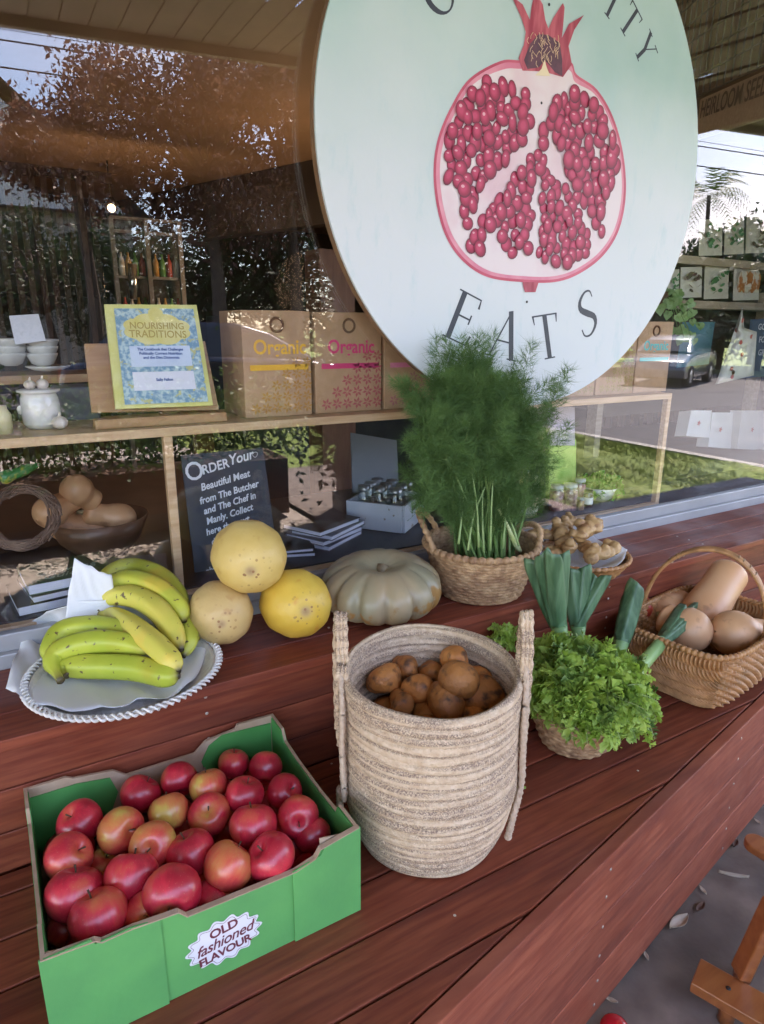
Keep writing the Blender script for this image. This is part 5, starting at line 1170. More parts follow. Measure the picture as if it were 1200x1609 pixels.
# organic cartons on the shelf
kb_m = mat('brown carton card', (.44, .255, .14), (.50, .30, .175), scale=30, rough=.7)
kd_m = mat('brown printed mark', (.16, .07, .035), rough=.7)
def organic(x0, x1, ztop, col, colname, label, pat, Y=1.40):
    root = thing('cardboard_box', label, 'box', ((x0+x1)/2, Y+.06, SHZ), 'printed brown cartons on the shelf'); w_ = x1-x0; h = ztop-SHZ
    bevel(MB().box(((x0+x1)/2, Y+.075, (ztop+SHZ)/2+.0005), (w_, .15, h-.001)).build('carton_body', kb_m, root), .0015)
    cm = MATS.get('print '+colname) or mat('print '+colname, col, rough=.6)
    MB().box(((x0+x1)/2+.004, Y-.0006, SHZ+h*.475), (w_*.86, .0008, h*.052)).build('colour_band', cm, root)
    lettering('Organic', ((x0+x1)/2+.006, Y-.001, SHZ+h*.66), (1, 0, 0), (0, 0, 1), h*.19, cm, root, sx=.88, bold=.0009)
    cc = ((x0+x1)/2, Y-.001, SHZ+h*.87); P = [(cc[0]+.0145*math.cos(q), cc[1], cc[2]+.0145*math.sin(q)) for q in np.linspace(0, 6.2832, 30)]
    mb = MB(); mb.tube(P, .0028, 5, cap=False); mb.build('round_logo', kd_m, root)
    if pat:
        mb = MB(); cell = w_*.155; pm = MATS.get('pattern '+colname) or mat('pattern '+colname, tuple(.35*c+.65*k for c, k in zip(col, (.3, .12, .06))), rough=.6)
        for i in range(6):
            for j in range(5):
                if i+ (4-j)*1.15 < 5.1-.0 and True:
                    pass
                if j > i: continue
                cxp = x0+w_*.08+cell*(i+.5); czp = SHZ+.008+cell*(j+.5)
                if cxp > x1-.006: continue
                for q in range(6):
                    a = q*math.pi/3+.26; u = np.array([math.cos(a), math.sin(a)]); v = np.array([-u[1], u[0]]); L2 = cell*.56
                    pl_ = [u*L2*.12, u*L2*.5+v*L2*.20, u*L2*.95, u*L2*.5-v*L2*.20]; mb.prism([(cxp+p[0], czp+p[1]) for p in pl_], (0, Y-.0004, 0), (1, 0, 0), (0, 0, 1), .0006)
        mb.build('leaf_pattern', pm, root)
    return root
organic(.480, .640, .034, (.80, .42, .03), 'amber', 'brown carton with amber Organic print, left of the pink one', True)
organic(.650, .826, .033, (.68, .05, .17), 'magenta', 'brown carton with magenta Organic print and leaf pattern', True)
organic(.834, 1.015, .030, (.72, .22, .36), 'pink', 'brown carton with a pink band, partly behind the round sign', True)
organic(1.745, 1.905, .022, (.05, .42, .36), 'teal', 'brown carton with teal print at the right end of the shelf', False)
organic(1.575, 1.740, .022, (.62, .60, .18), 'lime', 'brown carton with a lime band beside the teal one', True)
organic(1.40, 1.568, .022, (.55, .55, .2), 'olive', 'brown carton mostly behind the lower right of the round sign', True)

# book on its wooden easel
es = thing('book_easel', 'slanted wooden book stand with a ledge on the shelf', 'stand', (.30, 1.45, SHZ))
def quad(P, m, name, parent, th=.004, **k):
    P = [np.array(p, float) for p in P]; n_ = nrm(np.cross(P[1]-P[0], P[3]-P[0])); B = [p+n_*th for p in P]
    return MB().add(P+B, [(0, 1, 2, 3), (7, 6, 5, 4), (0, 4, 5, 1), (1, 5, 6, 2), (2, 6, 7, 3), (3, 7, 4, 0)], smooth=False).build(name, m, parent, **k)
wood_e = mat('easel wood', (.36, .19, .09), (.46, .26, .13), scale=9, rough=.5, stretch=(1, 8, 8))
bevel(quad([ony(144, 648, 1.405), ony(344, 644, 1.405), ony(322, 536, 1.45), ony(132, 540, 1.45)], wood_e, 'back_board', es, -.008), .001)
bevel(MB().box((.30, 1.392, -.1855), (.262, .03, .019)).build('ledge', wood_e, es), .002)
bevel(MB().box((.33, 1.46, -.15), (.04, .03, .085)).build('prop', wood_e, es), .002)
bk = thing('recipe_book', 'blue and yellow ornamental book propped on the wooden stand', 'book', (.30, 1.40, -.176))
bq = [ony(182, 643, 1.388), ony(335, 637, 1.388), ony(309, 479, 1.432), ony(164, 478, 1.432)]
cov = mat('book cover yellow', (.62, .58, .16), (.70, .66, .28), scale=20, rough=.4)
quad([p+np.array([0, .002, 0]) for p in bq], MATS['book cover yellow'], 'cover', bk, -.010)
bo_, bx_, by_ = bq[0], bq[1]-bq[0], bq[3]-bq[0]
def bp(u, v, o_=.0): 
    p = bq[0]*(1-u)*(1-v)+bq[1]*u*(1-v)+bq[2]*u*v+bq[3]*(1-u)*v; n_ = nrm(np.cross(bx_, by_)); return p+n_*o_
sgn = -1 if np.cross(bx_, by_)[1] > 0 else 1
blue_p = mat('book blue panel', (.16, .30, .42), (.45, .58, .60), scale=120, rough=.4, ramp=(.42, .6), c3=(.5, .48, .2), s3=90, r3=(.58, .66)); pale_p = mat('book pale panel', (.50, .58, .74), (.58, .66, .78), scale=20, rough=.4); cream_p = mat('book title panel', (.66, .56, .16), (.72, .64, .28), scale=30, rough=.4)
gold = mat('book gold ink', (.42, .30, .06), rough=.5); navy = mat('book navy ink', (.05, .10, .30), rough=.5); white_p = mat('book white panel', (.70, .70, .78), rough=.4)
def bquad(u0, v0, u1, v1, k, m, nm): return quad([bp(u0, v0, sgn*k), bp(u1, v0, sgn*k), bp(u1, v1, sgn*k), bp(u0, v1, sgn*k)], m, nm, bk, .0002*sgn)
bquad(.09, .04, .95, .96, .0006, blue_p, 'ornamental_panel'); bquad(.20, .40, .84, .60, .0012, pale_p, 'subtitle_panel'); bquad(.20, .17, .84, .35, .0012, white_p, 'author_panel')
n_c = nrm(np.cross(bx_, by_))*sgn; ux_ = nrm(bx_); uy_ = nrm(by_-ux_*np.dot(by_, ux_))
def cloud(u, v, a, b_, nl, k, m, nm):
    c = bp(u, v, sgn*k); P = [(a*(1+.10*abs(math.sin(nl*q/2)))*math.cos(q), b_*(1+.16*abs(math.sin(nl*q/2)))*math.sin(q)) for q in np.linspace(0, 6.2832, 90, endpoint=False)]
    MB().prism(P, c, ux_, uy_, .0003).build(nm, m, bk); return c
cloud(.52, .76, .062, .028, 8, .0012, cream_p, 'title_panel'); cloud(.52, .90, .014, .014, 6, .0016, cream_p, 'crest')
for s_, v, z_, m_ in (('NOURISHING', .79, .0185, gold), ('TRADITIONS', .71, .0205, gold), ('The Cookbook that Challenges', .565, .0075, navy), ('Politically Correct Nutrition', .525, .0078, navy), ('and the Diet Dictocrats', .485, .0078, navy), ('Sally Fallon', .27, .008, navy)):
    lettering(s_, bp(.52, v, sgn*.0021), ux_, uy_, z_, m_, bk, sx=.95, bold=.0002, th=.0003)

# crockery at the left of the shelf
ceram = mat('white ceramic', (.66, .63, .60), (.72, .70, .67), scale=8, rough=.25, coat=.3)
cr_ = thing('ceramic_crock', 'white rimmed ceramic crock with garlic on its lid', 'crock', (.088, 1.47, SHZ))
cc = ony(62, 630, 1.46); cc[2] = 0
MB().lathe([(.001, SHZ+.001), (.026, SHZ+.001), (.034, SHZ+.012), (.036, SHZ+.035), (.034, SHZ+.060), (.031, SHZ+.068), (.034, SHZ+.070), (.039, SHZ+.072), (.039, SHZ+.076), (.030, SHZ+.077), (.001, SHZ+.078)], (cc[0], 1.46, 0), 40).build('crock_body', ceram, cr_)
for s_ in (-1,): MB().ell((cc[0]+s_*.036, 1.455, SHZ+.038), (.006, .006, .009), 12).build('knob', ceram, cr_)
gar_m = mat('garlic skin', (.60, .48, .40), (.70, .60, .54), scale=30, rough=.5, stretch=(1, 1, .3))
def garlic(c, r_, label):
    f = lambda G: G*(1+.07*np.cos(6*np.arctan2(G[..., 1], G[..., 0])))[..., None]
    o = MB().ell(c, (r_, r_, r_*.85), 20, fn=f).tube([np.array(c)+np.array([0, 0, r_*.6]), np.array(c)+np.array([.002, 0, r_*1.5])], [r_*.3, r_*.13], 8).build('garlic_bulb', gar_m); return tag(o, label, 'garlic', 'garlic around the crock')
garlic((cc[0]-.014, 1.45, SHZ+.086), .010, 'small garlic bulb on the left of the crock lid'); garlic((cc[0]+.008, 1.455, SHZ+.086), .011, 'small garlic bulb on the right of the crock lid')
pgr = ony(92, 650, 1.42); garlic((pgr[0], 1.42, SHZ+.014), .014, 'garlic bulb leaning at the foot of the crock')
q = ony(3, 640, 1.42); o = MB().lathe([(.001, 0), (.013, 0), (.0135, .035), (.008, .045), (.007, .052), (.001, .052)], (q[0], 1.42, SHZ), 20).build('small_jar', mat('cream jar', (.6, .52, .3), rough=.3)); tag(o, 'small cream jar at the left edge of the shelf', 'jar')
for k, (px, lb_) in enumerate(((18, 'stack of white cups at the left behind the crock'), (68, 'stack of white cups on a saucer behind the crock'))):
    c = ony(px, 575, 1.9); root = thing('cup_stack', lb_, 'cups', (c[0], 1.9, c[2]), 'stacked cups')
    for j in range(3): MB().lathe([(.014, .0), (.026, .006), (.036, .026), (.037, .032), (.034, .030), (.024, .008), (.001, .004)], (c[0]+.003*j, 1.9, c[2]+.017*j), 24).build('cup', ceram, root)
    if k: MB().lathe([(.001, -.012), (.03, -.012), (.052, -.002), (.052, .001), (.03, -.006), (.001, -.006)], (c[0]+.01, 1.9, c[2]), 28).build('saucer', ceram, root)
sh2 = MB().box((-.3, 1.95, ony(60, 580, 1.9)[2]-.022), (1.4, .2, .02)).build('back_shelf', wood_e); tag(sh2, 'brown shelf holding the cups behind the crock', 'shelf')
o = quad([ony(24, 542, 1.85), ony(72, 536, 1.85), ony(60, 494, 1.87), ony(14, 497, 1.87)], white_p, 'paper_notice', None); tag(o, 'tilted white paper notice above the stacked cups', 'notice')
o = MB().box((ony(118, 630, 1.6)[0], 1.6, SHZ+.035), (.085, .10, .07)).build('grey_tray', mat('grey tray', (.12, .12, .14), (.15, .15, .17), scale=5, rough=.4)); bevel(o, .004); tag(o, 'dark grey tray between the crock and the book stand', 'tray')

# lower left: bowl of butternuts, twine bundle, books
bw = thing('wooden_bowl', 'brown bowl heaped with butternuts behind the bananas', 'bowl', (.20, 1.80, CZ))
bc = ony(160, 850, 1.78); br_m = mat('brown bowl', (.10, .045, .022), (.15, .07, .035), scale=8, rough=.4)
MB().lathe([(.001, CZ), (.06, CZ), (.10, CZ+.04), (.125, CZ+.10), (.122, CZ+.10), (.096, CZ+.045), (.001, CZ+.01)], (bc[0], 1.80, 0), 36).build('bowl_body', br_m, bw)
for i, (a, b_, lb_) in enumerate((((78, 805), (120, 780), 'butternut end-on at the left of the bowl behind glass'), ((120, 770), (150, 790), 'butternut at the top of the bowl behind glass'), ((190, 815), (130, 805), 'butternut lying at the right of the bowl behind glass'), ((100, 825), (170, 835), 'butternut lying along the front of the bowl behind glass'))):
    butternut(ony(*a, 1.74+.02*i), ony(*b_, 1.78), .040, .030, lb_, 'butternuts in the bowl inside')
tw_m = mat('brown vine twine', (.12, .07, .05), (.22, .14, .10), scale=30, rough=.8); mb = MB(); g5 = np.random.default_rng(5); c0 = ony(35, 812, 1.62)
for k in range(70):
    a = g5.uniform(0, 6.28); P = [c0+np.array([.075*math.cos(a+q)*g5.uniform(.7, 1.1), .05*math.sin(a+q*1.3), .060*math.sin(a+q)*g5.uniform(.7, 1.1)]) for q in np.linspace(0, 2.6, 5)]; mb.tube(smooth_path(P, 14), .0022, 4)
o = mb.build('twine_bundle', tw_m); tag(o, 'tangled bundle of brown vine twine at the lower left behind glass', 'twine')
o = MB().tube(smooth_path([ony(0, 752, 1.6), ony(30, 742, 1.6), ony(62, 728, 1.62)], 10), [.012, .016, .015, .012, .012, .012, .012, .010, .008, .004], 12).build('green_squash', mat('green and yellow rind', (.04, .22, .06), (.6, .5, .05), scale=22, rough=.35, ramp=(.5, .56))); tag(o, 'green and yellow striped gourd at the far left behind glass', 'gourd')
pages = mat('book pages', (.55, .56, .66), (.66, .66, .76), scale=300, rough=.7, stretch=(.05, .05, 1)); cv_g = mat('dark green cover', (.02, .075, .03), rough=.35); cv_k = mat('black cover', (.02, .018, .022), rough=.3); cv_gy = mat('grey violet cover', (.12, .11, .15), rough=.4)
def book(cx, cy, z, w_, d_, h_, rot, cover, label, group, name='book'):
    root = thing(name, label, 'book', (cx, cy, z), group); M = Matrix.Rotation(rot, 4, 'Z')
    MB().box((cx, cy, z+h_/2), (w_-.006, d_-.006, h_-.0024), M=M).build('pages', pages, root)
    for zz0 in (z+.0006, z+h_-.0006): MB().box((cx, cy, zz0), (w_, d_, .0012), M=M).build('cover', cover, root)
    off_ = M @ Vector((-w_/2+.0, 0, 0)); 
    MB().box((cx+(M @ Vector((0, d_/2, 0)))[0], cy+(M @ Vector((0, d_/2, 0)))[1], z+h_/2), (w_, .0012, h_), M=M).build('spine', cover, root)
    return root
bx = ony(95, 925, 1.47)[0]
b1 = book(bx, 1.462, -.552, .185, .14, .020, R(6), cv_k, 'black book at the bottom of the pile left of the bananas', 'books left of the bananas')
b1 = book(bx+.012, 1.465, -.531, .16, .135, .014, R(9), cv_k, 'middle book of the pile left of the bananas', 'books left of the bananas')
b2 = book(bx+.014, 1.468, -.516, .165, .135, .022, R(5), cv_g, 'dark green book with white script on top of the left pile', 'books left of the bananas')
for s_, v in (('Growing', .028), ('Guides', .0)): lettering(s_, (bx+.012, 1.440+v*1.1-.012, -.4935), (math.cos(R(8)), math.sin(R(8)), 0), (0, 1, 0), .034, mat('cover script '+s_, (.45, .55, .42), rough=.5), b2, shear=.4, th=.0003)
b3 = book(ony(215, 890, 1.50)[0], 1.50, -.552, .13, .11, .03, R(-12), cv_gy, 'grey-violet book lying between the green book and the pine upright', 'books left of the bananas')
# chalkboard
ch = thing('chalkboard', 'small black chalkboard with handwritten white order notice behind the squashes', 'chalkboard', (.46, 1.46, -.55))
slate = mat('chalkboard slate', (.035, .045, .065), (.045, .055, .075), scale=8, rough=.6); chalk = mat('white chalk', (.75, .77, .82), rough=.9)
YC = 1.455
cq = [ony(308, 914, YC), ony(437, 880, YC), ony(413, 703, YC+.02), ony(284, 716, YC+.02)]
quad(cq, slate, 'slate', ch, -.005)
cxv = nrm(cq[1]-cq[0]); cyv = cq[3]-cq[0]; cn = nrm(np.cross(cxv, cyv)); cn = cn if cn[1] < 0 else -cn
def cpt(u, v): return cq[0]*(1-u)*(1-v)+cq[1]*u*(1-v)+cq[2]*u*v+cq[3]*(1-u)*v+cn*.0008
for i, (s_, u, v, z_, sh) in enumerate((('O', .13, .865, .060, 0), ('RDER', .38, .885, .030, .1), ('Your', .70, .935, .034, .25), ('Beautiful Meat', .48, .765, .0235, .2), ('from The Butcher', .51, .665, .0225, .2), ('and The Chef in', .50, .575, .0225, .2), ('Manly. Collect', .48, .485, .0225, .2), ('here the next', .44, .395, .022, .2), ('day! Place your', .50, .31, .021, .2), ('order by noon', .43, .23, .0175, .2), ('with us or', .38, .15, .0175, .2), ('phone', .22, .07, .019, .2))):
    up_ = cyv; dirv = cxv+nrm(cyv)*.10; lettering(s_, cpt(u, v), dirv, up_, z_, chalk, ch, shear=sh, th=.0003, bold=.00055, sx=.88, name='chalk_writing')
hp_ = [cpt(.885, .945)+cxv*.006*math.cos(q)*1.0+nrm(cyv)*.006*(math.sin(q)+.35*abs(math.cos(q))) for q in np.linspace(0, 6.28, 20)]; MB().tube(hp_, .0005, 4).build('chalk_heart', chalk, ch)
# books right of chalkboard
bxr = 1.50
for i, (cx_b, cy_b, z, w_, d_, h_, rt_, cv, lb_) in enumerate(((.60, 1.50, -.552, .15, .12, .010, R(-20), cv_k, 'black book lowest in front of the fanned pile'), (.595, 1.50, -.541, .14, .12, .009, R(-14), cv_k, 'thin black book second from the bottom, beside the chalkboard'))):
    book(cx_b, cy_b, z, w_, d_, h_, rt_, cv, lb_, 'books right of the chalkboard')
for i in range(4): book(.735+.004*i*(-1)**i, 1.535, -.552+.0135*i, .17, .13, .0125, R(28+3*(-1)**i), cv_k if i == 3 else cv_gy, ['bottom book of the four-book pile beside the white crate', 'second book of the pile beside the white crate', 'third book of the pile beside the white crate', 'black-covered top book of the pile beside the white crate'][i], 'books right of the chalkboard')
# crate of bottles
crt_m = mat('chipped white crate paint', (.50, .52, .58), (.56, .58, .63), scale=9, rough=.5, c3=(.25, .2, .16), s3=60, r3=(.66, .7))
ck = thing('wooden_crate', 'low grey-white painted crate holding small glass bottles', 'crate', (.98, 1.55, -.552)); ca = R(38)
M = Matrix.Rotation(ca, 4, 'Z'); kc = np.array([.955, 1.588, 0]); cw, cdp, chh = .17, .17, .078
cf = ony(610, 848, 1.47); 
def cb(dx, dy, sx2, sy2, z0, h, nm): v = M @ Vector((dx, dy, 0)); bevel(MB().box((kc[0]+v[0], kc[1]+v[1], z0+h/2), (sx2, sy2, h), M=M).build(nm, crt_m, ck), .0012)
cb(0, -cdp/2, cw, .008, -.551, chh, 'crate_side'); cb(0, cdp/2, cw, .008, -.551, chh, 'crate_side'); cb(-cw/2, 0, .008, cdp-.009, -.551, chh, 'crate_side'); cb(cw/2, 0, .008, cdp-.009, -.551, chh, 'crate_side'); cb(0, 0, cw-.01, cdp-.01, -.551, .006, 'crate_base')
v = M @ Vector((0, -cdp/2-.0045, 0)); MB().box((kc[0]+v[0], kc[1]+v[1], -.495), (.05, .002, .012), M=M).build('hand_hole', black_m, ck)
bot_fill = mat('bottle contents', (.14, .12, .11), (.32, .29, .26), scale=90, rough=.4)
for i in range(9):
    dx, dy = (i % 3-1)*.048, (i//3-1)*.048; v = M @ Vector((dx, dy, 0)); root = thing('glass_bottle', 'small glass bottle standing among eight others in the grey-white crate', 'bottle', (kc[0]+v[0], kc[1]+v[1], -.544), 'glass bottles in the crate')
    MB().lathe([(.001, -.544), (.020, -.544), (.021, -.48), (.019, -.462), (.015, -.452), (.016, -.444), (.016, -.436), (.0135, -.436)], (kc[0]+v[0], kc[1]+v[1], 0), 18).build('bottle_glass', jar_glass, root)
    MB().lathe([(.001, -.542), (.0185, -.542), (.019, -.482), (.001, -.48)], (kc[0]+v[0], kc[1]+v[1], 0), 14).build('contents', bot_fill, root)
    MB().lathe([(.017, -.446), (.0175, -.434), (.001, -.433)], (kc[0]+v[0], kc[1]+v[1], 0), 16).build('lid', mat('grey lid', (.3, .3, .3), rough=.3, metallic=.7) if 'grey lid' not in MATS else MATS['grey lid'], root)
o = quad([ony(553, 775, 1.72), ony(626, 775, 1.72), ony(622, 692, 1.76), ony(550, 680, 1.76)], mat('grey card', (.14, .15, .17), rough=.5), 'grey_card', None); tag(o, 'plain grey card leaning behind the glass bottles', 'card')

# right: jars, bags, bowl of greens
def jar(px, py_top, py_bot, Y, r_, fill, label, lidm=None, group='jars right of the fennel', lab=None):
    a = ony(px, py_top, Y); b_ = ony(px, py_bot, Y); c = (a[0], Y, -.552); h = max(.03, a[2]+.552); root = thing('preserve_jar', label, 'jar', c, group)
    MB().lathe([(.001, 0), (r_, 0), (r_, h*.78), (r_*.82, h*.86), (r_*.82, h*.94)], c, 22).build('jar_glass', jar_glass, root)
    MB().lathe([(.001, .002), (r_*.93, .002), (r_*.93, h*.76), (.001, h*.77)], c, 20).build('contents', fill, root)
    MB().lathe([(r_*.86, h*.88), (r_*.88, h), (.001, h)], c, 20).build('lid', lidm or black_m, root)
    if lab: MB().lathe([(r_*1.01, h*.2), (r_*1.01, h*.6)], c, 22).build('paper_label', lab, root)
berry = mat('berry preserve', (.22, .05, .09), (.50, .24, .28), scale=110, rough=.3, ramp=(.45, .6)); pinkm = mat('pink preserve', (.55, .14, .22), (.62, .25, .3), scale=60, rough=.3); darkp = mat('dark jam', (.06, .015, .02), rough=.3); amberp = mat('amber preserve', (.45, .20, .10), (.6, .35, .2), scale=60, rough=.3)
clr = mat('clear lid', (.45, .45, .42), rough=.3)
jar(876, 762, 805, 1.44, .024, berry, 'jar of mottled berries at the left of the row', clr); jar(897, 760, 806, 1.42, .025, berry, 'jar of mottled berries second from the left', clr)
jar(912, 752, 800, 1.47, .020, pinkm, 'tall pink jar behind the berry jars', clr); jar(925, 770, 802, 1.42, .016, darkp, 'small dark jam jar with a cream label', None, lab=white_p)
jar(913, 782, 803, 1.40, .012, amberp, 'tiny amber jar in front of the pink one', clr)
gbg = thing('pasta_bag', 'clear bag of golden dried food beside the fennel', 'bag', (ony(835, 800, 1.40)[0], 1.40, -.552))
c = ony(833, 800, 1.42); H_b = ony(845, 708, 1.42)[2]+.552
MB().lathe([(.001, 0), (.032, 0), (.038, .03), (.036, H_b*.62), (.028, H_b*.8), (.018, H_b), (.016, H_b)], (c[0], 1.43, -.552), 24, fn=lambda G, a: G*np.stack([1+.06*np.cos(5*a)]*3, -1)*np.array([1, .8, 1])+np.array([0, 0, 0])).build('clear_bag', jar_glass, gbg)
MB().lathe([(.001, .002), (.029, .002), (.034, .03), (.032, H_b*.55), (.020, H_b*.66), (.001, H_b*.67)], (c[0], 1.43, -.552), 20, fn=lambda G, a: G*np.array([1, .8, 1])).build('contents', mat('golden pasta', (.52, .38, .18), (.62, .52, .12), scale=70, rough=.5, c3=(.7, .66, .55), s3=12, r3=(.45, .6)), gbg)
gp = thing('green_packet', 'green printed packet standing behind the berry jars', 'packet', (ony(890, 750, 1.52)[0], 1.52, -.552)); 
quad([ony(862, 790, 1.52), ony(905, 790, 1.52), ony(905, 690, 1.52), ony(862, 690, 1.52)], mat('packet green', (.22, .42, .08), (.36, .52, .14), scale=14, rough=.4), 'packet_body', gp, -.015)
quad([ony(864, 700, 1.518), ony(903, 700, 1.518), ony(903, 640, 1.518), ony(864, 640, 1.518)], mat('packet lilac', (.42, .38, .48), rough=.4), 'packet_header', gp, -.012)
bwl = thing('salad_bowl', 'white bowl filled with green leaves behind the glass', 'bowl', (ony(950, 785, 1.44)[0], 1.46, -.552)); bc2 = ony(947, 780, 1.45)
MB().lathe([(.001, 0), (.028, 0), (.045, .014), (.062, .048), (.060, .048), (.042, .016), (.001, .006)], (bc2[0], 1.465, -.552), 36).build('bowl_body', ceram, bwl)
VV, FF, TT = [], [], []
leafy = mat('broad green leaf', (.06, .26, .03), (.12, .36, .05), scale=14, rough=.4, trans=.25)
for k in range(40): frill(np.array([bc2[0]+g.normal(0, .025), 1.465+g.normal(0, .02), -.505]), g.normal(0, 1, 3)+np.array([0, 0, .6]), .045, .016)
mb = MB(); mb.v = [tuple(p) for p in VV]; mb.f = FF; mb.m = [0]*len(FF); mb.t = TT; mb.sm = [False]*len(FF); mb.build('salad_leaves', leafy, bwl)

# right pane interior: seed packet rack
rk = thing('seed_rack', 'wooden rack of seed packets under a heirloom seeds header', 'rack', (3.1, 2.1, -1.2))
rack_wood = mat('rack timber', (.38, .29, .21), (.46, .36, .27), scale=8, rough=.6, stretch=(1, 10, 10)); YR = 2.05
for py in (404, 474): 
    a = ony(1070, py+4, YR)[2]
    bevel(MB().box((3.05, YR+.05, a), (1.25, .14, .035)).build('ledge', rack_wood, rk), .002)
MB().box((3.05, YR+.14, -.1), (1.25, .012, .62)).build('back_panel', mat('rack back', (.10, .075, .055), rough=.7), rk)
for x in (2.43, 3.67): bevel(MB().box((x, YR+.1, -.5), (.04, .06, 1.38)).build('post', rack_wood, rk), .002)
# header board and wire grid running back over the rack
ha = nrm(ray(1098, 176))*3.35; hb = nrm(ray(1204, 134))*2.75; hd_ = nrm(hb-ha)
quad([ha+np.array([0, 0, -.10]), hb+np.array([0, 0, -.09])+hd_*.5, hb+np.array([0, 0, .045])+hd_*.5, ha+np.array([0, 0, .045])], rack_wood, 'header_board', rk, -.015)
nh = nrm(np.cross(hd_, (0, 0, 1))); nh = nh if np.dot(nh, ha) < 0 else -nh
lettering('HEIRLOOM SEEDS', (ha+hb)/2+nh*.004+hd_*.05, hd_, (0, 0, 1), .085, mat('header ink', (.06, .035, .025), rough=.6), rk, sx=1.0, bold=.001)
wire_m = mat('dark wire', (.03, .025, .02), rough=.6); mb = MB(); wv = np.array([-hd_[1], hd_[0], 0]); wv = wv if np.dot(wv, _f) > 0 else -wv
o0 = (ha+hb)/2+np.array([0, 0, .06])
for i in range(-16, 17): mb.tube([o0+hd_*i*.075-wv*.0, o0+hd_*i*.075-wv*.02+np.array([0, 0, 1.3])], .004, 4)
for j in range(18): mb.tube([o0-hd_*1.2+np.array([0, 0, j*.075]), o0+hd_*1.2+np.array([0, 0, j*.075])], .004, 4)
mb.build('wire_grid', wire_m, rk)
pk_art = [mat('packet art '+n_, c1, c2, scale=26, rough=.6, ramp=(.46, .54)) for n_, c1, c2 in (('green', (.60, .56, .46), (.10, .26, .10)), ('orange', (.62, .57, .46), (.48, .18, .05)), ('maroon', (.60, .56, .46), (.20, .05, .06)))]
pk_bg = mat('seed packet paper', (.58, .54, .45), (.62, .58, .50), scale=6, rough=.6)
SPD = ['seed packet with a dark green plant, upper row left', 'seed packet with a dark green leafy head, upper row middle', 'seed packet with a maroon plant, upper row right', 'seed packet with dark pods, lower row left', 'seed packet with a green leafy sprig, lower row middle', 'seed packet with an orange pumpkin, lower row right', 'seed packet at the left end of the lower row, mostly behind the sign']
for i, (x0, x1, ya, yb_, k) in enumerate(((1098, 1134, 402, 345, 0), (1138, 1168, 400, 343, 0), (1172, 1208, 398, 338, 2), (1068, 1102, 468, 420, 2), (1106, 1144, 470, 418, 0), (1152, 1192, 472, 416, 1), (1044, 1066, 468, 424, 0))):
    Pq = [ony(x0, ya, YR-.02), ony(x1, ya-1, YR-.02), ony(x1+1, yb_-1, YR+.01), ony(x0+2, yb_, YR+.01)]; cq_ = np.mean(Pq, 0)
    root = thing('seed_packet', SPD[i], 'seed packet', (cq_[0], YR, Pq[0][2]), 'seed packets on the rack'); quad(Pq, pk_bg, 'packet', root, -.003)
    w2 = (Pq[1][0]-Pq[0][0]); h2 = Pq[2][2]-Pq[1][2]
    mb = MB(); r3 = np.random.default_rng(i+50)
    if k == 1:
        for q in range(5): a0 = (q-2)*.16; mb.prism([((a0+.13*math.cos(t))*w2, (.30*math.sin(t))*h2) for t in np.linspace(0, 6.28, 16, endpoint=False)], cq_+np.array([0, -.012-.0003*q, 0]), (1, 0, 0), (0, 0, 1), .0002)
    else:
        for q in range(16): 
            a0, b0 = r3.uniform(-.28, .28), r3.uniform(-.32, .32); mb.prism([((a0+.10*math.cos(t))*w2, (b0+.06*math.sin(t+q))*h2) for t in np.linspace(0, 6.28, 8, endpoint=False)], cq_+np.array([0, -.012-.0002*q, 0]), (1, 0, 0), (0, 0, 1), .0002)
    mb.build('plant_picture', [MATS['packet art orange'] if k == 1 else (mat('art ink green', (.05, .17, .06), (.10, .26, .10), scale=30, rough=.6) if 'art ink green' not in MATS else MATS['art ink green']) if k == 0 else (mat('art ink maroon', (.16, .05, .06), (.10, .10, .05), scale=30, rough=.6) if 'art ink maroon' not in MATS else MATS['art ink maroon'])][0], root)
# things under the rack
o = quad([ony(1062, 578, 1.95), ony(1112, 572, 1.95), ony(1122, 506, 1.95), ony(1072, 506, 1.95)], mat('teal picture', (.07, .20, .24), (.16, .30, .34), scale=7, rough=.4), 'picture_box', None); tag(o, 'blue and teal picture box below the seed packets', 'box')
tt_ = thing('tea_towel', 'pale tea towel printed with red vegetables, hanging in the window', 'tea towel', ony(1150, 600, 1.75))
tow = mat('tea towel cloth', (.52, .50, .46), (.58, .56, .52), scale=20, rough=.8)
Gt = np.array([[ony(1172+(-42+34*v)*u*1.0+ (26*v if u > .3 else 18*v*u)-6, 484+120*u-14*v*u, 1.75+.012*math.sin(9*v+u*3)) for v in np.linspace(0, 1, 14)] for u in np.linspace(0, 1, 18)])
o = MB().grid(Gt).build('cloth', tow, tt_); o.modifiers.new('t', 'SOLIDIFY').thickness = .001
mb = MB(); r3 = np.random.default_rng(77)
for q in range(9):
    p = Gt[r3.integers(3, 17), r3.integers(2, 12)]+np.array([0, -.004, 0]); mb.prism([(.012*math.cos(t), .010*math.sin(t)) for t in np.linspace(0, 6.28, 10, endpoint=False)], p, (1, 0, 0), (0, 0, 1), .0004)
mb.build('vegetable_print', mat('red print', (.40, .05, .06), (.5, .15, .1), scale=20, rough=.8), tt_)
bs = thing('blue_board', 'slate blue board with pale lettering at the right edge', 'board', ony(1195, 590, 1.9)); quad([ony(1172, 594, 1.9), ony(1240, 588, 1.9), ony(1240, 498, 1.9), ony(1182, 502, 1.9)], mat('slate blue paint', (.09, .13, .19), (.11, .15, .22), scale=6, rough=.6), 'board_face', bs, -.01)
for s_, y in (('GOOD', 514), ('FOOD', 534), ('GROW', 554)): lettering(s_, ony(1203, y, 1.894), (1, 0, 0), (0, 0, 1), .040, chalk, bs, bold=.0005)
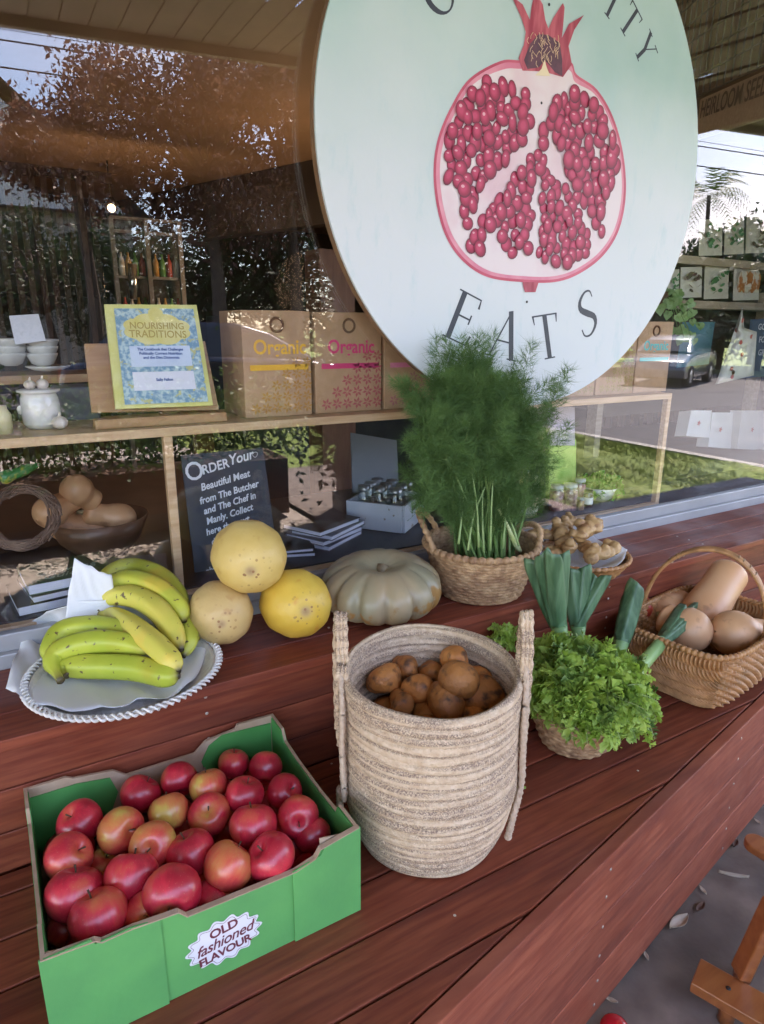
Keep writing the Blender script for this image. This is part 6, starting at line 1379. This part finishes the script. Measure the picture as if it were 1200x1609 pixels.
for i in range(9): o = MB().box((2.75+i*.11, 2.35, -.05), (.05, .02, .9)).build('batten', slat_m); tag(o, 'dark vertical batten in the row behind the tea towel', 'batten', 'battens behind the tea towel')
for i, (xa, xb, ya, yb2, lb_) in enumerate(((1078, 1118, 685, 645, 'small white printed box at the left of the low row'), (1112, 1152, 702, 648, 'white printed box leaning in the middle of the low row'), (1158, 1206, 705, 645, 'white box with a red flower print at the right'))):
    root = thing('white_box', lb_, 'box', ony(xa, ya, 1.85), 'white boxes low in the right window'); quad([ony(xa, ya, 1.85), ony(xb-4, ya+3, 1.85), ony(xb, yb2, 1.87), ony(xa+8, yb2, 1.87)], paint_white, 'box_body', root, -.06)
    cpr = ony((xa+xb)/2, (ya+yb2)/2, 1.842); MB().prism([(.010*math.cos(t)*(1+.3*math.cos(5*t)), .010*math.sin(t)*(1+.3*math.cos(5*t))) for t in np.linspace(0, 6.28, 40, endpoint=False)], cpr, (1, 0, 0), (0, 0, 1), .0004).build('flower_print', MATS['red print'], root)
o = MB().box((3.0, 1.95, ony(1150, 712, 1.9)[2]-.012), (1.3, .3, .02)).build('low_shelf', rack_wood); tag(o, 'low shelf carrying the white boxes in the right window', 'shelf')
# trailing pot plant at the shelf end
pp = thing('trailing_plant', 'pale green heart-leafed plant trailing beside the teal carton', 'plant', ony(1065, 500, 1.55)); lm = mat('pale heart leaf', (.20, .36, .12), (.34, .48, .22), scale=30, rough=.4, trans=.25); mb = MB(); sb_ = MB()
c0 = ony(1052, 468, 1.56)
for q in range(34):
    u = q/34; p = ony(1040+50*u+g.normal(0, 10), 462+95*u*u+g.normal(0, 14), 1.55+g.normal(0, .02)); n_ = nrm(-p+g.normal(0, .5, 3)*np.linalg.norm(p)*.5); s_ = g.uniform(.014, .026); dn = nrm(np.array([0, 0, -1])+g.normal(0, .4, 3)); sd_ = nrm(np.cross(dn, n_)); dn = np.cross(n_, sd_)
    out = [(0, -.55), (.45, -.75), (.8, -.3), (.6, .35), (0, 1.1), (-.6, .35), (-.8, -.3), (-.45, -.75)]; V_ = [p+(sd_*a+(dn if np.dot(dn, (0, 0, -1)) > 0 else -dn)*b2)*s_ for a, b2 in out]+[p+n_*-.003]
    mb.add(V_, [(i, (i+1) % 8, 8) for i in range(8)])
    sb_.tube(smooth_path([c0, (c0+p)/2+np.array([0, 0, .01]), p], 6), .0012, 5)
mb.build('leaves', lm, pp); sb_.build('vines', fst, pp)
MB().lathe([(.001, 0), (.035, 0), (.045, .07), (.041, .07), (.001, .05)], (c0[0]-.02, 1.60, c0[2]-.05), 20).build('pot', br_m, pp)
# display fridge far inside
fgx = nrm(ray(232, 400)); fy = 6.0; fa = ony(178, 395, fy); fb2 = ony(283, 395, fy)
fr = thing('display_fridge', 'upright glass-door fridge with dim shelves far inside the shop', 'fridge', ((fa[0]+fb2[0])/2, fy, -1.2)); fm = mat('grey fridge frame', (.16, .15, .15), (.2, .19, .19), scale=5, rough=.4); fw2 = fb2[0]-fa[0]; ztop = ony(230, 345, fy)[2]
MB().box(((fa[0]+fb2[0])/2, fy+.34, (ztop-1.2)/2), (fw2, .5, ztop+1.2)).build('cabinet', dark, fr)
for x in (fa[0], (fa[0]+fb2[0])/2, fb2[0]): MB().box((x, fy, (ztop-1.2)/2), (.035, .05, ztop+1.2)).build('door_frame', fm, fr)
for z in (ztop, ztop-.1, ztop-.45, ztop-.8, ztop-1.15): MB().box(((fa[0]+fb2[0])/2, fy+.02, z), (fw2, .04, .022)).build('shelf_edge', fm, fr)
col_b = [mat('bottle '+n_, c, rough=.4) for n_, c in (('white', (.5, .5, .48)), ('red', (.35, .06, .05)), ('green', (.1, .25, .08)), ('amber', (.4, .22, .06)))]
for r0 in range(3):
    for q in range(9):
        x = fa[0]+.06+q*(fw2-.1)/8; z0 = ztop-.45-.35*r0+.012
        if abs(x-(fa[0]+fb2[0])/2) < .03: continue
        MB().lathe([(.001, 0), (.024, 0), (.024, .11), (.009, .15), (.009, .18), (.001, .18)], (x, fy+.035, z0), 10).build('stocked_bottle', col_b[(q*3+r0) % 4], fr)
tube = MB().tube([ony(208, 470, 5.6), ony(208, 415, 5.6)], .035, 12).build('fridge_tube', mat('bright canister', (.7, .72, .72), rough=.15, metallic=.9)); tag(tube, 'bright upright metal canister in front of the fridge', 'striplight')  # bright metal tube, not glowing, standing in for the lit white fridge tube
o = MB().box((1.75, 3.2, -.55), (1.5, .5, 1.2)).build('service_counter', dark); tag(o, 'dark service counter deeper inside the shop', 'counter')
post = MB().box((ony(518, 440, 2.6)[0], 2.6, -.45), (.16, .14, 1.5)).build('timber_post', mat('red-brown post', (.16, .06, .035), (.22, .09, .05), scale=8, rough=.5, stretch=(6, 6, .6))); tag(post, 'red-brown timber post inside the shop, left of the round sign', 'post')
o = MB().box((ony(548, 470, 1.75)[0], 1.78, -.08), (.10, .10, .24)).build('cork_block', kb_m); bevel(o, .003); tag(o, 'plain brown carton behind the magenta one', 'box')

# ================================================================== OUTSIDE: what the glass mirrors
grass_m = mat('mown grass', (.11, .17, .02), (.20, .27, .035), scale=18, rough=.8, bump=1, bscale=60, c3=(.22, .26, .06), s3=2.5, r3=(.5, .7))
asphalt = mat('road asphalt', (.085, .08, .085), (.125, .12, .125), scale=30, rough=.85, bump=.4, bscale=120, c3=(.14, .13, .13), s3=.7, r3=(.5, .7))
paver = mat('pale footpath pavers', (.36, .30, .26), (.46, .40, .35), scale=6, rough=.8, bump=.3, bscale=40, c3=(.30, .24, .2), s3=1.4, r3=(.5, .7))
ZG = -1.30
def sheet(P, m, name): return MB().add(P, [tuple(range(len(P)))], smooth=False).build(name, m, kind='structure')
sheet([(-400, -400, ZG-.35), (400, -400, ZG-.35), (400, 400, ZG-.35), (-400, 400, ZG-.35)], grass_m, 'ground')
sheet([(-9, -5, ZG+.06), (1.74, -4.6, ZG+.06), (1.74, -.36, ZG+.06), (-9, -2.4, ZG+.06)], paver, 'footpath')
# grass verge with tufts
gv = MB(); nx_, ny_ = 60, 90; Gv = np.array([[(1.80+(6.38-1.80)*i/nx_, -9+10.2*j/ny_, ZG+.02*math.sin(i*.3)*math.cos(j*.21)+.01*math.sin(i*1.7+j)) for j in range(ny_+1)] for i in range(nx_+1)]); gv.grid(Gv); gv.build('grass_verge', grass_m, kind='structure')
VV, FF = [], []
gA = np.random.default_rng(31)
for k in range(26000):
    x, y = gA.uniform(3.5, 6.36), gA.uniform(-3.6, .9); p = np.array([x, y, ZG-.01]); h = gA.uniform(.025, .06); d = np.array([*gA.normal(0, .35, 2), 1])*h; s_ = nrm([*gA.normal(0, 1, 2), 0])*.0045; o_ = len(VV); VV += [p-s_, p+s_, p+d]; FF.append((o_, o_+1, o_+2))
mb = MB(); mb.v = [tuple(p) for p in VV]; mb.f = FF; mb.m = [0]*len(FF); mb.t = [0.]*len(VV); mb.sm = [False]*len(FF); mb.build('grass_blades', grass_m, kind='stuff', label='short green grass blades on the verge', category='grass')
sheet([(6.52, -9, ZG-.02), (8.5, -9, ZG-.05), (26, -22, -3.3), (45, -14, -3.5), (45, 3, -3.5), (12, 3, -1.7), (6.52, 3, ZG-.02)], asphalt, 'road') if False else None
rd = MB().add([(6.52, -30, ZG-.08), (6.52, 1.2, ZG-.08), (11, 1.2, ZG-.25), (11, -30, ZG-.25), (24, 1.2, ZG-.33), (24, -30, ZG-.33)], [(0, 1, 2, 3), (3, 2, 4, 5)], smooth=False).build('road', asphalt, kind='structure')
kerb_m = mat('concrete kerb', (.36, .34, .31), (.42, .40, .37), scale=20, rough=.8)
o = MB().box((6.45, -14.4, ZG-.05), (.14, 31, .12)).build('kerb', kerb_m, kind='structure')
sheet([(-60, -30, ZG-.10), (6.4, -30, ZG-.10), (6.4, -6.4, ZG-.10), (-60, -6.4, ZG-.10)], asphalt, 'side_road')

# trees
bark = mat('bark', (.07, .05, .04), (.12, .09, .07), scale=14, rough=.9, bump=.6, bscale=30, stretch=(3, 3, .6))
lf_green = mat('tree leaf green', (.045, .10, .02), (.09, .17, .035), scale=2, rough=.5, trans=.3)
lf_plum = mat('tree leaf plum', (.13, .062, .050), (.22, .11, .075), scale=2, rough=.5, trans=.4)
lf_dark = mat('tree leaf dark', (.022, .045, .018), (.05, .09, .03), scale=2, rough=.5, trans=.25)
def tree(label, x, y, z0, h, cr, zc, m, n, ls, seed, name='leafy_tree', group='trees mirrored in the glass', squash_=.8, trunk=.16, clumps=26):
    gt = np.random.default_rng(seed); root = thing(name, label, 'tree', (x, y, z0), group); tb = MB(); base = np.array([x, y, z0]); cc = np.array([x, y, zc]); V, F = [], []
    tb.tube(smooth_path([base, base+np.array([.1, .05, (zc-z0)*.4]), cc+np.array([0, 0, -cr*.3])], 12), np.linspace(trunk, trunk*.5, 12), 10)
    cl = []
    for k in range(clumps):
        d = nrm(gt.normal(0, 1, 3)); d[2] = d[2]*.9; q = cc+d*np.array([cr, cr, cr*squash_])*gt.uniform(.45, .95)**.7; cl.append(q); tb.tube(smooth_path([cc+np.array([0, 0, -cr*.4]), (cc+q)/2+gt.normal(0, .1, 3)*cr*.3, q], 8), np.linspace(trunk*.4, .012, 8), 6)
        for e in range(3): q3 = q+gt.normal(0, .28, 3)*cr*.5; tb.tube([q, q3], [.014, .004], 4)
    per = n//clumps
    for q in cl:
        R_ = cr*gt.uniform(.20, .36)
        for e in range(per):
            p = q+gt.normal(0, .5, 3)*R_; a = nrm(gt.normal(0, 1, 3)); b_ = nrm(np.cross(a, gt.normal(0, 1, 3))); s_ = ls*gt.uniform(.6, 1.2); o_ = len(V)
            V += [p-a*s_, p+b_*s_*.42, p+a*s_, p-b_*s_*.42]; F.append((o_, o_+1, o_+2, o_+3))
    tb.build('trunk', bark, root); mb = MB(); mb.v = [tuple(p) for p in V]; mb.f = F; mb.m = [0]*len(F); mb.t = [0.]*len(V); mb.sm = [False]*len(F); mb.build('crown', m, root)
def virt(px, dist, z=0): d = ray(px, 400)[:2]; d = d/np.hypot(*d)*dist; return d[0], 2*GL-d[1]
x, y = virt(330, 12.5); tree('plum-leaved street tree nearest the shop', x, y, ZG-.1, 6, 2.15, 3.15, lf_plum, 24000, .062, 1, squash_=.85, clumps=34)
x, y = virt(130, 14); tree('smaller plum tree to the left of the big one', x, y, ZG-.1, 5, 1.3, 2.9, lf_plum, 10000, .062, 2, clumps=18)
x, y = virt(455, 13.5); tree('plum tree to the right with bare upper twigs', x, y, ZG-.1, 6, 1.7, 3.1, lf_plum, 15000, .062, 3, clumps=24)
for i, (px, ds, h, r_, lb_) in enumerate(((60, 17, 1.2, 1.9, 'dark shrubby tree at the far left of the street'), (210, 16, 1.0, 1.8, 'dark shrubby tree behind the parked car'), (330, 15.5, 1.1, 2.0, 'dark bushy evergreen in the middle of the hedge line'), (440, 15, 1.3, 2.0, 'dark bushy evergreen at the right of the hedge line'), (560, 16, 1.2, 2.2, 'dark evergreen behind the round sign'), (690, 18, 1.4, 2.4, 'dark evergreen further right behind the round sign'))):
    x, y = virt(px, ds); tree(lb_, x, y, ZG-.1, 3, r_, h-.2, lf_dark, 6500, .075, 10+i, group='evergreens across the street', clumps=26, trunk=.12)
for i, (px, ds, zc, r_, lb_) in enumerate(((1150, 34, 3.3, 1.9, 'rounded dark tree above the far road'), (1205, 36, 2.6, 2.2, 'rounded dark tree at the far right of the street'), (1010, 38, 1.6, 2.6, 'low dark tree beyond the parked car'))):
    x, y = virt(px, ds); tree(lb_, x, y, ZG-.3, 6, r_, zc, lf_dark, 6000, .15, 30+i, group='distant trees', clumps=22, trunk=.2)
for px_, ds_, r_, z_, lb_ in ((1000, 29, 3.0, .9, 'hedge-like dark tree behind the bonnet of the silver car'), (1080, 30, 3.0, .8, 'hedge-like dark tree straight behind the silver car'), (1150, 31, 3.2, 1.1, 'hedge-like dark tree just right of the silver car'), (1215, 31, 3.4, 1.2, 'hedge-like dark tree at the right edge of the far verge'), (900, 28, 3.0, .8, 'hedge-like dark tree left of the silver car')):
    xq, yq = virt(px_, ds_); tree(lb_, xq, yq, ZG-.3, 3, r_, z_, lf_dark, 7000, .17, int(px_), group='dark trees behind the parked car', clumps=30, trunk=.15, squash_=.7)
# palm
x, y = virt(1102, 30); root = thing('palm_tree', 'tall thin palm beyond the road', 'palm', (x, y, ZG-.3)); zt_ = 4.9; MB().tube(smooth_path([(x, y, ZG-.3), (x+.2, y, 2.5), (x, y, zt_)], 14), np.linspace(.10, .07, 14), 10).build('trunk', bark, root); mb = MB(); gp_ = np.random.default_rng(3)
for k in range(26):
    a = k/26*6.28*2.4; e = gp_.uniform(-.3, 1.1); d = np.array([math.cos(a)*math.cos(e), math.sin(a)*math.cos(e), math.sin(e)]); P = smooth_path([(x, y, zt_), np.array([x, y, zt_])+d*.9, np.array([x, y, zt_])+d*1.7-np.array([0, 0, .7])], 14)
    for j in range(2, 14):
        tg = nrm(P[j]-P[j-1]); sd_ = nrm(np.cross(tg, (0, 0, 1)))
        for s_ in (-1, 1): q2 = P[j]+(sd_*s_+tg*.7-np.array([0, 0, .4]))*.38*math.sin(math.pi*min(.97, j/14+.1)); mb.add([P[j]-tg*.03, P[j]+tg*.03, q2], [(0, 1, 2)], smooth=False)
mb.build('fronds', lf_green, root)

# planter with shrub near the verandah edge
pln = thing('planter_box', 'brown rectangular planter with a clipped shrub at the verandah edge', 'planter', (.95, -1.62, ZF)); pbm = mat('brown planter', (.13, .07, .045), (.17, .095, .06), scale=6, rough=.6)
bevel(MB().box((.40, -1.60, ZF+.19), (2.5, .42, .38)).build('trough', pbm, pln), .006); VV, FF = [], []
for k in range(7500):
    p = np.array([.40+gA.uniform(-1.3, 1.4), -1.64+gA.normal(0, .17), ZF+.36+abs(gA.normal(.20, .17))]); a = nrm(gA.normal(0, 1, 3)); b_ = nrm(np.cross(a, gA.normal(0, 1, 3))); o_ = len(VV); s_ = .022; VV += [p-a*s_, p+b_*s_*.5, p+a*s_, p-b_*s_*.5]; FF.append((o_, o_+1, o_+2, o_+3))
mb = MB(); mb.v = [tuple(p) for p in VV]; mb.f = FF; mb.m = [0]*len(FF); mb.t = [0.]*len(VV); mb.sm = [False]*len(FF); mb.build('foliage', lf_green, pln)
mb = MB(); [mb.tube([(.40+q*.19, -1.64, ZF+.33), (.40+q*.2+gA.normal(0, .03), -1.64+gA.normal(0, .05), ZF+.70)], .006, 5) for q in range(-6, 7)]; mb.build('stems', bark, pln)

# verandah post
xv, yv = 2.05, -1.28
vp = thing('verandah_post', 'square dark brown verandah post mirrored behind the crate of bottles', 'post', (xv, yv, ZF)); bevel(MB().box((xv, yv, (ZF+1.49)/2), (.14, .14, 1.49-ZF)).build('post_shaft', pbm, vp), .006); bevel(MB().box((xv, yv, ZF+.06), (.18, .18, .12)).build('post_base', kerb_m, vp), .004)
for px_, ds_, lb_ in ((585, 4.0, 'tall dark pot with a dense shrub mirrored behind the bottle crate'), (660, 4.4, 'tall dark pot with a shrub mirrored behind the fennel')):
    xq, yq = virt(px_, ds_); pq = thing('potted_shrub', lb_, 'potted plant', (xq, yq, ZF), 'potted shrubs on the verandah'); VV, FF = [], []
    MB().lathe([(.001, 0), (.17, 0), (.23, .42), (.245, .44), (.22, .44), (.001, .38)], (xq, yq, ZF), 28).build('pot', black_m, pq)
    for k in range(5200):
        p = np.array([xq, yq, ZF+.82])+gA.normal(0, .5, 3)*np.array([.42, .42, .5]); a = nrm(gA.normal(0, 1, 3)); b_ = nrm(np.cross(a, gA.normal(0, 1, 3))); o_ = len(VV); VV += [p-a*.03, p+b_*.013, p+a*.03, p-b_*.013]; FF.append((o_, o_+1, o_+2, o_+3))
    mb = MB(); mb.v = [tuple(p) for p in VV]; mb.f = FF; mb.m = [0]*len(FF); mb.t = [0.]*len(VV); mb.sm = [False]*len(FF); mb.build('foliage', lf_dark, pq)
    mb = MB(); [mb.tube(smooth_path([(xq, yq, ZF+.36), (xq+.08*math.cos(q), yq+.08*math.sin(q), ZF+.65), (xq+.2*math.cos(q), yq+.2*math.sin(q), ZF+.95)], 6), .008, 5) for q in range(6)]; mb.build('stems', bark, pq)
# cars
def car(label, cx_, cy_, zg, yaw, paintm, group='parked cars'):
    root = thing('parked_car', label, 'car', (cx_, cy_, zg), group); M = Matrix.Translation((cx_, cy_, zg)) @ Matrix.Rotation(yaw, 4, 'Z')
    def T(P): return [tuple(M @ Vector(p)) for p in P]
    prof = [(-2.15, .32), (-2.2, .62), (-2.12, .90), (-1.75, .98), (-1.0, 1.06), (0, 1.02), (.9, .98), (1.5, .90), (2.05, .76), (2.18, .55), (2.12, .30), (1.75, .25), (-1.75, .25)]
    def section(prof, hw, inset, n=1):
        A = [(x, -hw, z) for x, z in prof]; B = [(x, hw, z) for x, z in prof]; k = len(prof); A0 = [(x*.985, -hw-inset, .25+(z-.25)*.92+.02) for x, z in prof]; B0 = [(x*.985, hw+inset, .25+(z-.25)*.92+.02) for x, z in prof]
        P = A0+A+B+B0; F = [list(range(k))[::-1], list(range(3*k, 4*k))]
        for r0 in range(3): F += [(r0*k+i, r0*k+(i+1) % k, (r0+1)*k+(i+1) % k, (r0+1)*k+i) for i in range(k)]
        return T(P), F
    P, F = section(prof, .78, .10); o = MB().add(P, F).build('body', paintm, root); bevel(o, .05, 3)
    roof = [(-1.9, .95), (-1.45, 1.38), (-.7, 1.47), (.1, 1.45), (.55, 1.32), (1.15, .97)]
    k = len(roof); A = [(x, -.80, z) for x, z in roof[:1]]+[(x, -.62, z) for x, z in roof[1:-1]]+[(roof[-1][0], -.80, roof[-1][1])]; B = [(a[0], -a[1], a[2]) for a in A]; o = MB().add(T(A+B), [list(range(k)), list(range(k, 2*k))[::-1]]+[(i, k+i, k+(i+1) % k, (i+1) % k) for i in range(k)]).build('cabin', paintm, root); bevel(o, .04, 3)
    wg = MATS.get('car window') or mat('car window', (.015, .018, .022), rough=.08, spec=.8)
    for s_ in (-1, 1):
        for w_ in ([(-1.55, 1.02), (-1.35, 1.30), (-.72, 1.40), (-.45, 1.40), (-.45, 1.02)], [(-.38, 1.02), (-.38, 1.40), (.08, 1.38), (.48, 1.27), (.92, 1.02)]):
            yy = lambda z: s_*(.80-(z-.97)*.36+.012); Pw = [(x, yy(z), z) for x, z in w_]; Pi = [(x, yy(z)-s_*.02, z) for x, z in w_]; k2 = len(w_); MB().add(T(Pw+Pi), [list(range(k2)), list(range(k2, 2*k2))[::-1]]+[(i, (i+1) % k2, k2+(i+1) % k2, k2+i) for i in range(k2)], smooth=False).build('side_window', wg, root)
    for (x0, z0, x1, z1) in ((.60, 1.31, 1.12, 1.0), (-1.88, .99, -1.48, 1.37)):
        Pw = [(x0, -.58, z0+.012), (x0, .58, z0+.012), (x1, .66, z1+.012), (x1, -.66, z1+.012)]; MB().add(T(Pw+[(p[0], p[1], p[2]-.012) for p in Pw]), [(0, 1, 2, 3), (7, 6, 5, 4), (0, 4, 5, 1), (1, 5, 6, 2), (2, 6, 7, 3), (3, 7, 4, 0)], smooth=False).build('windscreen', wg, root)
    rub = MATS.get('tyre') or mat('tyre', (.02, .02, .02), rough=.8); rimm = MATS.get('alloy') or mat('alloy', (.45, .45, .46), rough=.3, metallic=.8)
    for x in (-1.35, 1.35):
        for s_ in (-1, 1):
            MW = (M @ Matrix.Translation((x, s_*.80, .33)) @ Matrix.Rotation(R(90), 4, 'X')); c = MW.translation; wh = MB().lathe([(.20, -.10), (.30, -.10), (.33, -.07), (.33, .07), (.30, .10), (.20, .10)], c, 28, M=MW).build('wheel', rub, root); MB().lathe([(.001, -.105), (.05, -.11), (.19, -.098), (.205, -.09), (.205, .09), (.19, .098), (.05, .11), (.001, .105)], c, 10, M=MW).build('rim', rimm, wh)
    hl = MATS.get('headlight') or mat('headlight', (.75, .77, .8), rough=.1)
    for s_ in (-1, 1):
        MB().box(tuple(M @ Vector((2.05, s_*.62, .68))), (.16, .30, .13), M=Matrix.Rotation(yaw, 4, 'Z')).build('headlight', hl, root); MB().box(tuple(M @ Vector((-2.13, s_*.66, .80))), (.08, .22, .14), M=Matrix.Rotation(yaw, 4, 'Z')).build('tail_light', MATS['red print'], root)
        MB().box(tuple(M @ Vector((.78, s_*.93, 1.04))), (.12, .16, .10), M=Matrix.Rotation(yaw, 4, 'Z')).build('wing_mirror', paintm, root)
silver = mat('silver car paint', (.16, .17, .19), rough=.25, metallic=.6, coat=.8); navyc = mat('dark blue car paint', (.012, .02, .04), rough=.2, metallic=.3, coat=1)
x, y = virt(1075, 22.5); car('silver hatchback parked across the road', x, y, ZG-.33-.0, R(157), silver)
x, y = virt(345, 10.2); car('dark blue car parked opposite the shelf of cartons', x, y, ZG-.1, R(12), navyc)
# house across the street + power lines + poles
x, y = virt(15, 20); hs = thing('white_house', 'white gabled house with a dark roof across the street', 'house', (x, y, ZG-.2)); MB().box((x, y-2, ZG+2.0), (6, 4, 4.2)).build('house_walls', render_wall, hs)
rf = mat('grey roof tiles', (.09, .085, .09), (.14, .13, .13), scale=20, rough=.7, bump=.5, bscale=30); zz0 = ZG+4.1
MB().add([(x-3.4, y+.5, zz0), (x+3.4, y+.5, zz0), (x, y+.5, zz0+3.0), (x-3.4, y-4.5, zz0), (x+3.4, y-4.5, zz0), (x, y-4.5, zz0+3.0)], [(0, 2, 5, 3), (1, 4, 5, 2), (0, 3, 4, 1)], smooth=False).build('roof', rf, hs)
MB().add([(x-2.9, y+.2, zz0+.02), (x+2.9, y+.2, zz0+.02), (x, y+.2, zz0+2.6)], [(0, 1, 2)], smooth=False).build('gable', paint_white, hs)
for dx in (-1.2, 1.2):
    wn = MB().box((x+dx, y+.02, ZG+2.6), (1.0, .06, 1.1)).build('window', black_m, hs); MB().box((x+dx, y+.06, ZG+2.6), (.05, .03, 1.1)).build('glazing_bar', paint_white, wn)
nW = nrm([.19, 1, 0]); pl_r = None
for (a, b_, lb_) in (((0, 62), (1200, 245), 'upper power line strung over the street'), ((0, 105), (1200, 275), 'lower power line strung over the street'), ((0, 45), (1200, 238), 'thin topmost service wire over the street')):
    A = mir(onpl(*a, nW, 16)); B = mir(onpl(*b_, nW, 16)); d = B-A; P = [A-d*.6+d*2.2*u+np.array([0, 0, -.9*4*(u*2.2-.6)*(1-(u*2.2-.6))*.25*0]) for u in np.linspace(0, 1, 30)]
    o = MB().tube(P, .016 if 'thin' not in lb_ else .007, 5).build('power_line', black_m); tag(o, lb_, 'power line', 'overhead wires')
    ends = (P[0], P[-1])
for k, e in enumerate(ends):
    pt = thing('power_pole', ['timber power pole far to the left holding the wires', 'timber power pole far to the right holding the wires'][k], 'pole', (e[0], e[1], ZG-.35)); MB().tube([(e[0], e[1], ZG-.35), (e[0], e[1], e[2]+1)], [.16, .11], 12).build('pole_shaft', bark, pt); bevel(MB().box((e[0], e[1], e[2]-.1), (.1, 1.8, .12)).build('cross_arm', bark, pt), .01)

# ================================================================== VERANDAH FLOOR ITEMS
vt = mat('varnished orange timber', (.26, .075, .022), (.34, .11, .033), scale=9, rough=.3, stretch=(1, 8, 8), coat=.5, c3=(.30, .09, .02), s3=4)
fs = thing('timber_chair', 'varnished orange timber folding chair standing at the bottom right corner', 'chair', (1.2, .45, ZF))
za = -1.14
a0, a1, a2 = onz(1080, 1540, za), onz(1106, 1508, za), onz(1210, 1566, za)
d_ = nrm(a2-a1); n2 = nrm(a0-a1); n2 = nrm(n2-d_*np.dot(n2, d_)); ctr = (a0+a1)/2+d_*.16; ang2 = math.atan2(d_[1], d_[0]); wdt = np.linalg.norm(a0-a1)
bevel(MB().box((ctr[0], ctr[1], za-.011), (.32, wdt, .022), M=Matrix.Rotation(ang2, 4, 'Z')).build('seat_slat', vt, fs), .002)
for off_ in (.055,): 
    p = (a0+a1)/2+d_*off_; MB().lathe([(.001, .0006), (.0045, .0006), (.0045, 0)], (p[0], p[1], za), 10).build('screw', black_m, fs)
for s_ in (.06, .26):
    p = (a0+a1)/2+d_*s_; MB().tube([(p[0], p[1], za-.02), (p[0], p[1], ZF+.001)], .014, 10).build('leg', vt, fs)
l0_, l1_ = onz(1163, 1530, -1.14), onz(1215, 1420, -.98)
def beam(p, q, w_, h_, nm):
    d = nrm(np.array(q)-p); Mq = Vector(d).to_track_quat('X', 'Z').to_matrix().to_4x4(); c = (np.array(p)+q)/2; bevel(MB().box(c, (np.linalg.norm(np.array(q)-p), w_, h_), M=Mq).build(nm, vt, fs), .003)
beam(l0_, l1_, .034, .022, 'brace'); beam(onz(1165, 1535, -1.205), onz(1180, 1500, -1.10), .03, .02, 'leg')
t0_, t1_ = onz(1190, 1322, -1.13), onz(1240, 1352, -1.13)
dT = nrm(t1_-t0_); nT = np.array([-dT[1], dT[0], 0]); ol = [(.026*math.cos(q)-.0, .026*math.sin(q)) for q in np.linspace(math.pi/2, 3*math.pi/2, 16)]+[(.22, -.026), (.22, .026)]
bevel(MB().prism(ol, t0_-np.array([0, 0, .02]), dT, nT, .02).build('armrest', vt, fs), .003); e_ = t0_+dT*.1; MB().tube([(e_[0], e_[1], -1.14), (e_[0], e_[1], ZF+.001)], .012, 8).build('leg', vt, fs)
o = MB().ell(onz(966, 1618, ZF+.02), (.026, .026, .02), 20).build('red_ball', mat('glossy red', (.5, .01, .02), rough=.2)); tag(o, 'small glossy red fruit on the concrete at the bottom edge', 'fruit')
dl = mat('dry leaf', (.36, .28, .20), (.48, .40, .32), scale=30, rough=.8); dl2 = mat('dark dry leaf', (.10, .05, .035), (.16, .09, .06), scale=30, rough=.8)
LL = [(1066, 1452, .030, 0, 'curled pale dry leaf nearest the chair slat'), (1015, 1503, .010, 0, 'tiny pale scrap close to the bench face'), (960, 1573, .012, 0, 'small pale scrap at the bottom near the red fruit'), (1100, 1427, .018, 1, 'dark dry leaf against the bench face'), (1104, 1400, .012, 0, 'small pale leaf above the dark one'),
      (1152, 1378, .032, 0, 'long thin pale strip on the concrete below the armrest'), (1155, 1327, .016, 1, 'dark leaf scrap near the top of the visible concrete'), (1190, 1292, .010, 0, 'small pale scrap at the right edge of the concrete'), (1150, 1318, .010, 0, 'light crumb beside the dark leaf scrap')]
for i, (px, py, s, k, lb_) in enumerate(LL):
    p = onz(px, py, ZF+.001); Gl = []; rr = i*1.1
    for u in np.linspace(-1, 1, 9):
        w_ = (.42 if i != 5 else .10)*math.cos(u*1.45); Gl.append([(p[0]+s*(u*math.cos(rr)-v*w_*math.sin(rr)), p[1]+s*(u*math.sin(rr)+v*w_*math.cos(rr)), ZF+.0015+s*(.25*v*v+.12*u*u)) for v in np.linspace(-1, 1, 5)])
    o = MB().grid(np.array(Gl)).build('dry_leaf', dl2 if k else dl); tag(o, lb_, 'leaf', 'dry leaves on the concrete'); o.modifiers.new('t', 'SOLIDIFY').thickness = .0006
